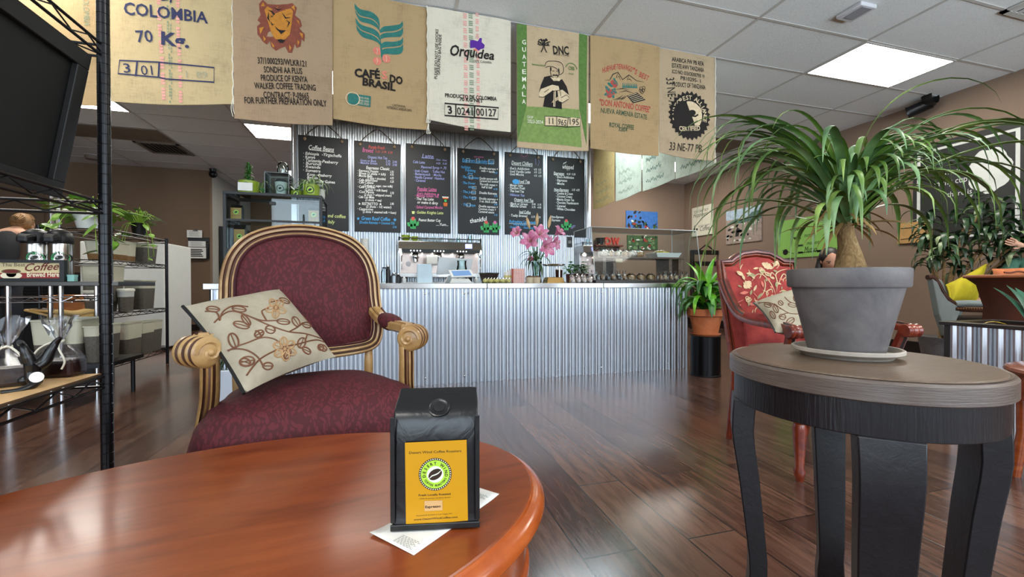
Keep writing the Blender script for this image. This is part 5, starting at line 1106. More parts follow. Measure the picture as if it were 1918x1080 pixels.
# espresso machine on the back counter
BZ = .9006; EY = 5.72
x0, x1 = on_y(748, 500, EY).x, on_y(902, 500, EY).x; w_ = x1-x0; zt = on_y(820, 449, EY).z; H_ = zt-BZ
t = esp = thing('espresso_machine', 'wide stainless steel espresso machine in front of the corrugated wall', 'espresso machine', ((x0+x1)/2, EY+.25, BZ)); L = w_/2
yf = -.25
build('body', MB().bb((-L, yf+.16, .10), (L, .26, H_-.03)), M_STEEL, t, smooth=0, bevel=.006)
build('top_deck', MB().loft([[(-L-.01, yf, H_-.13), (L+.01, yf, H_-.13), (L+.01, .28, H_-.13), (-L-.01, .28, H_-.13)], [(-L-.01, yf+.03, H_-.02), (L+.01, yf+.03, H_-.02), (L+.01, .28, H_-.02), (-L-.01, .28, H_-.02)]]), M_STEEL, t, smooth=0, bevel=.005)
build('control_strip', MB().bb((-L+.03, yf-.006, H_-.17), (L-.02, yf+.05, H_-.125)), M_BLACKP, t, smooth=0)
build('cup_rail', MB().tube([(-L, yf+.05, H_+.02), (L, yf+.05, H_+.02), (L, .26, H_+.02), (-L, .26, H_+.02)], .007, 8, closed=True), M_CHROME, t)
for x in (-L, L): build('rail_post', MB().cyl((x, yf+.05, H_-.03), (x, yf+.05, H_+.035), .012, n=10), M_BLACKP, t)
build('display', MB().bb((L-.22, yf-.002, H_-.105), (L-.13, yf+.02, H_-.045)), lamp_mat('small_blue_display', (.18, .22, .8), 1.5), t, smooth=0)
build('backsplash', MB().bb((-L+.02, yf+.15, .12), (L-.02, yf+.16, H_-.17)), mat('brushed_panel', '#b8a8a0', .3, .9, var=.1), t, smooth=0)
build('drip_tray', MB().bb((-L, yf-.05, .06), (L, yf+.18, .115)), M_STEEL, t, smooth=0, bevel=.004)
for x in (-L+.08, L-.08):
    for y in (yf+.02, .2): build('foot', MB().cyl((x, y, 0), (x, y, .062), .025, n=12), M_BLACKP, t)
for i in range(3):
    x = -L*.62+i*L*.56; g = build('group_head', MB().lathe([(.045, 0), (.05, .02), (.042, .06), (.03, .075)], (x, yf+.06, H_-.245), 16), M_CHROME, t)
    build('portafilter', MB().lathe([(.012, 0), (.014, .06), (.011, .13)], (x, yf+.02, H_-.235), 10, ax=(0, -1, -.15)), M_BLACKP, g); build('filter_basket', MB().lathe([(.036, -.045), (.038, 0)], (x, yf+.06, H_-.245), 14), M_CHROME, g)
    for j in range(4): build('button', MB().lathe([(.010, 0), (.010, .003)], (x-.06+.04*j, yf-.006, H_-.148), 8, ax=(0, -1, 0)), lamp_mat('button_light_%d%d' % (i, j), (.9, .9, .85), 1.2) if i+j == 0 else bpy.data.materials['button_light_00'], t)
for x in (-L+.01, L-.01): build('steam_wand', MB().tube(bez([(x*.93, yf+.02, H_-.18), (x*.97, yf-.05, H_-.25), (x*.96, yf-.07, .16)], 5), .007, 8), M_CHROME, t); build('side_lamp', MB().ball((x, yf+.02, H_-.16), .018, 10, 8), lamp_mat('work_light_'+('a' if x < 0 else 'b'), (1, .95, .85), 25), t)
for i in range(6): build('work_light', MB().ball((-L*.7+i*L*.25, yf+.10, H_-.185), .008, 8, 6), bpy.data.materials['work_light_a'], t)
build('emblem', MB().lathe([(.035, 0), (.035, .003)], (-L+.12, yf+.149, .24), 20, ax=(0, -1, 0)), M_CHROME, t)
def towel(px0, px1, py0, py1, y, label, z0=None):
    A = on_y(px0, py0, y); B = on_y(px1, py1, y); t = thing('paper_towel', label, 'towel', ((A.x+B.x)/2, y, B.z))
    build('sheet', MB().grid(lambda u, v: Vector((A.x+(B.x-A.x)*u, y+.004*sin(9*u), B.z+(A.z-B.z)*v)), 10, 4), M_PAPER, t, world=True, solid=.002); return t
towel(799, 820, 477, 497, EY-.105, 'white paper sheet hanging on the front of the espresso machine')
def cup(px, y, z, r, h, m, label, group, handle=True, flip=False, rz=0):
    p = on_y(px, 440, y); t = thing('coffee_cup', label, 'cup', (p.x, y, z), rz, group)
    pr = [(r*.55, 0), (r*.6, .004), (r*.9, h*.45), (r, h), (r*.93, h), (r*.82, h*.45), (r*.45, .008)]
    if flip: pr = [(a, h-b) for a, b in pr]
    build('bowl', MB().lathe(pr, n=22), m, t)
    if handle: build('handle', MB().tube([(r*.85+.024*sin(a), 0, h*.5+.022*cos(a)) for a in [pi*i/8 for i in range(9)]], .005, 6), m, t)
    return t
CZ = BZ+H_-.0195
for i, (px, r, h, m, lb) in enumerate(((760, .058, .085, M_LIMEP, 'large lime green cup at the left end of the espresso machine top'), (777, .045, .07, M_LIMEP, 'smaller lime green cup next to the large lime cup on the espresso machine'), (793, .05, .065, M_CUP, 'pale blue white cup right of the two lime cups on the espresso machine'), (808, .055, .07, M_CUP, 'third cup from the right among pale cups on the espresso machine'), (822, .05, .07, M_CUP, 'pale cup near the middle of the espresso machine top'), (845, .048, .058, M_CUP, 'pale cup right of the gap on the espresso machine top'))):
    cup(px, EY+.14, CZ, r, h, m, lb, 'cups on the espresso machine', rz=.3*i)
for px, lb in ((858, 'small glass jug on the espresso machine, left of the tall one'), (880, 'tall glass jug at the right end of the espresso machine top')):
    p = on_y(px, 440, EY+.15); t = thing('glass_jug', lb, 'jug', (p.x, EY+.15, CZ)); r = .035 if px > 870 else .03; h = .11 if px > 870 else .07
    build('jug', MB().lathe([(r, 0), (r*1.05, h*.3), (r*.75, h*.75), (r*.85, h), (r*.8, h), (r*.7, h*.75), (r*.95, h*.3)], n=20, caps=False), M_GLASS, t); build('handle', MB().tube([(r*.9+.02*sin(a), 0, h*.5+.03*cos(a)) for a in [pi*i/8 for i in range(9)]], .004, 6), M_GLASS, t)

# point of sale
def onc(px, y): return on_y(px, 520, y).x
t = thing('payment_terminal', 'white payment tablet back tilted on the counter before the espresso machine', 'tablet', (onc(850, 4.25), 4.25, CTZ)); xx = onc(850, 4.25)
A, B, C, D = [on_y(*p, 4.22) for p in ((822, 481), (886, 485), (880, 512), (817, 514))]
PT = Plane(D, C-D, A-D); pp = [((q_-D).dot(PT.u), (q_-D).dot(PT.v)) for q_ in (D, C, B, A)]
build('tablet', MB().prism(pp, -.012, PT), mat('terminal_grey', '#c9cdcf', .35, var=.03), t, world=True, smooth=0, bevel=.004); build('stand', MB().loft([[(-.09, .02, 0), (.09, .02, 0), (.09, .14, 0), (-.09, .14, 0)], [(-.05, .01, .08), (.05, .01, .08), (.05, .04, .08), (-.05, .04, .08)]]), mat('terminal_grey', '#c9cdcf'), t, smooth=0, bevel=.006)
t = thing('card_reader', 'white card reader box standing left of the payment tablet', 'card reader', (onc(795, 4.1), 4.1, CTZ)); a_ = (onc(809, 4.1)-onc(781, 4.1))/2; h = on_y(795, 494, 4.1).z-CTZ
build('body', MB().loft([[(-a_, -.05, 0), (a_, -.05, 0), (a_, .05, 0), (-a_, .05, 0)], [(-a_, -.05, .05), (a_, -.05, .05), (a_, .05, .05), (-a_, .05, .05)], [(-a_*.95, .0, h), (a_*.95, .0, h), (a_*.95, .04, h), (-a_*.95, .04, h)]]), M_CUP, t, smooth=0, bevel=.006); build('base_plate', MB().bb((-a_*1.15, -.07, 0), (a_*1.25, .06, .004)), M_WHITE, t, smooth=0)
t = thing('tip_screen', 'small tilted white customer screen with a blue display on the counter edge', 'screen', (onc(864, 3.92), 3.92, CTZ)); A, B, C, D = [on_y(*p, 3.9) for p in ((841, 505), (884, 505), (888, 517), (845, 519))]
D.y -= .03; C.y -= .03; A.y += .05; B.y += .05; PT = Plane(D, C-D, A-D); pp = [((q_-D).dot(PT.u), (q_-D).dot(PT.v)) for q_ in (D, C, B, A)]; sg = 1 if PT.n.z > 0 else -1
build('case', MB().prism(pp, -.012*sg, PT), M_WHITE, t, world=True, smooth=0, bevel=.003); cx_ = sum(p[0] for p in pp)/4; cy_ = sum(p[1] for p in pp)/4
build('display', MB().prism([(cx_+(a-cx_)*.78, cy_+(b-cy_)*.7) for a, b in pp], .001*sg, PT), mat('pale_blue_screen', '#7fa6d8', .3, var=.03), t, world=True, smooth=0); build('foot', MB().loft([[(-.1, -.02, 0), (.1, -.02, 0), (.1, .07, 0), (-.1, .07, 0)], [(-.08, -.0, .03), (.08, 0, .03), (.08, .06, .045), (-.08, .06, .045)]]), M_WHITE, t, smooth=0, bevel=.003)
t = thing('tip_jar', 'ribbed glass jar behind the customer screen on the counter', 'jar', (onc(865, 4.08), 4.08, CTZ)); h = on_y(865, 486, 4.08).z-CTZ
build('glass', MB().lathe([(.04, 0), (.048, .01), (.05, h*.6), (.042, h*.8), (.046, h), (.042, h), (.038, h*.8), (.045, h*.6)], n=24, caps=False), M_GLASS, t); build('rim', MB().lathe([(.047, h-.012), (.049, h-.006), (.047, h)], n=24, caps=False), M_ACRYLEDGE, t)
build('coins', MB().lathe([(.001, .004), (.04, .004), (.042, .03), (.001, .035)], n=16), mat('coins', '#9a8f6a', .4, .7, var=.3, scale=80), t)
# left end of the counter: cups, tins, sugar caddy
for i, (px, h, r, m, nm, lb) in enumerate(((720, .15, .03, M_GLASS, 'glass_bottle', 'glass bottle on the counter beside the armchair back'), (727, .17, .022, M_BLACKP, 'black_bottle', 'slim black bottle at the left end of the counter'), (738, .10, .03, mat('grey_tin', '#8a8f92', .3, .8), 'tin_canister', 'grey tin on the counter left of the card reader'), (746, .09, .025, M_BLACKP, 'spice_shaker', 'dark shaker on the counter left of the card reader'), (757, .06, .02, M_WHITE, 'sugar_shaker', 'small white shaker left of the card reader'), (892, .06, .022, M_WHITE, 'salt_shaker', 'small white shaker right of the customer screen'))):
    p = (onc(px, 4.15), 4.15, CTZ); t = thing(nm, lb, 'bottle' if i < 2 else 'shaker', p)
    build('body', MB().lathe([(r, 0), (r*1.02, h*.5), (r, h*.7), (r*.6, h*.82), (r*.55, h*.92)], n=18), m, t); build('cap', MB().lathe([(r*.6, h*.92), (r*.6, h)], n=14), M_CHROME if m is not M_GLASS else M_BLACKP, t)
t = thing('paper_cups', 'stack of white paper cups on the back counter beside the armchair top', 'cup stack', (on_y(683, 440, 5.72).x, 5.72, BZ)); h = on_y(683, 447, 5.72).z-BZ
t.name = 'cup_stack'
mb = MB()
for i in range(9): mb.lathe([(.035, h-.12-.025*i), (.048, h-.025*i), (.05, h-.025*i), (.05, h-.006-.025*i)], n=18, caps=False)
build('cups', mb, M_PAPER, t); build('holder', MB().lathe([(.052, 0), (.052, h-.24), (.05, h-.22)], n=18), M_STEEL, t)
# tray of yellow packets and a dark bowl
M_YEL = mat('yellow_wrap', '#c9c277', .5, var=.25, scale=30)
t = thing('black_basket', 'black basket on the counter left of the lilies', 'basket', (onc(916, 4.25), 4.25, CTZ)); build('bowl', MB().lathe([(.07, 0), (.10, .10), (.105, .10), (.098, .10), (.06, .005)], n=24), mat('dark_wicker', '#33261f', .7, bump=.6, bscale=90), t); build('rim', MB().lathe([(.10, .095), (.108, .10), (.10, .106)], n=24, caps=False), M_BLACKP, t)
for i in range(9):
    px = 908+5.6*i; y = 3.86+.05*(i % 2); t = thing('tea_packet', 'yellow wrapped packet in the row of sweets on the counter edge left of the lilies', 'packet', (onc(px, y), y, CTZ), R_.uniform(-.4, .4), 'yellow wrapped packets')
    build('wrap', MB().ball((0, 0, .02), (.02, .022, .02), 10, 6), M_YEL, t); build('twist', MB().lathe([(.004, .036), (.014, .05)], n=8), M_CELLO, t)
# lilies
M_PETAL = N('pink_petal'); _c = M_PETAL.coord(); M_PETAL = M_PETAL.set(color=M_PETAL.ramp(M_PETAL.noise(_c, 25, 3), ((.3, '#c9648f'), (.55, '#dd8fae'), (.8, '#eec0cd'))), rough=.5)
M_BUD = mat('lily_bud', '#cfae7d', .5, var=.25, scale=20); M_STAM = mat('stamen_rust', '#8a3d17', .7)
vx = onc(1005, 4.15); t = vase = thing('flower_vase', 'clear glass vase holding pink lilies on the counter', 'vase', (vx, 4.15, CTZ))
build('vase', MB().lathe([(.045, 0), (.05, .02), (.04, .1), (.055, .22), (.05, .22), (.036, .1), (.044, .02)], n=24, caps=False), M_GLASS, t); build('water', MB().lathe([(.043, .003), (.046, .02), (.036, .1), (.001, .1)], n=20), M_GLASS, t); build('base', MB().lathe([(.047, 0), (.047, .006)], n=24), M_ACRYLEDGE, t)
def lily(px, py, dy, dirx, dirz, size, label, open_=1.0, bud=False):
    p = on_y(px, py, 4.12+dy); ax = Vector((dirx, -.75 if not bud else -.1, dirz)).normalized()
    t = thing('lily', label, 'flower', (vx, 4.15, CTZ+.03), 0, 'pink lilies in the vase')
    pl_ = p - Vector((vx, 4.15, CTZ+.03)); base = pl_ - ax*size*.6
    build('stem', MB().tube(bez([(0, 0, 0), (base.x*.3, base.y*.3, base.z*.55), tuple(base)], 6), .004, 6), M_LEAF, t)
    if bud:
        build('bud', MB().lathe([(.003, 0), (.014, .03), (.017, .06), (.012, .10), (.002, .13)], base, 10, ax=ax), M_BUD, t); return
    X = Vector((0, 0, 1)).cross(ax).normalized(); Y = ax.cross(X); mb = MB()
    for i in range(6):
        a = pi/3*i+.3; rd = X*cos(a)+Y*sin(a); w_ = size*(.36 if i % 2 else .26)
        P = [base+ax*size*s+rd*size*r*open_ for s, r in ((0, .03), (.3, .10), (.6, .28), (.85, .55), (.95, .85), (.85, 1.08))]
        mb.blade(P, [w_*k_ for k_ in (.25, .5, .85, 1, .7, .08)], side=ax.cross(rd), fold=.22)
    build('petals', mb, M_PETAL, t)
    for i in range(4):
        a = 1.57*i; rd = X*cos(a)+Y*sin(a); tip = base+ax*size*.95+rd*size*.22
        st = build('stamen', MB().tube([base+ax*size*.2, tip], .0012, 5), M_LEAFY, t); build('anther', MB().ball(tip, (.003, .003, .006), 6, 5), M_STAM, st)
lily(968, 436, 0, -.8, .5, .085, 'pink lily at the far left of the bunch, turned left', .75)
lily(993, 450, -.06, -.4, .2, .10, 'pink lily low left in the bunch with wide open petals')
lily(1012, 437, -.03, .1, .35, .095, 'pink lily in the middle of the bunch, under the tall bud')
lily(1047, 434, 0, .6, .7, .09, 'pink lily at the upper right of the bunch, before the last menu board', .8)
lily(1024, 462, -.08, .25, -.1, .105, 'pink lily low in the centre right of the bunch, facing the guest')
lily(1040, 455, -.02, .6, .0, .085, 'pale pink lily at the right of the bunch above the counter plant', .9)
lily(994, 482, -.05, -.1, -.9, .07, 'small drooping pink lily beneath the bunch', .5)
lily(990, 420, .02, -.3, .95, .08, 'closed bud leaning left at the top of the lily bunch', bud=True)
lily(1006, 414, .0, 0, 1, .08, 'tallest closed bud in the middle of the lily bunch', bud=True)
lily(1029, 418, .03, .15, 1, .08, 'closed greenish bud at the top right of the lily bunch', bud=True)
mb = MB()
for i in range(16): arch_leaf(mb, (0, 0, .22+.006*i), R_.uniform(2.2, 5.5), R_.uniform(-.2, .9), R_.uniform(.16, .26), .018, 1.5, 8)
build('lily_leaves', mb, M_LEAFD, vase)
# boxes with red stripes, jars, scales, bags of nuts
M_REDSTRIPE = N('red_striped_card'); _c = M_REDSTRIPE.coord(); _w = M_REDSTRIPE.add('ShaderNodeTexWave', i_Scale=28.0); M_REDSTRIPE.link(_c, _w.inputs[0]); M_REDSTRIPE = M_REDSTRIPE.set(color=M_REDSTRIPE.ramp(_w.outputs[1], ((.45, '#c9604f'), (.55, '#ead9d0'))), rough=.6)
xb0, xb1 = onc(961, 3.9), onc(982, 3.9)
for i, nm in enumerate(('bottom', 'middle', 'top')):
    t = thing('striped_box', 'red and white striped box, %s one of the stack below the lilies' % nm, 'box', ((xb0+xb1)/2, 3.93, CTZ+.046*i), .02*i, 'striped boxes')
    build('box', MB().bb((-(xb1-xb0)/2, -.04, 0), ((xb1-xb0)/2, .04, .0385)), M_REDSTRIPE, t, smooth=0, bevel=.001); build('lid', MB().bb((-(xb1-xb0)/2-.001, -.041, .0385), ((xb1-xb0)/2+.001, .041, .045)), M_REDSTRIPE, t, smooth=0)
for i in range(3):
    px = 948+5*i; t = thing('paper_packet', 'upright paper packet left of the striped boxes', 'packet', (onc(px, 3.98), 3.98, CTZ), 0, 'paper packets')
    build('packet', MB().bb((-.014, -.03, 0), (.014, .03, .11+.012*i)), M_PAPER, t, smooth=0, bevel=.003); build('band', MB().bb((-.0145, -.031, .05), (.0145, .031, .075)), M_YEL, t, smooth=0)
M_NUT = mat('brown_nuts', '#5b4330', .7, var=.4, scale=80); M_CREAM = mat('cream_band', '#cbb99a', .6, var=.08)
for i, (px, y, z) in enumerate(((992, 3.9, 0), (1005, 3.88, 0), (999, 4.02, .0))):
    t = thing('nut_tub', ('cream and brown tub beside the striped boxes', 'cream and brown tub in front of the balance scale', 'cream and brown tub behind the two others near the scale')[i], 'tub', (onc(px, y), y, CTZ+z), 0, 'cream tubs')
    build('tub', MB().lathe([(.035, 0), (.04, .055), (.036, .055), (.033, .004)], n=20), M_CREAM, t); build('contents', MB().lathe([(.036, .05), (.03, .066), (.001, .074)], n=16), M_NUT, t)
# kitchen scale with a chrome pan
t = thing('balance_scale', 'chrome and brass scale with a flat pan under the lilies', 'scale', (onc(1037, 4.05), 4.05, CTZ)); sw = (onc(1056, 4.05)-onc(1016, 4.05))/2
build('base', MB().loft([[(-sw*.85, -.07, 0), (sw*.85, -.07, 0), (sw*.85, .07, 0), (-sw*.85, .07, 0)], [(-sw*.7, -.05, .06), (sw*.7, -.05, .06), (sw*.7, .05, .06), (-sw*.7, .05, .06)]]), mat('brass', '#a98752', .3, .9), t, smooth=0, bevel=.006); build('pan', MB().lathe([(.001, .172), (sw*.8, .172), (sw, .185), (sw*1.02, .19), (sw*.8, .178)], n=28), M_CHROME, t)
for x in (-sw*.55, sw*.55): build('arm', MB().cyl((x, 0, .06), (x, 0, .174), .008, n=10), M_CHROME, t)
t = thing('iced_cup', 'brown drink in a clear cup standing behind the chrome scale', 'cup', (onc(1047, 4.2), 4.2, CTZ)); build('cup', MB().lathe([(.03, 0), (.04, .14), (.037, .14), (.028, .004)], n=20), mat('cola', '#3a1c14', .2, var=.1), t); build('lid', MB().lathe([(.042, .138), (.042, .148), (.03, .156)], n=20), M_WHITE, t)
# herb pot
c = Vector((onc(1070, 4.3), 4.3, CTZ)); t = thing('herb_pot', 'small leafy green plant in a brown pot on the counter right of the lilies', 'potted plant', c); build('pot', MB().lathe([(.05, 0), (.06, .10), (.055, .10), (.05, .09), (.001, .09)], n=22), mat('brown_glaze', '#4d2723', .3), t); mb = MB()
for i in range(90):
    a = R_.uniform(0, 6.28); r = R_.uniform(0, .13); z = .11+R_.uniform(0, .14)*(1-r/.2); arch_leaf(mb, (r*cos(a)+.05*(r > .06), r*sin(a)*.5, z), R_.uniform(0, 6.28), R_.uniform(-.3, .6), .05, .016, .8, 4)
build('foliage', mb, M_LEAF, t); mb = MB()
for i in range(8): mb.tube([(0, 0, .08), (.09*cos(i*.8), .05*sin(i*.8), .2)], .002, 5)
build('stems', mb, M_LEAF, t)
# rows of cellophane cookie bags at the counter edge
M_COOK = mat('cookie_brown', '#c09a70', .7, var=.4, scale=50); M_PALE = mat('pale_cookie', '#d9c9bb', .7, var=.25, scale=40)
def snack(x, y, z, rz, label, group, m, w_=.07, h=.07, d=.035, tall=True, name='cookie_bag', cat='bag of cookies'):
    t = thing(name, label, cat, (x, y, z), rz, group)
    build('cookies', MB().ball((0, 0, h*.42), (w_*.42, d*.8, h*.38), 10, 7), m, t)
    rings = []
    for s, zz, e in ((.9, 0, 1), (1.05, h*.3, 1), (.9, h*.7, .8), (.35, h*.92, .4), (.75, h*1.3, .5) if tall else (.3, h, .3)): rings.append([(w_/2*s*cos(a)*(1+.12*sin(5*a+zz*90)), d*e*sin(a), zz+.004*sin(3*a)) for a in [2*pi*i/14 for i in range(14)]])
    build('wrapper', MB().loft(rings, caps=False), M_CELLO, t, smooth=30); return t
for r_ in range(2):
    for i in range(4): snack(onc(1072+11*i, 3.86+.09*r_), 3.86+.09*r_, CTZ, .1*i, ('front', 'back')[r_]+' row cookie bag, '+('first', 'second', 'third', 'fourth')[i]+' from the lilies, left of the pastry case', 'cookie bags left of the pastry case', M_PALE, .055, .07 if not r_ else .10)
# ------------------------------------------------------------------ acrylic pastry case
PX0, PX1 = onc(1116, 3.86), onc(1316, 3.86); PY0, PY1 = 3.86, 4.38
t = case = thing('pastry_case', 'clear acrylic pastry case on the right end of the bar counter', 'display case', ((PX0+PX1)/2, (PY0+PY1)/2, CTZ))
build('base_tray', MB().bb((PX0, PY0, CTZ), (PX1, PY1, CTZ+.028)), M_DARKWOOD, t, world=True, smooth=0, bevel=.003)
zT = on_y(1107, 425, 3.98).z; F = PY0+.10; z0 = CTZ+.03; e = .005
xr = PX1
quads = dict(front_panel=[(PX0, PY0+.01, z0), (xr, PY0+.01, z0), (xr, F, zT), (PX0, F, zT)], top_panel=[(PX0, F, zT), (xr, F, zT), (xr, PY1, zT), (PX0, PY1, zT)], side_panel=[(PX0, PY0+.01, z0), (PX0, F, zT), (PX0, PY1, zT), (PX0, PY1, z0)], end_panel=[(xr, PY0+.01, z0), (xr, F, zT), (xr, PY1, zT), (xr, PY1, z0)])
for nm, qd in quads.items(): build(nm, MB().add(qd, [(0, 1, 2, 3)]), M_ACRYL, t, world=True, smooth=0)
mb = MB()
for a, b in (((PX0, PY0+.01, z0), (PX0, F, zT)), ((xr, PY0+.01, z0), (xr, F, zT)), ((PX0, F, zT), (xr, F, zT)), ((PX0, PY1, zT), (xr, PY1, zT)), ((PX0, F, zT), (PX0, PY1, zT)), ((xr, F, zT), (xr, PY1, zT)), ((PX0, PY1, z0), (PX0, PY1, zT)), ((xr, PY1, z0), (xr, PY1, zT))): mb.tube([a, b], .0035, 6)
build('edge_strips', mb, M_ACRYLEDGE, t, world=True)
# wooden riser inside
rx0, rx1 = on_y(1126, 480, 4.0).x, on_y(1283, 480, 4.0).x; rz_ = on_y(1200, 482, 4.0).z; M_RISER = woodmat('riser_wood', '#4d3a30', '#6b5344', '#826958', 6)
t = thing('wooden_riser', 'dark wooden riser shelf inside the pastry case', 'riser', ((rx0+rx1)/2, 4.12, CTZ+.029)); build('board', MB().bb((rx0, 4.0, rz_-.01), (rx1, 4.28, rz_+.008)), M_RISER, t, world=True, smooth=0, bevel=.002)
for x in (rx0+.05, rx0+.17, rx1-.17, rx1-.05): build('leg', MB().bb((x-.018, 4.02, CTZ+.029), (x+.018, 4.26, rz_-.01)), M_RISER, t, world=True, smooth=0)
build('price_tag', MB().bb((on_y(1153, 489, 4.0).x, 3.995, rz_-.055), (on_y(1165, 489, 4.0).x, 3.999, rz_-.015)), M_CREAM, t, world=True, smooth=0)
rz_ += .0085
M_BUN = mat('baked_crust', '#b98a55', .6, var=.35, scale=30); M_BUND = mat('dark_crust', '#a8764a', .6, var=.35, scale=30); M_BANANA = mat('banana_yellow', '#d9b93c', .5, var=.12)
t = thing('pastry_tray', 'white tray on the right part of the riser in the pastry case', 'tray', ((rx1-.18), 4.14, rz_)); build('tray', MB().loft([[(-.13, -.09, 0), (.13, -.09, 0), (.13, .09, 0), (-.13, .09, 0)], [(-.16, -.11, .05), (.16, -.11, .05), (.16, .11, .05), (-.16, .11, .05)]], caps=False), M_WHITE, t, smooth=0, solid=.003); build('tray_floor', MB().bb((-.13, -.09, .0), (.13, .09, .003)), M_WHITE, t, smooth=0)
t2 = thing('banana_bread', 'yellow wrapped bread lying in the white tray inside the pastry case', 'bread', (rx1-.2, 4.14, rz_+.012)); build('loaf', MB().ball((0, 0, .035), (.11, .05, .035), 16, 8), M_BANANA, t2); build('wrap', MB().ball((0, 0, .036), (.12, .055, .037), 14, 8), M_CELLO, t2)
for i in range(6):
    x = rx0+.10+.085*i; t2 = thing('wrapped_croissant', 'wrapped golden pastry on the riser, %s from the left in the pastry case' % ('first', 'second', 'third', 'fourth', 'fifth', 'last')[i], 'pastry', (x, 4.12+.02*(i % 2), rz_), .5*i, 'pastries on the riser')
    build('pastry', MB().ball((0, 0, .034), (.055, .038, .033), 14, 8), M_BUN if i % 2 else M_PALE, t2); build('wrap', MB().lathe([(.05, .002), (.062, .02), (.055, .06), (.02, .075), (.03, .09)], n=14, ell=(1, .7), caps=False), M_CELLO, t2, smooth=25)
o4 = ('first', 'second', 'third', 'fourth', 'fifth', 'sixth', 'seventh', 'eighth')
for i in range(6): snack(PX0+.05+.062*i, PY0+.075, CTZ+.0285, .15*i, o4[i]+' small twisted cookie bag from the left along the bottom of the pastry case', 'cookie bags in the pastry case', M_BUND if i % 2 else M_CHOC, .058, .075)
for i in range(3): snack(PX0+.45+.115*i, PY0+.085, CTZ+.0285, .1*i, ('wrapped golden turnover left of the others on the pastry case floor', 'wrapped golden turnover in the middle of the pastry case floor', 'wrapped golden turnover right of the middle on the pastry case floor')[i], 'turnovers in the pastry case', M_BUN, .11, .075, .045, False, 'wrapped_turnover', 'pastry')
for i in range(6): snack(PX0+.80+.065*i, PY0+.08+.01*(i % 2), CTZ+.0285, .2*i, o4[i]+' brown biscuit bag from the turnovers toward the right end of the pastry case', 'biscuit bags in the pastry case', M_COOK if i % 2 else M_BUND, .06, .075, .03, True, 'biscuit_bag', 'bag of biscuits')
# ------------------------------------------------------------------ round dark side table on the right
def worn(name, c1, c2, stretch, chip=.72, rough=.4, bump=.25):
    n = N(name); co = n.coord(scale=stretch); a = n.noise(co, 8, 5, .65, .4); b = n.noise(n.coord(), 28, 2, .5)
    col = n.ramp(a, ((.3, c1), (.7, c2))); f = n.ramp(b, ((chip, '#000000'), (chip+.015, '#ffffff')))
    mx = n.add('ShaderNodeMix', data_type='RGBA'); n.link(f, mx.inputs[0]); n.link(col, mx.inputs[6]); mx.inputs[7].default_value = (*lin('#a3988a'), 1)
    return n.set(color=mx.outputs[2], rough=rough, normal=n.bump(a, bump, .003))
M_TTOP = worn('taupe_painted_top', '#5b493b', '#6f5c4b', (3, 14, 14), .80, .34); M_TRIM = worn('taupe_painted_rim', '#514540', '#685b52', (2, 2, 40), .79, .32, .4); M_TBLK = worn('black_painted_wood', '#0c0a0e', '#151318', (26, 26, 1.5), .80, .3, .5); M_TLEG = worn('black_painted_leg', '#0d0b0f', '#151217', (5, 5, 5), .775, .4, .3)
SX, SY, SZ, SR = 1.075, .768, .68, .264
t = thing('side_table', 'round dark painted side table with curved legs holding the grey pot', 'table', (SX, SY, 0))
build('tabletop', MB().lathe([(.001, SZ-.01), (.001, SZ), (SR-.016, SZ), (SR-.014, SZ-.003), (SR-.012, SZ-.0035), (SR-.008, SZ-.002)], n=96, caps=False), M_TTOP, t, smooth=30)
build('rim', MB().lathe([(SR-.05, SZ-.004), (SR-.010, SZ-.003), (SR-.004, SZ-.004), (SR, SZ-.009), (SR, SZ-.043), (SR-.004, SZ-.046), (SR-.05, SZ-.046)], n=96, caps=False), M_TRIM, t, smooth=30)
build('apron', MB().lathe([(SR-.045, SZ-.04), (SR-.011, SZ-.04), (SR-.011, SZ-.113), (SR-.013, SZ-.115), (SR-.045, SZ-.115)], n=96, caps=False), M_TBLK, t, smooth=30)
TH0 = -YAW
for dg in (155, 65, 245, 335):
    a = radians(dg)+TH0; R = Vector((cos(a), sin(a), 0)); T = Vector((-sin(a), cos(a), 0)); rings = []
    for i in range(15):
        s = i/14; z = SZ-.113-(SZ-.113)*s
        ro = SR-.004 + .003*sin(pi*min(1, s*3)) - .062*max(0, s-.15)**1.1*(1.35-s*.3) + .06*max(0, s-.72)**1.5*3
        wt = (.040 if dg == 65 else .052)-.013*s + (.004 if s > .9 else 0); th = .055-.016*s
        if s < .03: ro -= .001
        c = [(ro, -wt), (ro, wt), (ro-th, wt), (ro-th, -wt)]; rings.append([R*(sqrt(max(1e-6, r*r-(w_*w_ if r == ro else 0)*.6))) + T*w_ + Vector((0, 0, z)) for r, w_ in c])
    build('leg', MB().loft(rings), M_TLEG, t, smooth=25, bevel=.003)

# ------------------------------------------------------------------ grey pot with the arching palm
def clay(name, c1, c2, sc=6, rough=.8): n = N(name); co = n.coord(); a = n.noise(co, sc, 6, .65, .6); b = n.noise(co, 90, 2); return n.set(color=n.ramp(a, ((.3, c1), (.7, c2))), rough=rough, normal=n.bump(b, .25, .002))
M_GPOT = clay('dark_grey_clay', '#565254', '#7d7876', 7, .6); M_SAUC = clay('pale_grey_clay', '#8f857b', '#b1a699', 7); M_TERRA = clay('terracotta', '#a9592f', '#c97a4b', 5, .7)
PX_, PY_ = 1.101, .803
t = thing('plant_saucer', 'pale grey clay saucer under the big grey pot', 'saucer', (PX_, PY_, SZ+.0006)); build('dish', MB().lathe([(.001, 0), (.092, 0), (.097, .006), (.102, .008), (.110, .011), (.114, .014), (.114, .021), (.111, .023), (.107, .022), (.101, .010), (.001, .008)], n=64, caps=False), M_SAUC, t); build('foot_ring', MB().lathe([(.084, 0), (.088, .0015), (.088, .006)], n=48, caps=False), M_SAUC, t)
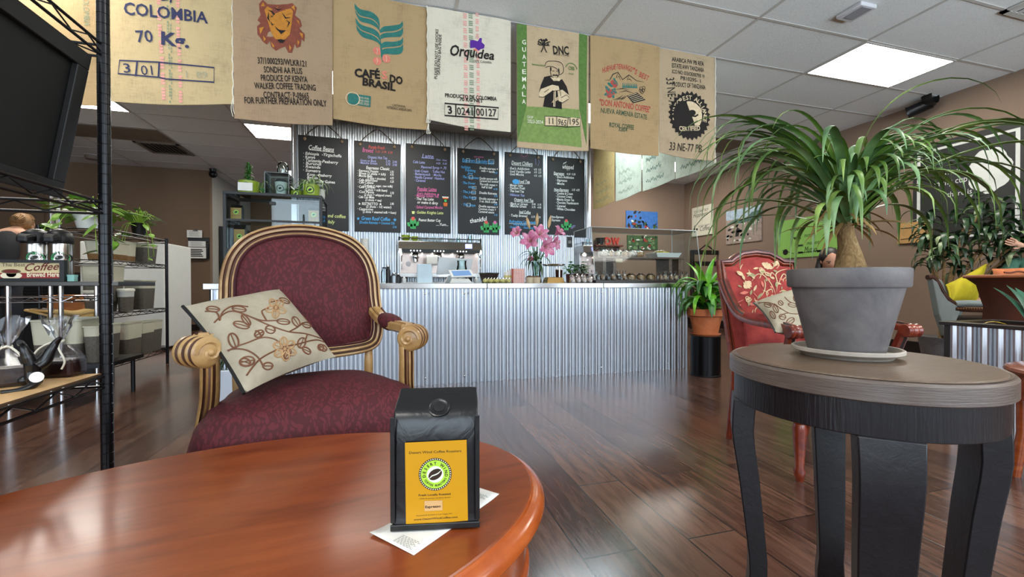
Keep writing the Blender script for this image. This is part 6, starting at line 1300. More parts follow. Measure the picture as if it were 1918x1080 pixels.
t = palm = thing('potted_palm', 'arching ponytail palm in a large grey clay pot on the dark side table', 'potted plant', (PX_, PY_, SZ+.0092))
build('pot', MB().lathe([(.001, 0), (.075, 0), (.078, .003), (.114, .163), (.121, .163), (.124, .167), (.1255, .200), (.125, .207), (.120, .209), (.115, .206), (.110, .172), (.001, .172)], n=72, caps=False), M_GPOT, t)
build('soil', MB().lathe([(.111, .175), (.06, .184), (.001, .188)], n=32, caps=False), M_SOIL, t)
M_BARK = N('palm_bark'); _c = M_BARK.coord(scale=(1, 1, .5)); _a = M_BARK.noise(_c, 60, 5, .7, 1.5); M_BARK = M_BARK.set(color=M_BARK.ramp(_a, ((.3, '#5b4227'), (.55, '#94754a'), (.8, '#c2a981'))), rough=.9, normal=M_BARK.bump(_a, .8, .006))
PT_ = on_d(1588, 420, 1.085) - Vector((PX_, PY_, SZ+.0092)); tz = PT_.z
build('trunk', MB().tube(bez([(.011, -.003, .175), (.011, -.003, .215), (.008, -.001, .26), (.002, .002, tz-.02), tuple(PT_)], 5), [.047, .044, .041, .038, .035, .033, .031, .029, .027, .025, .023, .021, .020, .019, .018, .018, .018, .017, .016, .012, .006], 20), M_BARK, t)
def leafm(name, a, b, c): n = N(name); co = n.coord(scale=(1, 1, 1)); f = n.noise(co, 9, 3, .6); return n.set(color=n.ramp(f, ((.3, a), (.52, b), (.75, c))), rough=.38, spec=.5)
M_PALML = leafm('palm_leaf', '#34521c', '#5f7f33', '#9db55e'); M_PALMB = leafm('palm_leaf_bluish', '#34572f', '#628652', '#9ab883'); M_PALMT = mat('dry_leaf_tip', '#9a7b48', .7, var=.2)
R_ = random.Random(11)
crown = PT_ + Vector((0, 0, .02)); mb = MB(); tips = MB()
def palm_leaf(az, el, L, w_, dr, k, n=16, tw=0):
    P = [crown + Vector((cos(az)*.012, sin(az)*.012, R_.uniform(-.03, .05)))]; e = el
    for i in range(n):
        P.append(P[-1]+Vector((cos(az)*cos(e), sin(az)*cos(e), sin(e)))*(L/n)); e -= dr/n*(.12+1.75*i/n); e = max(e, -1.52); az += tw/n
    wd = [w_*(.75+.25*min(1, i/3))*(1 if i < n*.55 else max(.05, 1-((i/n-.55)/.45)**1.6)) for i in range(n+1)]
    mb.blade(P, wd, side=(-sin(az), cos(az), 0), fold=.35, k=k)
VA = -YAW       # azimuth of 'right' in the photo
for i in range(165):
    az = R_.uniform(0, 2*pi); el = R_.choice((R_.uniform(.35, .95), R_.uniform(.8, 1.3), R_.uniform(1.1, 1.5))); toward = cos(az-VA+pi/2)   # 1 = towards the guest
    L = R_.uniform(.36, .58)*(1 if toward < .4 else .52); palm_leaf(az, el, L, R_.uniform(.005, .0088), R_.uniform(2.7, 4.0), 1 if R_.random() < .35 else 0, tw=R_.uniform(-.5, .5))
for az, el, L, dr in ((pi*.96, .9, .52, 3.4), (pi*1.05, .8, .54, 3.5), (pi*.9, 1.1, .54, 3.2), (pi*1.12, .9, .52, 3.0), (-.1, .8, .62, 2.0), (.15, .65, .66, 1.9), (-.3, .9, .58, 2.8), (.05, 1.0, .62, 2.2), (pi*1.25, 1.1, .46, 3.0), (pi*1.4, 1.15, .36, 2.9), (pi*1.6, 1.1, .36, 2.9), (pi*1.75, 1.0, .46, 3.1), (-.55, .7, .6, 3.0), (pi*1.02, 1.1, .6, 2.4)):
    palm_leaf(az+VA, el, L, .0092, dr, R_.choice((0, 1)))
for i in range(26): palm_leaf(R_.uniform(0, 2*pi), R_.uniform(-.6, .3), R_.uniform(.06, .16), .005, 1.2, 2, 8)
build('foliage', mb, [M_PALML, M_PALMB, M_PALMT], t, smooth=60)

# ------------------------------------------------------------------ carved armchair with red flowered fabric
M_MAHOG = woodmat('carved_mahogany', '#3a1109', '#6b2412', '#93401f', 5, (4, 4, 4), .28, .4, .2); M_MAHD = mat('mahogany_groove', '#220a07', .5)
def redfab(): n = N('red_floral_ground'); co = n.coord(); a = n.noise(co, 14, 4); return n.set(color=n.ramp(a, ((.3, '#7d2120'), (.7, '#a33a33'))), rough=.85, normal=n.bump(n.noise(co, 300, 2), .2, .001))
M_REDF = redfab(); M_VINE = mat('cream_vine', '#c8ad86', .8, var=.15, scale=40); M_VINEG = mat('sage_vine', '#8f8a63', .8, var=.15, scale=40); M_VINER = mat('rose_vine', '#c8705f', .8, var=.15, scale=40)
O2 = Vector((2.0, 1.685, 0)); A2 = radians(-11)
t = ch2 = thing('carved_armchair', 'carved mahogany armchair with red flowered upholstery behind the side table', 'armchair', O2, A2)
def ln2(z): return .338-(1-z)*.30
def W2(px, py, z): # local point on the leaning back from a pixel, given height
    d = ray(px, py); dep = (z-EYE)/d.z if abs(d.z) > 1e-3 else 2.4; return CAMPOS + d*dep
hb = [(-.235, .40), (-.232, .60), (-.226, .80), (-.222, .93), (-.222, .985), (-.16, .990), (-.135, 1.008), (-.085, 1.035), (0, 1.046), (.085, 1.035), (.135, 1.008), (.16, .990), (.222, .985), (.222, .93), (.226, .80), (.232, .60), (.235, .40)]
path = [Vector((x, ln2(z), z)) for x, z in hb]; nb2 = Vector((0, -1, .30)).normalized()
sec2 = [(-.024, -.018), (-.024, .004), (-.018, .012), (-.010, .012), (-.006, .020), (.004, .022), (.008, .014), (.014, .016), (.020, .008), (.022, -.018)]
build('back_frame', MB().sweep(path, sec2, nb2, kk=[0, 0, 0, 1, 0, 0, 1, 0, 0, 0]), [M_MAHOG, M_MAHD], t)
inn = [(x*(.905 if abs(x) > .1 else .94), z-(.026 if z > .9 else 0)) for x, z in hb]; cen = Vector((0, ln2(.72), .72))
inn3 = [Vector((x, ln2(z), z)) for x, z in inn]; rows = []
full = []
for i in range(len(inn3)):
    a, b = inn3[i], inn3[(i+1) % len(inn3)]; 
    for j in range(4): full.append(a+(b-a)*j/4)
for r in (1, .97, .9, .75, .5, .25, .02): rows.append([cen+(p-cen)*r+nb2*(.004+.022*(1-r**3)) for p in full])
bk = build('backrest', MB().loft(rows), M_REDF, t)
build('back_panel', MB().loft([[cen+(p-cen)*r-nb2*.014 for p in full] for r in (1, .5, .02)]), M_REDF, t)
# flowered pattern of the backrest (in the plane of the back)
rotz = Matrix.Rotation(A2, 3, 'Z'); PBk = Plane(O2+rotz @ (cen+nb2*.004), rotz @ Vector((1, 0, 0)), rotz @ Vector((0, .30, 1)))
def bulge2(u, v):
    r = min(1, max(abs(u)/.205, abs(v)/.30)); return .022*(1-r**3)
k = Ink(PBk, bulge2, eps=.0025); q = lambda x, y: (1340+x/5.4, 460+y/5.4)
def vine(pts, w_=.006, c=0): k.line([q(p.x, p.y) for p in bez(pts, 5)], w_, c, taper=True)
for a in ([(590, 480), (600, 380), (590, 300), (640, 260), (720, 240)], [(580, 500), (540, 400), (470, 310), (400, 300), (345, 370)], [(600, 420), (660, 300), (700, 320), (690, 370)], [(590, 320), (550, 280), (535, 330), (570, 350)], [(470, 310), (440, 260), (460, 230)], [(500, 540), (490, 480), (540, 450), (550, 490)], [(560, 240), (580, 200), (560, 170)], [(600, 240), (630, 200), (625, 160)], [(320, 250), (330, 300), (300, 320)], [(470, 350), (480, 400), (470, 460), (440, 520)], [(370, 540), (380, 570), (400, 560)], [(700, 470), (660, 460), (620, 480)]): vine(a)
k.up()
def leaf2(cx, cy, L, w_, an, c=0, serr=0):
    P = []
    for s in (1, -1):
        for i in range(9):
            u = -1+2*i/8 if s > 0 else 1-2*i/8; ww = w_*(1-u*u)*(1+serr*(i % 2)); P.append(q(cx+L*u*cos(an)-s*ww*sin(an), cy+L*u*sin(an)+s*ww*cos(an)))
    k.poly(P, c)
for a in ((300, 405, 48, 34, -.8, 0, .5), (345, 305, 45, 18, .2, 1), (510, 210, 62, 30, .5, 0, .3), (230, 290, 42, 20, .6, 0), (262, 330, 30, 14, 1.2, 0), (270, 485, 42, 16, -.1, 2), (375, 440, 36, 12, -1.1, 0), (600, 185, 40, 18, -.9, 0, .4), (455, 265, 34, 22, .3, 0, .4), (590, 400, 30, 14, -1.4, 1), (420, 520, 40, 14, -.9, 1), (690, 480, 60, 14, .2, 1), (340, 600, 40, 14, .2, 2), (740, 270, 40, 18, .1, 0), (450, 400, 34, 12, 1.3, 2), (640, 350, 24, 10, .3, 2)): leaf2(*a)
for c_ in ((300, 540), (318, 552), (305, 560), (500, 295), (515, 300), (445, 245)): k.ring(q(*c_), .010, .005, 0, n=10)
rr = random.Random(12)
for i in range(34):
    a, b = rr.uniform(210, 800), rr.uniform(130, 720)
    if b < 215 and not 420 < a < 700: continue
    if i % 3: leaf2(a, b, rr.uniform(16, 34), rr.uniform(7, 13), rr.uniform(-1.5, 1.5), rr.choice((0, 0, 1, 2)))
    else: vine([(a, b), (a+rr.uniform(-40, 40), b-30), (a+rr.uniform(-60, 60), b-60)], .005, rr.choice((0, 2)))
k.build('flower_print', [M_VINE, M_VINEG, M_VINER], bk)
M_SEATC = M_LINEN
build('seat_cushion', MB().loft([[Vector((hx*cx_, -.055+.235*cy_*s, z)) for cx_, cy_ in [(abs(cos(a))**.4*(1 if cos(a) > 0 else -1), abs(sin(a))**.4*(1 if sin(a) > 0 else -1)) for a in [2*pi*i/40 for i in range(40)]]] for s, hx, z in ((.97, .225, .40), (1, .235, .42), (1, .235, .455), (.9, .21, .485), (.4, .1, .50), (.02, .01, .502))]), M_REDF, t)
build('seat_rail', MB().loft([[Vector((x*s, y*s-.02, z)) for x, y in ((-.25, -.30), (.25, -.30), (.235, .22), (-.235, .22))] for s, z in ((.97, .31), (1, .32), (1, .395), (.97, .40))]), M_MAHOG, t, bevel=.006)
for sx in (-1, 1):
    X = lambda x, y, z: Vector((sx*x, y, z))
    build('leg', MB().tube([X(.228, -.285, .33), X(.228, -.285, .27), X(.228, -.285, .25), X(.228, -.285, .23), X(.228, -.285, .06), X(.228, -.285, .045), X(.228, -.285, .02), X(.228, -.285, 0)], [.03, .032, .022, .028, .017, .024, .02, .016], 14), M_MAHOG, t)
    build('leg', MB().tube(bez([X(.222, .185, .42), X(.222, .19, .3), X(.224, .21, .15), X(.226, .24, 0)], 4), [.024]*9+[.022, .02, .019, .018], 10), M_MAHOG, t)
    arm = build('armrest', MB().sweep(bez([X(.226, ln2(.86)-.005, .88), X(.236, .225, .80), X(.25, .12, .715), X(.262, .0, .685), X(.268, -.12, .678), X(.27, -.24, .675), X(.272, -.30, .668)], 5), [(-.024, -.02), (-.028, 0), (-.022, .012), (-.012, .010), (-.006, .018), (.006, .018), (.012, .010), (.022, .012), (.028, 0), (.024, -.02)], (0, 0, 1), kk=[0, 0, 0, 1, 0, 1, 0, 0, 0, 0]), [M_MAHOG, M_MAHD], t)
    build('arm_pad', MB().tube(bez([X(.258, .05, .698), X(.264, -.04, .693), X(.268, -.13, .69), X(.27, -.19, .686)], 4), [.008]+[.024]*11+[.008], 12), M_REDF, arm)
    build('scroll', MB().lathe([(.010, -.034), (.026, -.034), (.030, -.026), (.026, -.014), (.031, -.006), (.031, .006), (.026, .014), (.030, .026), (.026, .034), (.010, .034)], X(.272, -.312, .655), 20, ax=(1, 0, 0)), M_MAHOG, arm)
    build('arm_post', MB().sweep(bez([X(.268, -.29, .655), X(.262, -.265, .58), X(.252, -.245, .50), X(.245, -.255, .39)], 5), [(-.018, -.014), (-.018, .01), (-.008, .016), (0, .010), (.008, .016), (.018, .01), (.018, -.014)], (0, -1, .3), kk=[0, 0, 1, 1, 0, 0, 0]), [M_MAHOG, M_MAHD], t)
    build('side_panel', MB().add([X(.232, .17, .40), X(.236, .04, .40), X(.245, .10, .69), X(.234, .255, .79), X(.216, .17, .40), X(.220, .04, .40), X(.229, .10, .69), X(.218, .255, .79)], [(0, 1, 2, 3), (4, 5, 6, 7), (0, 1, 5, 4), (1, 2, 6, 5), (2, 3, 7, 6), (3, 0, 4, 7)]), M_REDF, t, smooth=0, bevel=.004)
p2 = Pillow(on_d(1411, 567, 2.12), on_d(1548, 522, 2.16), on_d(1585, 640, 1.92), on_d(1452, 622, 1.86), .05, 'beige vine pillow tilted on the carved red armchair, half hidden by the grey pot')
q2 = lambda x, y: (1340+x/5.4, 460+y/5.4)
for a in ([(430, 580), (560, 580), (640, 620), (740, 680), (860, 690)], [(660, 640), (600, 590), (560, 600), (520, 590)], [(700, 520), (740, 560), (780, 580)], [(820, 480), (790, 520), (800, 560)], [(740, 680), (690, 690), (660, 720)]): p2.stitch([q2(*p) for p in a], .002)
for c_, rx, ry, an in (((660, 580), 5, 4, .8), ((610, 640), 8, 4, 1.1), ((530, 600), 7, 4, .3), ((580, 700), 8, 4, 1.0), ((680, 720), 6, 5, .2), ((780, 600), 8, 4, .2), ((760, 760), 8, 5, -.6), ((450, 600), 6, 3, .5)): p2.loop(q2(*c_), rx, ry, an, .002)
p2.done(); build('zip_edge', MB().tube([p2.pt(0.0, i/20, 1) for i in range(21)], .004, 6), M_BLACKP, p2.t, world=True)
p3 = Pillow(O2+rotz @ Vector((-.21, .17, .525)), O2+rotz @ Vector((.17, .19, .525)), O2+rotz @ Vector((.19, -.21, .535)), O2+rotz @ Vector((-.19, -.23, .535)), .030, 'second beige pillow lying flat on the seat of the carved red armchair')
for a in ([(.1, .9), (.3, .7), (.5, .8), (.8, .75)], [(.2, .5), (.4, .6), (.7, .5)], [(.15, .8), (.2, .6), (.15, .4)]): p3.stitch(a, .002, px=False)
p3.done()

# ------------------------------------------------------------------ dracaena in terracotta on a black drum
cx, cy = 2.885, 3.40
t = thing('plant_stand', 'black metal drum stand at the right end of the counter', 'stand', (cx, cy, 0)); build('drum', MB().lathe([(.128, 0), (.132, .004), (.132, .372), (.128, .376), (.001, .376)], n=48), mat('black_satin_drum', '#0b0b0e', .28, .5, var=.05), t); build('base_ring', MB().lathe([(.134, 0), (.136, .002), (.136, .014), (.132, .016)], n=48, caps=False), M_BLACK, t)
t = thing('potted_dracaena', 'bright green leafy plant in a terracotta pot on the black drum stand', 'potted plant', (cx, cy, .3766)); s = 1.0
build('pot_saucer', MB().lathe([(.001, 0), (.115, 0), (.135, .02), (.130, .022), (.11, .006), (.001, .006)], n=40, caps=False), M_TERRA, t)
build('pot', MB().lathe([(.001, .007), (.105, .007), (.142, .185), (.158, .185), (.165, .19), (.166, .248), (.162, .252), (.152, .25), (.146, .2), (.001, .2)], n=48, caps=False), M_TERRA, t); build('soil', MB().lathe([(.15, .205), (.001, .215)], n=24, caps=False), M_SOIL, t)
M_DRAC = leafm('dracaena_leaf', '#3f8a1c', '#6db52a', '#a9da48'); M_DRACD = leafm('dracaena_leaf_dark', '#1b4216', '#2f6421', '#4c8a2c')
mb = MB(); R_ = random.Random(5)
for i in range(46): az = i*2.4; arch_leaf(mb, (.03*cos(az), .03*sin(az), .22+.006*i), az, R_.uniform(.35, 1.25), R_.uniform(.30, .44), R_.uniform(.028, .040), R_.uniform(1.7, 2.6), 11, .3, k=0 if R_.random() < .55 else 1)
for az, el, L in ((.4, 1.5, .44), (1.9, 1.42, .40), (3.6, 1.35, .40), (5.2, 1.3, .40), (.1, 1.25, .38)): arch_leaf(mb, (0, 0, .38), az, el, L, .036, .7, 10, .35, k=0)
build('foliage', mb, [M_DRAC, M_DRACD], t, smooth=60); build('stem', MB().tube([(0, 0, .2), (.005, 0, .42)], .014, 10), M_BARK, t)

# ------------------------------------------------------------------ pictures on the walls
def wallpic(px, X, m_edge, label, name='wall_picture', cat='picture', th=.02, frame=0, m_face=None, group=None, m_frame=None):
    """px: corners top-left, top-right, bottom-right, bottom-left on the right wall; squared up to the wall"""
    P = [on_x(*p, X) for p in px]; y1 = (P[0].y+P[3].y)/2; y0 = (P[1].y+P[2].y)/2; z1 = (P[0].z+P[1].z)/2; z0 = (P[2].z+P[3].z)/2
    t = thing(name, label, cat, (XR, (y0+y1)/2, z0), 0, group); pl_ = Plane((XR-th, y1, z0), (0, -1, 0), (0, 0, 1))
    build('board', MB().bb((XR-th, y0+frame, z0+frame), (XR-.001, y1-frame, z1-frame)), [m_face or m_edge], t, world=True, smooth=0)
    if frame:
        for a, b in (((y0, z0), (y1, z0+frame)), ((y0, z1-frame), (y1, z1)), ((y0, z0+frame), (y0+frame, z1-frame)), ((y1-frame, z0+frame), (y1, z1-frame))): build('frame_bar', MB().bb((XR-th-.008, a[0], a[1]), (XR-.001, b[0], b[1])), m_frame or M_BLACKP, t, world=True, smooth=0)
    return t, Ink(pl_, eps=.0015), y1-y0, z1-z0
M_CARDW = mat('cream_sign', '#dcd8c4', .7, var=.04)
t, k, w_, h_ = wallpic([(1296, 390), (1334, 381), (1334, 438), (1296, 443)], XR-.03, M_CARDW, "cream sign reading You can't buy happiness, near the room corner", 'wall_sign', 'sign', .03)
q = lambda u, v: (u*w_, v*h_)
for tx, u0, u1, v, h, sh in (("YOU CAN'T BUY", .10, .82, .80, .055, 0), ('Happiness', .08, .80, .66, .085, .35), ('BUT YOU CAN BUY', .35, .90, .30, .035, 0), ('Coffee', .42, .88, .15, .10, .35)): k.text(tx, q(u0, v), q(u1, v), h, 0, shear=sh, px=False)
k.poly([q(*p) for p in ((.12, .14), (.17, .14), (.18, .30), (.165, .38), (.13, .38), (.11, .30))], 0, px=False); k.poly([q(*p) for p in ((.22, .20), (.30, .20), (.30, .27), (.22, .27))], 0, px=False); k.build('lettering', [INK['black']], t)
PCOL = {n_: mat('picture_'+n_, c, .5, var=.25, scale=30) for n_, c in dict(sky='#a9bccb', hill='#4a6a63', stone='#a08f84', dark='#1c1e1b', green='#3c5a33', blue='#3b6fb5', red='#9a3526', white='#d9dcd5', leaf='#6f8a5b').items()}; PK = list(PCOL)
t, k, w_, h_ = wallpic([(1360, 396), (1426, 383), (1426, 452), (1360, 456)], XR-.02, PCOL['stone'], 'photo print of coffee beans drying in front of hills, on the right wall', th=.02)
k.quad([q(0, .72), q(1, .72), q(1, 1), q(0, 1)], PK.index('sky'), px=False); k.quad([q(0, 0), q(1, 0), q(1, .72), q(0, .72)], PK.index('stone'), px=False); k.up(); k.poly([q(*p) for p in ((0, .60), (.3, .72), (.55, .66), (.75, .84), (1, .86), (1, .62), (.5, .58))], PK.index('hill'), px=False)
rr = random.Random(2)
for i in range(46): u, v = rr.uniform(.03, .97), rr.uniform(.08, .60); k.disc(q(u, v), rr.uniform(.02, .05), PK.index(rr.choice(('dark', 'white', 'white', 'stone'))), px=False, n=7, ry=rr.uniform(.01, .03))
k.poly([q(*p) for p in ((.28, .2), (.38, .2), (.42, .4), (.34, .48), (.30, .38))], PK.index('dark'), px=False); k.build('photograph', list(PCOL.values()), t)
M_LIMEB = mat('lime_poster', '#8cc05a', .6, var=.05)
t, k, w_, h_ = wallpic([(1457, 408), (1574, 404), (1574, 478), (1457, 483)], XR-.02, M_LIMEB, 'lime green script poster on the right wall behind the palm leaves', 'wall_poster', 'poster', .02)
for u0, u1, v, h in ((.22, .42, .72, .03), (.28, .40, .50, .035), (.32, .44, .30, .03), (.36, .44, .12, .03), (.66, .72, .12, .03)): k.line([q(u0+(u1-u0)*m/24, v+h*sin(m*1.5)) for m in range(25)], .010, 0, px=False)
for tx, u0, u1, v, h in (('moment', .46, .64, .50, .06), ('moment', .50, .70, .30, .06), ('Mutuo', .46, .66, .10, .10)): k.text(tx, q(u0, v), q(u1, v), h, 0, shear=.35, px=False)
k.disc(q(.14, .16), .05, 0, px=False, n=10); k.line([q(.08, .22), q(.3, .1), q(.95, .16)], .008, 0, px=False); k.build('script', [INK['black']], t)
t, k, w_, h_ = wallpic([(1710, 277), (1927, 222), (1927, 478), (1710, 430)], XR-.02, mat('chalk_poster', '#232322', .6, var=.1), 'large dark poster with white line border and brush splash on the right wall', 'wall_poster', 'poster', .02)
k.line([q(.06, .05), q(.92, .05), q(.92, .93), q(.06, .93)], .045, 0, px=False, closed=True); k.up()
k.poly([q(.70+.18*cos(a)*(1+.06*sin(9*a)), .62+.20*sin(a)*(1+.08*sin(7*a))) for a in [2*pi*i/40 for i in range(40)]], 0, px=False)
k.text('new', q(.32, .66), q(.46, .66), .06, 0, px=False); k.text('in my cup', q(.22, .56), q(.52, .56), .07, 0, px=False); k.text('there is', q(.34, .44), q(.56, .44), .06, 0, px=False); k.build('chalk_print', [mat('poster_white', '#cfcfc8', .7, var=.08)], t)
t, k, w_, h_ = wallpic([(1681, 417), (1746, 414), (1746, 452), (1681, 456)], XR-.03, mat('honey_wood', '#b98f57', .6, var=.15), 'small honey wood plaque on the right wall beside the dark leafed tree', 'wall_plaque', 'plaque', .03)
k.line([q(.1, .2), q(.9, .25)], .01, 0, px=False); k.line([q(.1, .75), q(.9, .7)], .01, 0, px=False); k.build('carving', [INK['black']], t)
# prints and shelf on the back wall
def backpic(px0, py0, px1, py1, label, seed, cols, base):
    A = on_y(px0, py0, YB-.02); B = on_y(px1, py1, YB-.02); t = thing('wall_picture', label, 'picture', ((A.x+B.x)/2, YB, B.z)); build('board', MB().bb((A.x, YB-.02, B.z), (B.x, YB-.001, A.z)), PCOL[base], t, world=True, smooth=0)
    k = Ink(Plane((A.x, YB-.02, B.z), (1, 0, 0), (0, 0, 1)), eps=.0015); W_, H2 = B.x-A.x, A.z-B.z; rr = random.Random(seed)
    for i in range(60):
        u, v = rr.random(), rr.random()
        if base == 'blue' and u > .45 and v > .45: continue
        k.disc((min(max(u, .07), .93)*W_, min(max(v, .07), .93)*H2), rr.uniform(.02, .05), PK.index(rr.choice(cols)), px=False, n=8, ry=rr.uniform(.012, .03), ang=rr.uniform(0, 3)); k.layer = (i % 6)
    k.build('photograph', list(PCOL.values()), t)
backpic(1173, 394, 1232, 430, 'photo print of coffee cherries against blue sky above the pastry case', 4, ('dark', 'dark', 'dark', 'green', 'red', 'white'), 'blue')
backpic(1175, 440, 1232, 468, 'photo print of green coffee leaves seen through the pastry case', 6, ('leaf', 'leaf', 'white', 'green', 'dark', 'red'), 'green')
ws0, ws1 = on_y(1112, 458, 7.9).x, on_y(1163, 458, 7.9).x; wz = on_y(1140, 459, 7.9).z
t = thing('wall_shelf', 'small reddish wall shelf on the back wall seen through the pastry case', 'shelf', ((ws0+ws1)/2, 7.95, wz)); build('board', MB().bb((ws0, 7.8, wz-.03), (ws1, YB-.001, wz)), mat('red_shelf', '#6b2d1e', .5), t, world=True, smooth=0)
for x in (ws0+.05, ws1-.08): build('bracket', MB().bb((x, 7.85, wz-.14), (x+.03, YB-.001, wz-.03)), mat('red_shelf', '#6b2d1e'), t, world=True, smooth=0)
for ch, a, b in (('D', 1133, 1144), ('W', 1145, 1160)):
    t = thing('letter_block', 'red block letter %s on the small wall shelf' % ch, 'letter', ((on_y(a, 450, 7.88).x+on_y(b, 450, 7.88).x)/2, 7.88, wz+.0005)); vs, fs = glyphs(ch, 0, .03); x0, x1 = min(p[0] for p in vs), max(p[0] for p in vs); y0_, y1_ = min(p[1] for p in vs), max(p[1] for p in vs); Wd = on_y(b, 450, 7.88).x-on_y(a, 450, 7.88).x
    build('letter', MB().add([((x-(x0+x1)/2)/(x1-x0)*Wd, 0, (y-y0_)/(y1_-y0_)*.155) for x, y in vs], fs), mat('letter_red', '#c0392b', .4), t, smooth=0, solid=.04)
pp_ = Vector((on_y(1124, 455, 7.9).x, 7.9, wz+.0005)); t = thing('trailing_pot', 'black pot with a trailing plant at the left end of the small wall shelf', 'potted plant', pp_); build('pot', MB().lathe([(.06, 0), (.09, .14), (.08, .14), (.001, .12)], n=20), M_BLACKP, t); mb = MB(); R_ = random.Random(8)
for i in range(40): a = R_.uniform(0, 6.28); arch_leaf(mb, (.08*cos(a), .08*sin(a)-.02, .15-R_.uniform(0, .3)), a, .2, .07, .022, 1.2, 4)
build('foliage', mb, M_LEAFP, t)
for px0, px1, py0, py1, lb in ((1116, 1133, 465, 487, 'black picture frame leaning below the wall shelf, seen through the pastry case'), (1062, 1072, 443, 463, 'small black card sign on the corrugated wall behind the lilies')):
    Y = 7.98 if px0 > 1100 else YW-.03; A = on_y(px0, py0, Y); B = on_y(px1, py1, Y); t = thing('small_frame', lb, 'frame', ((A.x+B.x)/2, Y, B.z)); build('frame', MB().bb((A.x, Y, B.z), (B.x, Y+.02, A.z)), M_BLACKP, t, world=True, smooth=0); w_ = B.x-A.x; build('photo', MB().bb((A.x+w_*.22, Y-.003, B.z+.06), (B.x-w_*.22, Y, A.z-.06)), M_PAPER if px0 > 1100 else mat('chalk_grey', '#77797b', .8), t, world=True, smooth=0)

# dark wooden bench back by the far wall, folding chair legs
bx0, bx1 = on_y(1296, 480, 7.0).x, on_y(1352, 480, 7.0).x; bz = on_y(1330, 473, 7.0).z
t = thing('dark_bench', 'dark wooden high chair back behind the dracaena near the room corner', 'chair', ((bx0+bx1)/2, 7.2, 0)); M_DKW = mat('dark_stained_wood', '#1c1512', .4, var=.2)
for x in (bx0, bx1-.06): build('post', MB().bb((x, 7.0, 0), (x+.06, 7.06, bz+.04)), M_DKW, t, world=True, smooth=0, bevel=.006)
build('top_rail', MB().bb((bx0, 7.0, bz-.04), (bx1, 7.05, bz+.05)), M_DKW, t, world=True, smooth=0, bevel=.01); build('mid_rail', MB().bb((bx0, 7.0, bz-.26), (bx1, 7.05, bz-.17)), M_DKW, t, world=True, smooth=0, bevel=.01); build('seat', MB().bb((bx0, 7.0, .42), (bx1, 7.5, .47)), M_DKW, t, world=True, smooth=0, bevel=.01)
for x in (bx0, bx1-.06): build('leg', MB().bb((x, 7.44, 0), (x+.06, 7.5, .42)), M_DKW, t, world=True, smooth=0)
build('crest_loop', MB().tube(bez([((bx0+bx1)/2-.18, 7.02, bz+.04), ((bx0+bx1)/2-.06, 7.02, bz+.12), ((bx0+bx1)/2+.0, 7.02, bz+.15), ((bx0+bx1)/2+.06, 7.02, bz+.12), ((bx0+bx1)/2+.18, 7.02, bz+.04)], 5), .014, 8), M_DKW, t, world=True)

# ------------------------------------------------------------------ people: skin-modifier bodies
def body(name, pts, edges, m, parent, root=0, sub=2):
    me = bpy.data.meshes.new(name); me.from_pydata([tuple(p[0]) for p in pts], edges, []); o = bpy.data.objects.new(name, me); link(o, parent)
    sk = o.modifiers.new('skin', 'SKIN'); sk.use_smooth_shade = True
    for i, p in enumerate(pts): r = p[1]; me.skin_vertices[0].data[i].radius = (r, r) if not hasattr(r, '__len__') else r
    me.skin_vertices[0].data[root].use_root = True
    s_ = o.modifiers.new('sub', 'SUBSURF'); s_.levels = s_.render_levels = sub; me.materials.append(m); return o
M_SKIN = mat('skin', '#b98468', .55, var=.06, sub=0); M_SKINL = mat('skin_light', '#c99a80', .55, var=.06); M_HAIRD = mat('dark_brown_hair', '#1d1310', .5, var=.3, scale=40); M_HAIRB = mat('blond_brown_hair', '#7c5a34', .55, var=.35, scale=40); M_TOPG = mat('grey_green_top', '#5a6058', .85); M_JEAN = mat('dark_trousers', '#22242b', .85)
def head(parent, c, fwd, m, r=.093):
    """a head with brow, eyes, nose, mouth, chin and ears, facing fwd"""
    F = Vector(fwd).normalized(); S = F.cross(Vector((0, 0, 1))).normalized(); U = S.cross(F); c = Vector(c); mb = MB(); n, mm = 22, 18; rings = []
    for i in range(mm+1):
        th = pi*i/mm; th = min(max(th, .03), pi-.03); q_ = []
        for j in range(n):
            a = 2*pi*j/n; x = sin(th)*cos(a); y = sin(th)*sin(a); z = -cos(th)
            wx = .80*(1-.18*max(0, -z)); fy = 1.0*(1-.10*max(0, -z)) if x > 0 else 1.05
            p = F*x*r*fy + S*y*r*wx + U*z*r*1.22
            if x > .6 and abs(y) < .28: p += F*(.016*max(0, 1-abs(z+.12)/.25)*max(0, 1-abs(y)/.25)) - F*.004*max(0, 1-abs(z-.16)/.1)
            q_.append(c+p)
        rings.append(q_)
    mb.loft(rings); h = build('head', mb, m, parent, smooth=180)
    for s in (-1, 1):
        build('eye', MB().ball(c+F*r*.90+S*s*r*.34+U*r*.10, (.010, .010, .006), 8, 6), M_INKK, h); build('eyebrow', MB().tube([c+F*r*.93+S*s*r*.18+U*r*.27, c+F*r*.90+S*s*r*.38+U*r*.31, c+F*r*.80+S*s*r*.55+U*r*.26], .004, 5), M_HAIRD, h); build('ear', MB().ball(c+S*s*r*.80-U*r*.02, (.012, .018, .028), 8, 6), m, h)
    build('mouth', MB().tube([c+F*r*.86-S*r*.22-U*r*.48, c+F*r*.93-U*r*.47, c+F*r*.86+S*r*.22-U*r*.48], .005, 6), mat('lips', '#8e4a42', .5), h)
    return h
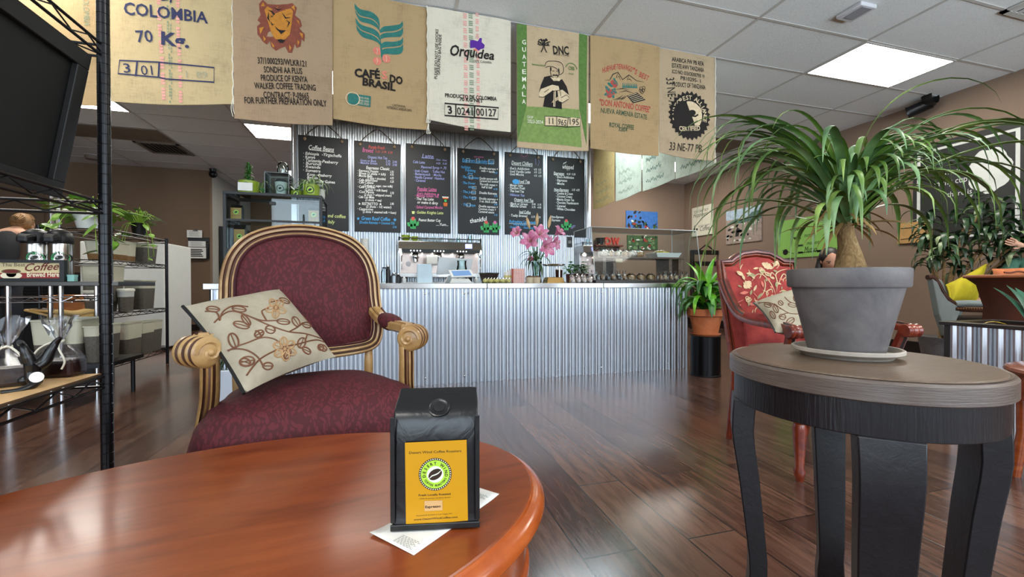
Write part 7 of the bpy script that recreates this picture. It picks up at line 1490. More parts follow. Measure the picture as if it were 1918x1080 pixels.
def hand(parent, wrist, d, side, m, name='hand'):
    """palm with four bent fingers and a thumb"""
    d = Vector(d).normalized(); sd = Vector(side).normalized(); sd = (sd-d*sd.dot(d)).normalized(); n = d.cross(sd); w_ = Vector(wrist); P = [(w_, .020), (w_+d*.04, .024), (w_+d*.075, .022)]; E = [(0, 1), (1, 2)]
    for i, (o, L) in enumerate(((-.027, .062), (-.009, .072), (.009, .068), (.026, .052))):
        b = len(P); P += [(w_+d*.082+sd*o, .009), (w_+d*(.082+L*.5)+sd*o*1.1-n*.010, .0085), (w_+d*(.082+L*.85)+sd*o*1.1-n*.030, .0075)]; E += [(2, b), (b, b+1), (b+1, b+2)]
    b = len(P); P += [(w_+d*.035-sd*.034, .010), (w_+d*.065-sd*.05-n*.012, .009)]; E += [(1, b), (b, b+1)]
    return body(name, P, E, m, parent, 1, 1)
def seated(name, loc, rz, label, skin, top, legs, z=.45, lean=0, headf=(0, -1, -.35), hair=None, arms=True):
    t = thing(name, label, 'person', loc, rz); V = Vector
    P = [(V((0, 0, z+.10)), (.15, .12)), (V((0, -.02-lean*.3, z+.28)), (.14, .11)), (V((0, -.03-lean*.7, z+.46)), (.16, .11)), (V((0, -.03-lean, z+.56)), (.07, .06)), (V((0, -.05-lean, z+.62)), .05), (V((-.18, -.03-lean*.7, z+.51)), .055), (V((-.23, -.10-lean*.6, z+.28)), .043), (V((-.14, -.30-lean, z+.24)), .034), (V((.18, -.03-lean*.7, z+.51)), .055), (V((.23, -.10-lean*.6, z+.28)), .043), (V((.14, -.30-lean, z+.24)), .034)]
    b = body('torso', P, [(0, 1), (1, 2), (2, 3), (3, 4), (2, 5), (5, 6), (6, 7), (2, 8), (8, 9), (9, 10)], top, t, 0)
    L = [(V((0, 0, z+.08)), (.14, .11)), (V((-.10, -.08, z+.07)), .085), (V((-.12, -.44, z+.06)), .06), (V((-.12, -.46, .10)), .042), (V((-.12, -.57, .035)), .034), (V((.10, -.08, z+.07)), .085), (V((.12, -.44, z+.06)), .06), (V((.12, -.46, .10)), .042), (V((.12, -.57, .035)), .034)]
    body('trousers', L, [(0, 1), (1, 2), (2, 3), (3, 4), (0, 5), (5, 6), (6, 7), (7, 8)], legs, t, 0)
    for sx in (-1, 1): hand(t, (sx*.13, -.32-lean, z+.235), (-sx*.25, -1, -.1), (sx, -.2, 0), skin)
    head(t, (0, -.075-lean, z+.735), headf, skin)
    body('neck', [(V((0, -.04-lean, z+.56)), .05), (V((0, -.06-lean, z+.68)), .046)], [(0, 1)], skin, t, 0, 1)
    return t
wp = on_d(1551, 489, 4.7); hx = Vector((wp.x, wp.y, 0)); rzw = radians(-35)
wz = wp.z-.735-.0; t = seated('person', (hx.x, hx.y+.03, 0), rzw, 'person with dark hair looking down, seated behind the big grey pot', M_SKIN, M_TOPG, M_JEAN, wz, .05, (0, -1, -.45))
hc = Vector((0, -.125, wz+.735)); mb = MB(); rings = []
mb.ball(hc+Vector((0, .016, .042)), (.094, .100, .108), 18, 12)
mb.tube(bez([hc+Vector((-.07, .05, .03)), hc+Vector((-.085, .055, -.08)), hc+Vector((-.09, .06, -.22))], 4), [.03, .03, .03, .032, .034, .034, .032, .03, .02], 10)
mb.tube(bez([hc+Vector((.07, .05, .03)), hc+Vector((.085, .055, -.08)), hc+Vector((.09, .06, -.22))], 4), [.03, .03, .03, .032, .034, .034, .032, .03, .02], 10)
build('hair', mb, M_HAIRD, t)
def simple_chair(loc, rz, label, z=.45, m=None):
    t = thing('wooden_chair', label, 'chair', loc, rz); m = m or M_DKW
    build('seat', MB().bb((-.21, -.21, z-.03), (.21, .21, z)), m, t, smooth=0, bevel=.008)
    for x in (-.19, .19):
        build('leg', MB().cyl((x, -.19, 0), (x, -.19, z-.03), .017, .02), m, t); build('leg', MB().tube([(x, .22, 0), (x, .19, z-.02), (x, .22, z+.40)], .018, 10), m, t)
    for zz in (z+.2, z+.34): build('back_rail', MB().bb((-.19, .20, zz), (.19, .22, zz+.06)), m, t, smooth=0, bevel=.005)
    return t
simple_chair((hx.x+.02, hx.y+.05, 0), rzw, 'wooden chair under the person behind the big grey pot', max(.3, wz+.02))

# ------------------------------------------------------------------ grey armchair with the yellow cushion and the person in green trousers
M_GREYV = mat('pale_grey_velvet', '#7f8784', .9, var=.1); M_WALNUT = woodmat('walnut_frame', '#1f0f09', '#3a1e12', '#55301d', 5, (4, 4, 4), .3, .3); M_NAIL = mat('nailhead', '#9a6b43', .35, .8)
DG = 3.85; oG = on_d(1743, 521, DG); PG = Plane(oG, RT, (0, 0, 1))
t = thing('grey_armchair', 'pale grey armchair with dark wood trim under the yellow cushion', 'armchair', (oG.x, oG.y, 0), 0)
def gp(x, y): return PG.uv(x, y)
side_ = [gp(*p) for p in ((1747, 521), (1757, 528), (1764, 545), (1776, 562), (1793, 572), (1799, 584), (1792, 600), (1793, 626), (1774, 630), (1760, 590))]
build('side_panel', MB().prism(side_, -.06, PG), M_GREYV, t, world=True, smooth=0, bevel=.008)
DV = ray(1752, 560).xy.to_3d().normalized(); far = Plane(oG+DV*.62, RT, (0, 0, 1)); build('side_panel', MB().prism(side_, .06, far), M_GREYV, t, world=True, smooth=0, bevel=.008)
tr = [PG.pt(*gp(*p), -.02) for p in ((1741, 519), (1752, 520), (1762, 533), (1772, 552), (1783, 563), (1795, 570))]
build('wood_trim', MB().tube(bez(tr, 5), .022, 10), M_WALNUT, t, world=True); build('arm_pad', MB().tube(bez([PG.pt(*gp(*p), -.02) for p in ((1791, 569), (1815, 568), (1850, 569), (1893, 571))], 4), [.03]+[.042]*11+[.03], 12, flat=.7), M_GREYV, t, world=True)
arm_rail = build('arm_rail', MB().tube([PG.pt(*gp(*p), -.01) for p in ((1790, 578), (1815, 580), (1893, 582))], .02, 8), M_WALNUT, t, world=True)
for i in range(20): build('nailhead', MB().ball(PG.pt(*gp(1792+5*i, 577.5), .012), .0075, 6, 4), M_NAIL, arm_rail, world=True)
seat_o = Plane(oG, RT, (0, 0, 1)); zs = PG.uv(1800, 600)[1]
def gq(u, v, dd): return oG+RT.xy.to_3d().normalized()*u+Vector((0, 0, v))+DV*dd
b0 = gp(1747, 521)
build('seat', MB().add([gq(*p) for p in ((.22, -.52, .05), (.75, -.52, .05), (.75, -.52, .58), (.22, -.52, .58), (.22, -.36, .05), (.75, -.36, .05), (.75, -.36, .58), (.22, -.36, .58))], [(0, 1, 2, 3), (4, 5, 6, 7), (0, 1, 5, 4), (1, 2, 6, 5), (2, 3, 7, 6), (3, 0, 4, 7)]), M_DARKWOOD, t, world=True, bevel=.03, smooth=0, seg=4)  # dark wood colour stands in for the shade under the arm
build('backrest', MB().add([gq(*p) for p in ((.02, -.01, .02), (.10, -.01, .02), (.28, -.52, .02), (.12, -.52, .02), (.02, -.01, .6), (.10, -.01, .6), (.28, -.52, .6), (.12, -.52, .6))], [(0, 1, 2, 3), (4, 5, 6, 7), (0, 1, 5, 4), (1, 2, 6, 5), (2, 3, 7, 6), (3, 0, 4, 7)]), M_GREYV, t, world=True, bevel=.02, smooth=0, seg=3)
for u, dd in ((.16, .02), (.70, .02), (.16, .58), (.70, .58)): a = gq(u, -.5, dd); build('leg', MB().cyl(a, (a.x, a.y, 0), .028, .018, 12), M_WALNUT, t, world=True)
M_YELF = mat('yellow_cotton', '#b3a312', .85, var=.12, scale=12, bump=.2, bscale=60)
A, B, C, D = on_d(1773, 534, 4.02), on_d(1847, 495, 4.12), on_d(1828, 567, 4.02), on_d(1781, 564, 3.9)
sv = M_LINEN; M_LINEN = M_YELF; py = Pillow(A, B, C, D, .09, 'bright yellow cushion on the grey armchair'); M_LINEN = sv
build('piping', MB().tube([py.pt(u, v, 0) for u, v in [(i/16, 0) for i in range(17)]+[(1, i/16) for i in range(1, 17)]+[(1-i/16, 1) for i in range(1, 17)]+[(0, 1-i/16) for i in range(1, 16)]], .008, 6, closed=True), M_YELF, py.t, world=True)
M_GREENT = mat('sage_green_trousers', '#4f7d68', .85, var=.12, scale=14)
def gd(x, y, d=4.2): return on_d(x, y, d)
pz = gd(2010, 540); t = thing('person', 'person in green trousers with one knee raised in the grey armchair', 'person', (pz.x, pz.y, 0)); inv = lambda v: v-Vector((pz.x, pz.y, 0))
P = [(inv(gd(2010, 580, 3.85)), (.15, .13)), (inv(gd(1960, 540, 3.95)), .085), (inv(gd(1904, 486, 4.1)), .066), (inv(gd(1875, 525, 4.1)), .055), (inv(gd(1840, 557, 4.05)), .040), (inv(gd(1965, 560, 3.9)), .085), (inv(gd(1900, 548, 4.0)), .06), (inv(gd(1872, 572, 3.98)), .045)]
body('trousers', P, [(0, 1), (1, 2), (2, 3), (3, 4), (0, 5), (5, 6), (6, 7)], M_GREENT, t)
body('foot', [(inv(gd(1838, 560, 4.05)), .033), (inv(gd(1828, 567, 4.02)), .034), (inv(gd(1815, 569, 3.98)), .024)], [(0, 1), (1, 2)], M_SKINL, t, 0, 1)
P = [(inv(gd(2012, 572, 3.85)), (.15, .12)), (inv(gd(2012, 505, 3.85)), (.15, .12)), (inv(gd(2008, 458, 3.85)), (.17, .12)), (inv(gd(2005, 436, 3.85)), .06), (inv(gd(1985, 455, 3.8)), .06), (inv(gd(1965, 480, 3.75)), .045), (inv(gd(1925, 462, 3.9)), .036)]
body('torso', P, [(0, 1), (1, 2), (2, 3), (2, 4), (4, 5), (5, 6)], M_TOPG, t)
hand(t, inv(gd(1922, 461, 3.9)), inv(gd(1900, 455, 3.95))-inv(gd(1925, 462, 3.9)), (0, 0, 1), M_SKINL); hc = inv(gd(1998, 402, 3.8)); head(t, hc, (-.8, -.5, -.3), M_SKINL); build('hair', MB().ball(hc+Vector((.02, .02, .035)), (.10, .10, .10), 16, 10), M_HAIRB, t); body('neck', [(inv(gd(2004, 440, 3.85)), .05), (inv(gd(2000, 418, 3.82)), .046)], [(0, 1)], M_SKINL, t, 0, 1)

# ------------------------------------------------------------------ rust leather barrel chair
cB = on_d(1932, 540, 3.1); t = thing('barrel_chair', 'rust brown leather barrel chair at the right edge with an orange cushion', 'armchair', (cB.x, cB.y, 0)); M_RUST = mat('rust_leather', '#4a2315', .5, var=.25, scale=8); M_RUSTR = mat('rust_rim', '#9a5a38', .45, var=.15); zr = cB.z+.085
n = 40; a0 = -2.6
def arc_(r, z, s=1.0): return [Vector((r*cos(a), r*sin(a), z)) for a in [radians(200)+radians(235)*i/n*s - radians(55) for i in range(n+1)]]
prof = [(.27, .10), (.275, .45), (.27, .70), (.285, zr-.16), (.31, zr-.06), (.38, zr), (.372, zr+.004), (.30, zr-.055), (.27, zr-.15), (.255, .70), (.255, .45)]
mb = MB(); rows = [arc_(r, z) for r, z in prof]; o = 0
for r in rows: mb.v += r
for i in range(len(rows)-1):
    for j in range(n): a = i*(n+1)+j; mb.f.append([a, a+1, a+n+2, a+n+1]); mb.k.append(0)
build('barrel_back', mb, M_RUST, t); build('rim', MB().tube(arc_(.378, zr+.002), .012, 8), M_RUSTR, t); build('seat', MB().lathe([(.25, .34), (.255, .36), (.255, .41), (.2, .43), (.001, .435)], n=36), M_RUST, t)
for zz in (.50, .30): build('hoop', MB().tube(arc_(.285, zz), .014, 8), M_RUSTR, t)
build('base', MB().lathe([(.25, 0), (.26, .02), (.26, .12), (.25, .34)], n=36), M_RUST, t)
M_ORAN = mat('orange_cushion', '#b8683c', .85, var=.3, scale=10); A, B, C, D = on_d(1858, 503, 3.05), on_d(1990, 495, 3.1), on_d(1990, 560, 3.15), on_d(1858, 560, 3.1)
sv = M_LINEN; M_LINEN = M_ORAN; po = Pillow(A, B, C, D, .05, 'orange cushion standing in the rust leather barrel chair'); M_LINEN = sv; build('pattern', MB().tube([po.pt(.1+.04*i, .1+.02*sin(i), 1)+po.n*.001 for i in range(20)], .006, 5), mat('cushion_brown', '#5f3020', .8), po.t, world=True)

# ------------------------------------------------------------------ corrugated planter box and cherry round table at the right edge
bX0, bX1, bY0, bY1, bZ = 3.3, 3.75, 1.22, 1.79, .63
t = thing('planter_box', 'corrugated metal planter box with a dark wooden rim at the right edge', 'planter', ((bX0+bX1)/2, (bY0+bY1)/2, 0)); PB_ = Plane((bX0, bY1, 0), (0, -1, 0), (0, 0, 1))
build('corrugated_side', corr(MB(), PB_, .02, bY1-bY0-.02, .0, bZ-.02, amp=.008), M_GALV, t, world=True, smooth=60); build('corrugated_end', corr(MB(), Plane((bX0, bY0, 0), (1, 0, 0), (0, 0, 1)), .02, bX1-bX0-.02, 0, bZ-.02, amp=.008), M_GALV, t, world=True, smooth=60)
build('box', MB().bb((bX0+.01, bY0+.01, 0), (bX1, bY1, bZ-.06)), M_DARKWOOD, t, world=True, smooth=0)
for a, b in (((bX0-.03, bY0-.03), (bX0+.05, bY1+.03)), ((bX1-.05, bY0-.03), (bX1+.03, bY1+.03)), ((bX0+.05, bY0-.03), (bX1-.05, bY0+.05)), ((bX0+.05, bY1-.05), (bX1-.05, bY1+.03))): build('rim_board', MB().bb((*a, bZ-.022), (*b, bZ)), M_DARKWOOD, t, world=True, smooth=0, bevel=.003)
for x, y in ((bX0-.005, bY1-.02), (bX0-.005, bY0-.01)): build('corner_post', MB().bb((x-.012, y, 0), (x+.02, y+.03, bZ-.022)), M_DARKWOOD, t, world=True, smooth=0)
build('soil', MB().bb((bX0+.05, bY0+.05, bZ-.07), (bX1-.05, bY1-.05, bZ-.05)), M_SOIL, t, world=True, smooth=0)
pz = on_d(1913, 600, 2.75); t = thing('snake_plant', 'blue green broad leafed plant growing in the corrugated planter box', 'plant', (bX0+.2, bY0+.22, bZ-.05)); mb = MB(); rr = random.Random(4)
for i in range(9): a = rr.uniform(0, 6.28); arch_leaf(mb, (.05*cos(a), .05*sin(a), 0), a, rr.uniform(1.15, 1.5), rr.uniform(.28, .42), .035, .5, 8, .2)
build('leaves', mb, mat('blue_green_leaf', '#2d5a45', .4, var=.25, scale=14), t); mb = MB(); arch_leaf(mb, (-.03, .12, .0), 2.4, .9, .2, .014, 1.3, 8); build('yellow_leaf', mb, mat('yellow_leaf', '#b99a2c', .5), t)
build('stem', MB().cyl((0, 0, 0), (0, 0, .05), .02), M_LEAFD, t)
cT = (2.79, 1.02); t = thing('round_table', 'cherry wood side table just inside the right edge of the photo', 'table', (*cT, 0)); rT = .26
build('tabletop', MB().lathe([(.001, .478), (rT-.03, .478), (rT-.008, .47), (rT, .482), (rT-.006, .494), (rT-.02, .5), (.001, .5)], n=56, caps=False), M_CHERRY, t); build('apron', MB().lathe([(rT-.05, .36), (rT-.03, .36), (rT-.03, .478), (rT-.05, .478)], n=48, caps=False), M_CHERRYD, t)
for i in range(4): a = .5+1.57*i; x, y = (rT-.06)*cos(a), (rT-.06)*sin(a); build('leg', MB().tube([(x, y, .42), (x, y, .2), (x*1.1, y*1.1, 0)], [.022, .02, .018], 10), M_CHERRYD, t)

# ------------------------------------------------------------------ tall dark leafed plant in the corner by the poster
bp = Vector((5.45, 3.0, 0)); t = thing('indoor_tree', 'tall dark leafed indoor tree behind the grey armchair on the right', 'potted plant', bp); build('pot', MB().lathe([(.14, 0), (.19, .32), (.18, .32), (.001, .29)], n=32), M_GPOT, t)
heads = []
for px, py, d in ((1735, 430, 4.5), (1770, 470, 4.3), (1805, 425, 4.3), (1850, 460, 4.2), (1880, 410, 4.3), (1835, 395, 4.5), (1910, 450, 4.4), (1795, 490, 4.4), (1740, 480, 4.5), (1890, 480, 4.5)):
    d = min(d, 5.78/(.961*(px-959)/FPX+.2751)); p = on_d(px, py, d)-bp; heads.append(p)
    build('stem', MB().tube(bez([(.03*cos(px), .03*sin(px), .28), (p.x*.25, p.y*.25, .28+(p.z-.28)*.5), (p.x, p.y, p.z)], 5), .011, 7), M_BARK, t)
mb = MB(); rr = random.Random(9)
for p in heads:
    for i in range(26): a = i*2.4+rr.random(); arch_leaf(mb, (p.x, p.y, p.z-.12+.012*i), a, rr.uniform(.1, 1.0), rr.uniform(.18, .30), rr.uniform(.020, .030), rr.uniform(1.6, 2.6), 8, .25, k=0 if rr.random() < .75 else 1)
build('foliage', mb, [leafm('dark_tree_leaf', '#10210f', '#1e3a1b', '#3d5a34'), leafm('tree_leaf_pale', '#3d5a34', '#6a7f56', '#a3ad85')], t, smooth=60)
# ------------------------------------------------------------------ coffee station at the left: table, sign, airpots
GT = .885; gx0, gx1 = -3.05, on_z(222, 531, GT).x if False else -1.86; gy0, gy1 = 3.62, 4.12
A = on_y(222, 530, 3.7); gx1 = A.x; GT = A.z+.012
t = thing('service_table', 'dark topped service table on chrome posts behind the black rack', 'table', ((gx0+gx1)/2, 3.9, 0)); gy0, gy1 = 3.70, 4.2
build('tabletop', MB().bb((gx0, gy0, GT-.032), (gx1, gy1, GT)), mat('dark_steel_top', '#4a4744', .3, .7, var=.1), t, world=True, smooth=0, bevel=.004)
for px in (118, 20):
    x = on_y(px, 560, gy0+.08).x
    for y in (gy0+.06, gy1-.06): build('leg', MB().cyl((x, y, 0), (x, y, GT-.032), .014, n=12), M_CHROME, t, world=True)
sh = wire_shelf(gx0+.05, gy0+.05, on_y(140, 545, gy0+.08).x, gy1-.05, .78, t, M_CHROME, name='under_shelf')
# sign
A = on_y(122, 487, gy0+.03); B = on_y(-40, 525, gy0+.03)
t = thing('counter_sign', 'black framed sign reading The Best Coffee Brewed Here on the service table', 'sign', ((A.x+B.x)/2, gy0+.05, GT+.0006)); z1 = A.z; Yg = gy0+.03
build('board', MB().bb((B.x+.02, Yg, GT+.015), (A.x-.02, Yg+.02, z1-.015)), mat('cream_sign_face', '#d8c79a', .6, var=.05), t, world=True, smooth=0)
for a, b in (((B.x, GT+.001), (A.x, GT+.022)), ((B.x, z1-.02), (A.x, z1)), ((B.x, GT+.022), (B.x+.022, z1-.02)), ((A.x-.026, GT+.022), (A.x, z1-.02))): build('frame_bar', MB().bb((a[0], Yg-.012, a[1]), (b[0], Yg+.022, b[1])), M_BLACKP, t, world=True, smooth=0)
k = Ink(Plane((0, Yg, 0), (1, 0, 0), (0, 0, 1)), eps=.001); q = lambda x, y: (x/6, 360+y/6)
k.quad([q(-200, 905), q(716, 905), q(716, 972), q(-200, 972)], 0); k.up()
k.text('The Best', q(22, 832), q(285, 832), .024, 1); k.text('Coffee', q(285, 885), q(668, 868), .052, 2, shear=.45, bold=.01); k.text('Brewed Here!', q(305, 950), q(682, 948), .034, 3, bold=.02)
k.disc(q(128, 935), .058, 3, ry=.025); k.poly([q(*p) for p in ((62, 890), (195, 890), (180, 935), (155, 952), (105, 952), (78, 935))], 3); k.up(); k.disc(q(128, 888), .052, 1, ry=.016); k.up(); k.disc(q(128, 887), .042, 2, ry=.011)
k.build('lettering', [mat('sign_red', '#8e2226', .6, var=.05), mat('sign_brown', '#6e5a3c', .6, var=.05), mat('sign_script', '#6b1f16', .6, var=.05), mat('sign_cream', '#efe6c8', .6, var=.04)], t)
# airpots
M_AIRST = steel_mat('airpot_steel', '#c9c5be', .2, .1)
def airpot(px, Y, label, r=.082):
    p = on_y(px, 500, Y); t = thing('airpot', label, 'airpot', (p.x, Y, GT+.0006), .0, 'coffee airpots'); ztop = on_y(px, 432, Y).z-GT
    build('body', MB().lathe([(.001, 0), (r*.98, 0), (r, .01), (r, ztop*.70), (r*.96, ztop*.76), (.001, ztop*.77)], n=32), M_AIRST, t)
    build('base_ring', MB().lathe([(r*1.02, 0), (r*1.04, .004), (r*1.04, .022), (r*1.0, .026)], n=32, caps=False), M_BLACKP, t)
    lid = build('lid', MB().lathe([(r*1.0, ztop*.74), (r*1.06, ztop*.78), (r*1.06, ztop*.86), (r*.95, ztop*.95), (r*.6, ztop*1.0), (.001, ztop*1.01)], n=32), M_BLACKP, t)
    build('spout', MB().loft([[(x, y, z) for x, z in ((-.045, ztop*.76), (.045, ztop*.76), (.045, ztop*.90), (-.045, ztop*.92))] for y in (-.02, -r*1.25)] + [[(x, -r*1.75, z) for x, z in ((-.03, ztop*.74), (.03, ztop*.74), (.03, ztop*.85), (-.03, ztop*.86))]]), M_BLACKP, lid, smooth=0, bevel=.012, seg=3)
    build('steel_cap', MB().lathe([(r*.7, ztop*.985), (r*.5, ztop*1.02), (.001, ztop*1.035)], n=24), M_AIRST, lid); build('handle', MB().tube(bez([(-r*1.0, .0, ztop*.85), (-r*1.15, .03, ztop*.6), (-r*1.1, .04, ztop*.3)], 5), .010, 8), M_BLACKP, t)
    k = Ink(Plane((0, 0, 0), (1, 0, 0), (0, 0, 1)), fn=lambda u, v: sqrt(max(0, r*r-u*u)), eps=.0012); c0 = (.03, ztop*.46)
    k.disc(c0, .046, 0, px=False, n=28); k.up(); k.disc(c0, .041, 1, px=False, n=28); k.up(); k.disc(c0, .023, 2, px=False); k.arc('DESERT WIND', c0, .032, .012, pi-.1, .1, 0, .02, px=False); k.up(); k.disc(c0, .020, 0, px=False, ry=.012, ang=.6); k.build('logo_sticker', [M_LOGOK, mat('sticker_green', '#3fae62', .4, var=.04), M_WHITE], t, world=False); return t
airpot(70, 3.95, 'left steel airpot with black pump lid behind the coffee sign'); airpot(113, 3.92, 'right steel airpot with black pump lid beside the black post', .07)
p = on_y(132, 520, 3.74); t = thing('teal_box', 'small pale teal box at the right end of the coffee sign', 'box', (p.x, 3.76, GT+.0006)); build('box', MB().bb((-.02, -.02, 0), (.02, .02, .045)), mat('teal_card', '#8fc3bd', .6, var=.05), t, smooth=0, bevel=.002); build('lid', MB().bb((-.021, -.021, .034), (.021, .021, .047)), mat('teal_card', '#8fc3bd'), t, smooth=0)

# ------------------------------------------------------------------ storage rack with food bins
RA, RB, RC = Vector((-2.452, 4.826, 0)), Vector((-2.34, 5.582, 0)), Vector((-2.80, 5.60, 0))
qx0, qx1, qy0, qy1 = -2.86, -2.36, 4.60, 5.58
t = rack2 = thing('storage_rack', 'black wire storage rack holding food bins in front of the white fridge', 'rack', ((qx0+qx1)/2, (qy0+qy1)/2, 0))
c4 = [(qx0, qy0), (qx1, qy0), (qx1, qy1), (qx0, qy1)]; topz = on_y(300, 448, qy1).z
for x, y in c4: post(x, y, topz+.01, rack2, .0145, step=.05)
levels = [on_y(305, yy, qy1).z for yy in (652, 577, 496)]+[topz-.01]
for i, z in enumerate(levels):
    sh = wire_shelf(qx0, qy0, qx1, qy1, z, rack2, M_RACK, wires=20, pitch=.07, r=.0034); collars(sh, c4, z+.002, M_RACK)
def bin_mat(name, c): n = N(name); return n.set(color=c, rough=.45, trans=.25)
M_BIN = mat('cloudy_plastic', '#c9c6b0', .4, var=.06); M_BINW = mat('white_cloudy_plastic', '#c4c6c4', .4, var=.05); M_BEAN = mat('dark_beans_inside', '#5a554c', .5, var=.25, scale=60); M_BEANB = mat('brown_grain_inside', '#7b5a33', .5, var=.25, scale=60); M_LIDW = mat('bin_lid', '#dddcd0', .4, var=.04)
def food_bin(x, y, z, w_, d, h, fill, label, mfill=None, round_=False, lid=False, group='food bins on the storage rack', m=None):
    t = thing('food_bin', label, 'bin', (x, y, z+.0042), 0, group)
    def rg(s, zz):
        if round_: return [(w_/2*s*cos(a), d/2*s*sin(a), zz) for a in [2*pi*i/28 for i in range(28)]]
        r = .03; return [(sx*(w_/2*s-r)+r*cos(a), sy*(d/2*s-r)+r*sin(a), zz) for sx, sy, a0 in ((1, 1, 0), (-1, 1, 90), (-1, -1, 180), (1, -1, 270)) for a in [radians(a0+22.5*i) for i in range(5)]]
    # the filled part shows darker through the cloudy wall
    f = .86+.14*fill; build('filled_wall', MB().loft([rg(.85, 0), rg(.86, .004), rg(f, h*fill)]), mfill or M_BEAN, t)
    build('bin_wall', MB().loft([rg(f, h*fill), rg(.99, h*.97), rg(1.05, h*.97), rg(1.05, h), rg(.97, h), rg(.9, h*fill+.004)], caps=False), m or M_BIN, t)
    if lid: build('lid', MB().loft([rg(1.07, h*.97), rg(1.08, h+.012), rg(.9, h+.02), rg(.02, h+.02)]), M_LIDW, t)
    return t
def bx(px0, px1, py0, py1, y, z, d, fill, label, **kw):
    A = on_y(px0, py1, y); B = on_y(px1, py1, y); h = on_y((px0+px1)/2, py0, y).z-z; return food_bin((A.x+B.x)/2, y+d/2, z, (B.x-A.x), d, max(.08, h), fill, label, **kw)
bx(155, 208, 452, 485, 4.70, levels[2], .3, .35, 'cloudy bin with brown grain on the upper shelf, left of the black post', mfill=M_BEANB)
bx(216, 236, 452, 490, 5.0, levels[2], .2, .3, 'narrow bin just right of the black post on the upper shelf', mfill=M_BEANB)
bx(234, 274, 456, 489, 5.28, levels[2], .25, .8, 'bin full of dark beans at the right end of the upper shelf')
bx(148, 200, 495, 522, 4.70, levels[2]-.17 if False else levels[1]+.10, .3, .5, 'pale tub peeping over the service table edge, left of the black post', lid=True)
bx(152, 188, 548, 578, 4.70, levels[1], .3, .75, 'grey tub with a white lid on the middle shelf, left of the black post', lid=True, m=M_BINW)
bx(216, 232, 545, 578, 4.85, levels[1], .2, .7, 'slim white tub right of the black post on the middle shelf', lid=True, m=M_BINW)
bx(229, 267, 525, 573, 5.20, levels[1], .28, .72, 'tall bin of dark beans at the right end of the middle shelf')
bx(216, 238, 606, 664, 4.75, levels[0], .28, .55, 'bin right of the black post on the bottom shelf')
bx(236, 266, 604, 660, 5.0, levels[0], .26, .65, 'second bin from the black post on the bottom shelf, with a small white label')
bx(258, 284, 602, 655, 5.28, levels[0], .25, .7, 'bin of dark beans at the right end of the bottom shelf')
# open tub and bins standing left of the post, on a low dark trolley
t = thing('low_trolley', 'low dark trolley carrying cloudy bins behind the chocolate bags', 'trolley', (-2.55, 3.95, 0)); tzl = .30
build('deck', MB().bb((-3.0, 3.75, tzl-.03), (-1.95, 4.22, tzl)), M_BLACK, t, world=True, smooth=0)
for x in (-2.95, -2.0):
    for y in (3.8, 4.17): build('leg', MB().cyl((x, y, 0), (x, y, tzl-.03), .015, n=8), M_BLACK, t, world=True)
bx(52, 150, 600, 690, 3.78, tzl-.004, .3, .45, 'big open cloudy tub behind the chocolate bags', group='bins on the trolley')
bx(152, 184, 612, 672, 3.80, tzl-.004, .3, .72, 'bin of dark beans between the big cloudy tub and the black post', group='bins on the trolley')
# folded cloths and wooden trays behind
M_CLOTH = burlap('folded_sack', '#c2a36c'); M_ORW = woodmat('orange_wood', '#7a3d14', '#a8632a', '#c98742', 5)
ct = on_y(110, 560, 5.9); t = thing('wooden_table', 'orange wood table in the far left background', 'table', (ct.x, 6.1, 0)); a0, a1 = on_y(68, 556, 5.9).x, on_y(160, 556, 5.9).x; tz_ = on_y(110, 553, 5.9).z
build('tabletop', MB().bb((a0, 5.9, tz_-.05), (a1, 6.4, tz_)), M_ORW, t, world=True, smooth=0, bevel=.006); build('apron', MB().bb((a0+.06, 5.95, tz_-.17), (a1-.06, 6.35, tz_-.05)), M_ORW, t, world=True, smooth=0)
for x in (a0+.06, a1-.11):
    for y in (5.95, 6.3): build('leg', MB().bb((x, y, 0), (x+.05, y+.05, tz_-.17)), M_ORW, t, world=True, smooth=0)
for i, (px, py) in enumerate(((158, 592), (168, 583), (160, 606))):
    p = on_y(px, py, 4.5); t = thing('folded_sack', ('folded tan sack in the middle of the pile', 'folded tan sack on top of the pile', 'folded tan sack at the bottom of the pile')[i]+' left of the black post', 'sack', (p.x-.03, 4.5, p.z-.03), .2*i, 'folded sacks')
    build('cloth', MB().grid(lambda u, v: Vector(((u-.5)*.30, (v-.5)*.2, .025+.012*sin(8*u+i)*sin(5*v+i))), 16, 10), M_CLOTH, t, solid=.03); build('fold', MB().tube([(-.15+.3*j/8, -.1, .026+.010*sin(j+i)) for j in range(9)], .02, 8), M_CLOTH, t)
p = on_y(165, 614, 4.5); t = thing('wooden_crate', 'small brown wooden crate under the folded sacks', 'crate', (p.x-.03, 4.52, 0)); hz = on_y(160, 610, 4.5).z-.035
t.location.z = 0; build('crate', MB().bb((-.17, -.12, .30), (.17, .12, hz)), M_ORW, t, smooth=0, bevel=.004); build('stand', MB().bb((-.15, -.1, 0), (.15, .1, .30)), M_DARKWOOD, t, smooth=0)
for i, (px, py, an) in enumerate(((88, 586, .3), (98, 582, .15))):
    p = on_y(px, py, 4.6); t = thing('bamboo_tray', ('left flat bamboo tray tilted above the big cloudy tub', 'right flat bamboo tray tilted above the big cloudy tub')[i], 'tray', (p.x, 4.6, p.z), 0, 'bamboo trays'); rot = Matrix.Rotation(an, 3, 'Y')
    build('rim', MB().box((0, 0, 0), (.22, .16, .018), rot=rot), mat('bamboo', '#b98f4d', .5), t, smooth=0, bevel=.004); build('inset', MB().box(rot @ Vector((0, 0, .0095)), (.19, .13, .002), rot=rot), mat('dark_inset', '#4d3a22', .6), t, smooth=0)
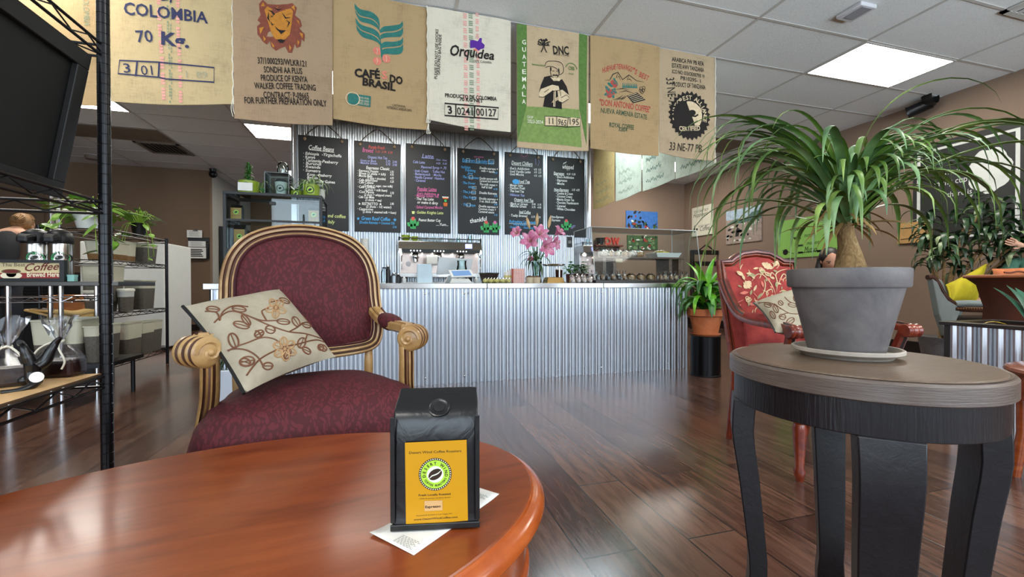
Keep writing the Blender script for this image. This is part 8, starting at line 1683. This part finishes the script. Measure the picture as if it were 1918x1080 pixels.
t = thing('dark_cabinet', 'dark louvred locker in the far left background', 'cabinet', (-4.6, 7.2, 0)); build('carcass', MB().bb((-.9, -.3, 0), (.75, .3, 1.0)), M_BLACKP, t, smooth=0, bevel=.01)
for i in range(6): build('louvre', MB().bb((.1, -.312, .62+.04*i), (.5, -.30, .64+.04*i)), M_BLACK, t, smooth=0)
build('worktop', MB().bb((-.95, -.34, 1.0), (.8, .32, 1.03)), M_DARKWOOD, t, smooth=0)
cp = on_y(78, 405, 7.0); t = thing('steel_pipe', 'shiny vertical steel flue behind the airpots', 'pipe', (cp.x, 7.2, 1.0306)); t.location.y = 7.2
build('flue', MB().lathe([(.085, 0), (.085, 1.2), (.092, 1.21), (.092, 1.26), (.085, 1.27), (.085, CEIL-1.0306-.001)], n=24), M_AIRST, t); build('collar', MB().lathe([(.13, 0), (.13, .03), (.09, .05)], n=24), M_AIRST, t)

# ------------------------------------------------------------------ plants on the storage rack
M_POTH = leafm('pothos_leaf', '#3f6a22', '#78a53c', '#b5d07c')
def heart(mb, p, az, L, el, k=0):
    d = Vector((cos(az)*cos(el), sin(az)*cos(el), sin(el))); P = [Vector(p)+d*L*s+Vector((0, 0, -.25*L*s*s)) for s in (0, .08, .25, .5, .75, .92, 1)]
    mb.blade(P, [L*w_ for w_ in (.08, .32, .42, .38, .24, .10, .01)], side=(-sin(az), cos(az), 0), fold=.15, k=k)
def pothos(c, label, n, spread, L, hang, seed, pot=.13):
    t = thing('pothos', label, 'potted plant', c); build('pot', MB().lathe([(pot*.75, 0), (pot, .13), (pot*1.04, .135), (pot*.9, .135), (.001, .12)], n=28), M_WHITE if pot > .1 else M_BLACKP, t); mb = MB(); st = MB(); rr = random.Random(seed)
    for i in range(n):
        a = rr.uniform(0, 6.28); r = rr.uniform(.2, 1)*spread; z = .16+rr.uniform(-.02, .16)*(1-r/spread*.7); p = (r*cos(a), r*sin(a), z); st.tube(bez([(0, 0, .1), (p[0]*.6, p[1]*.6, z+.03), p], 3), .003, 5); heart(mb, p, a+rr.uniform(-.6, .6), L*rr.uniform(.7, 1.2), rr.uniform(-.5, .6), 0)
    for i in range(hang):
        a = rr.uniform(3.2, 6.2); P = bez([(0, 0, .13), (spread*.7*cos(a), spread*.7*sin(a), .12), (spread*1.05*cos(a), spread*1.05*sin(a), -.05), (spread*1.15*cos(a), spread*1.1*sin(a), -.20*rr.uniform(.6, 1.3))], 5); st.tube(P, .003, 5)
        for j in range(5, len(P), 3): heart(mb, P[j], rr.uniform(0, 6.28), L*rr.uniform(.6, 1), rr.uniform(-1, .1), 0)
    build('foliage', mb, M_POTH, t, smooth=60); build('vines', st, M_LEAFY, t); return t
pothos((qx0+.26, 4.80, topz+.004), 'large trailing pothos with variegated leaves behind the black post', 46, .30, .13, 6, 3)
pothos((qx0+.36, 5.35, topz+.004), 'small light green trailing plant at the right end of the storage rack top', 34, .16, .075, 5, 8, .07)

# ------------------------------------------------------------------ white fridge
f0 = on_z(309, 656, 0); fz = on_y(309, 454, f0.y).z
t = thing('white_fridge', 'plain white fridge behind the storage rack', 'fridge', (f0.x-.45, f0.y+.38, 0)); M_FR = mat('fridge_white', '#cfd1cb', .35, var=.03)
build('cabinet', MB().bb((-.45, -.32, .03), (.45, .42, fz)), M_FR, t, smooth=0, bevel=.012); build('door', MB().bb((-.45, -.38, .06), (.448, -.325, fz-.004)), M_FR, t, smooth=0, bevel=.012); build('handle', MB().bb((-.40, -.42, .75), (-.37, -.38, 1.15)), M_CHROME, t, smooth=0, bevel=.006); build('hinge', MB().bb((.40, -.37, fz-.004), (.44, -.30, fz+.012)), M_PAPER, t, smooth=0)
for x in (-.4, .4): build('foot', MB().cyl((x, -.28, 0), (x, -.28, .032), .025, n=10), M_BLACKP, t)
# black wall organiser with papers, on the brown wall
Yw = 9.5; A = on_y(352, 431, Yw); B = on_y(391, 486, Yw)
t = thing('wall_organiser', 'black wall file holder with white papers on the brown wall', 'file holder', ((A.x+B.x)/2, Yw, B.z)); q = lambda x, y: on_y(340+x/3.857, 420+y/3.857, Yw-.02)
for i, (x0, y0, x1, y1) in enumerate(((48, 92, 200, 130), (60, 135, 200, 175), (58, 170, 200, 250))): a, b = q(x0, y0), q(x1, y1); build('pocket', MB().bb((a.x, Yw-.03-.03*i, b.z), (b.x, Yw-.001, a.z)), M_BLACKP, t, world=True, smooth=0)
for i, (x0, y0, x1, y1) in enumerate(((45, 42, 155, 98), (60, 122, 185, 165), (55, 168, 193, 248))):
    a, b = q(x0, y0), q(x1, y1); pp = build('paper_sheet', MB().bb((a.x, Yw-.06-.03*i, b.z), (b.x, Yw-.057-.03*i, a.z)), M_PAPER, t, world=True, smooth=0); k = Ink(Plane((0, Yw-.06-.03*i, 0), (1, 0, 0), (0, 0, 1)), eps=.002); w_ = b.x-a.x; h = a.z-b.z
    for j in range(5): k.line([(a.x+w_*.15, b.z+h*(.2+.15*j)), (b.x-w_*(.15+.05*(j % 3)), b.z+h*(.2+.15*j))], h*(.03 if i < 2 else .09), 0, px=False)
    k.build('printed_lines', [INK['black']], pp)
build('clip', MB().bb((q(90, 40).x, Yw-.07, q(90, 50).z), (q(125, 40).x, Yw-.05, q(90, 38).z)), M_CHROME, t, world=True, smooth=0)
a = q(40, 285); t = thing('hanging_keys', 'dark bunch of keys hanging beside the fridge', 'keys', (a.x, Yw-.02, q(40, 390).z)); build('hook', MB().bb((a.x-.03, Yw-.04, q(40, 300).z), (a.x+.03, Yw-.001, q(40, 240).z)), M_WHITE, t, world=True, smooth=0); build('bunch', MB().ball((a.x, Yw-.05, q(40, 345).z), (.07, .03, .16), 10, 8), M_BLACKP, t, world=True)
# pantry shelf with jars in the passage
t = thing('pantry_shelf', 'pale pantry shelf with dark frame in the passage beyond the grey wall', 'shelf', (-3.12, 10.3, 0)); ps0, ps1 = 9.95, 10.75
for y in (ps0, ps1): build('upright', MB().bb((-3.3, y-.03, 0), (-2.95, y+.03, 2.05)), M_BLACKP, t, world=True, smooth=0)
build('header', MB().bb((-3.3, ps0, 2.0), (-2.95, ps1, 2.05)), M_BLACKP, t, world=True, smooth=0)
M_JAR = [mat('jar_'+n_, c, .35, var=.15) for n_, c in (('red', '#a8452f'), ('amber', '#a86b33'), ('cream', '#d3c7a8'), ('brown', '#5c3a26'))]
for i, z in enumerate((.5, .95, 1.4, 1.75)):
    build('shelf_plank', MB().bb((-3.3, ps0, z-.02), (-2.95, ps1, z)), M_CREAM, t, world=True, smooth=0)
for z in (.95, 1.4, 1.75):
    for j in range(5):
        jt = thing('spice_jar', 'small jar among the jars on the pantry shelf in the passage', 'jar', (-3.05, ps0+.10+.14*j, z+.0006), 0, 'pantry jars'); m = M_JAR[(j+int(z*10)) % 4]
        build('jar', MB().lathe([(.04, 0), (.045, .02), (.045, .11), (.035, .13)], n=14), m, jt); build('lid', MB().lathe([(.038, .13), (.038, .155)], n=14), M_WHITE if j % 2 else M_BLACKP, jt)
# planter behind the burgundy chair (corrugated trough with grass)
cpz = on_z(418, 742, 0); t = thing('metal_trough', 'grey metal trough with green grass behind the left arm of the burgundy armchair', 'planter', (-.98, 3.2, 0)); tw = .15
A = on_y(403, 700, 3.05); B = on_y(432, 700, 3.05); zt_ = on_y(415, 693, 3.05).z
t.location = ((A.x+B.x)/2, 3.15, 0); MATRIX[t.name] = Matrix.Translation(t.location)
build('trough', MB().loft([[(-.11, -.1, 0), (.16, -.1, 0), (.16, .1, 0), (-.11, .1, 0)], [(-.12, -.11, zt_), (.17, -.11, zt_), (.17, .11, zt_), (-.12, .11, zt_)]]), M_GALV, t, smooth=0, bevel=.006); mb = MB(); rr = random.Random(2)
for i in range(60): arch_leaf(mb, (rr.uniform(-.1, .15), rr.uniform(-.09, .09), zt_-.01), rr.uniform(0, 6.28), rr.uniform(.9, 1.5), rr.uniform(.08, .16), .006, .8, 5)
build('grass', mb, M_LEAFD, t)

# ------------------------------------------------------------------ person with their back turned at the far left
pc = on_d(8, 430, 4.7); hz = on_d(12, 416, 4.7).z; V = Vector
t = thing('person', 'person in a dark sleeveless top with pinned up hair, bent with their back turned', 'person', (pc.x, pc.y, 0), radians(172))
sh_ = hz-.12        # shoulder height of the bent back
P = [(V((0, .06, .96)), (.16, .12)), (V((0, .05, 1.12)), (.145, .11)), (V((0, .0, sh_-.16)), (.17, .12)), (V((0, -.06, sh_-.03)), (.155, .09)), (V((0, -.10, sh_+.02)), (.09, .06))]
body('tank_top', P, [(0, 1), (1, 2), (2, 3), (3, 4)], mat('black_tank_top', '#17171a', .85, var=.1), t)
P = [(V((0, -.10, sh_+.0)), (.10, .06)), (V((0, -.15, sh_+.06)), .052), (V((0, -.20, hz-.02)), .048), (V((-.19, -.07, sh_-.02)), .055), (V((-.24, -.16, sh_-.28)), .043), (V((-.16, -.38, sh_-.36)), .033), (V((.19, -.07, sh_-.02)), .055), (V((.24, -.16, sh_-.28)), .043), (V((.16, -.38, sh_-.36)), .033)]
body('bare_arms_and_neck', P, [(0, 1), (1, 2), (0, 3), (3, 4), (4, 5), (0, 6), (6, 7), (7, 8)], M_SKINL, t)
for sx in (-1, 1): hand(t, (sx*.155, -.40, sh_-.362), (-sx*.3, -1, -.1), (sx, 0, 0), M_SKINL)
L = [(V((0, .06, .94)), (.16, .12)), (V((-.10, .05, .85)), .09), (V((-.11, .0, .48)), .062), (V((-.11, .02, .09)), .045), (V((-.12, -.10, .035)), .035), (V((.10, .05, .85)), .09), (V((.11, 0, .48)), .062), (V((.11, .02, .09)), .045), (V((.12, -.10, .035)), .035)]
body('trousers', L, [(0, 1), (1, 2), (2, 3), (3, 4), (0, 5), (5, 6), (6, 7), (7, 8)], M_JEAN, t)
hc = V((0, -.22, hz)); head(t, hc, (0, -1, -.45), M_SKINL)
mb = MB(); mb.ball(hc+V((0, .022, .03)), (.095, .098, .105), 18, 12); mb.ball(hc+V((-.035, .095, .055)), (.058, .045, .052), 14, 9)
for i in range(14): a = i*.45; c_ = hc+V((-.035, .11, .055)); mb.tube(bez([c_+V((.06*cos(a), -.01, .055*sin(a))), c_+V((.035*cos(a+1), .035, .03*sin(a+1))), c_+V((0, .03, 0))], 4), .009, 6)
for i in range(12): a = -1.4+i*.25; mb.tube(bez([hc+V((.09*sin(a), -.02, .06+.07*cos(a))), hc+V((.075*sin(a), .06, .05+.05*cos(a))), hc+V((-.035, .11, .055))], 4), .008, 6)
build('hair', mb, M_HAIRB, t)
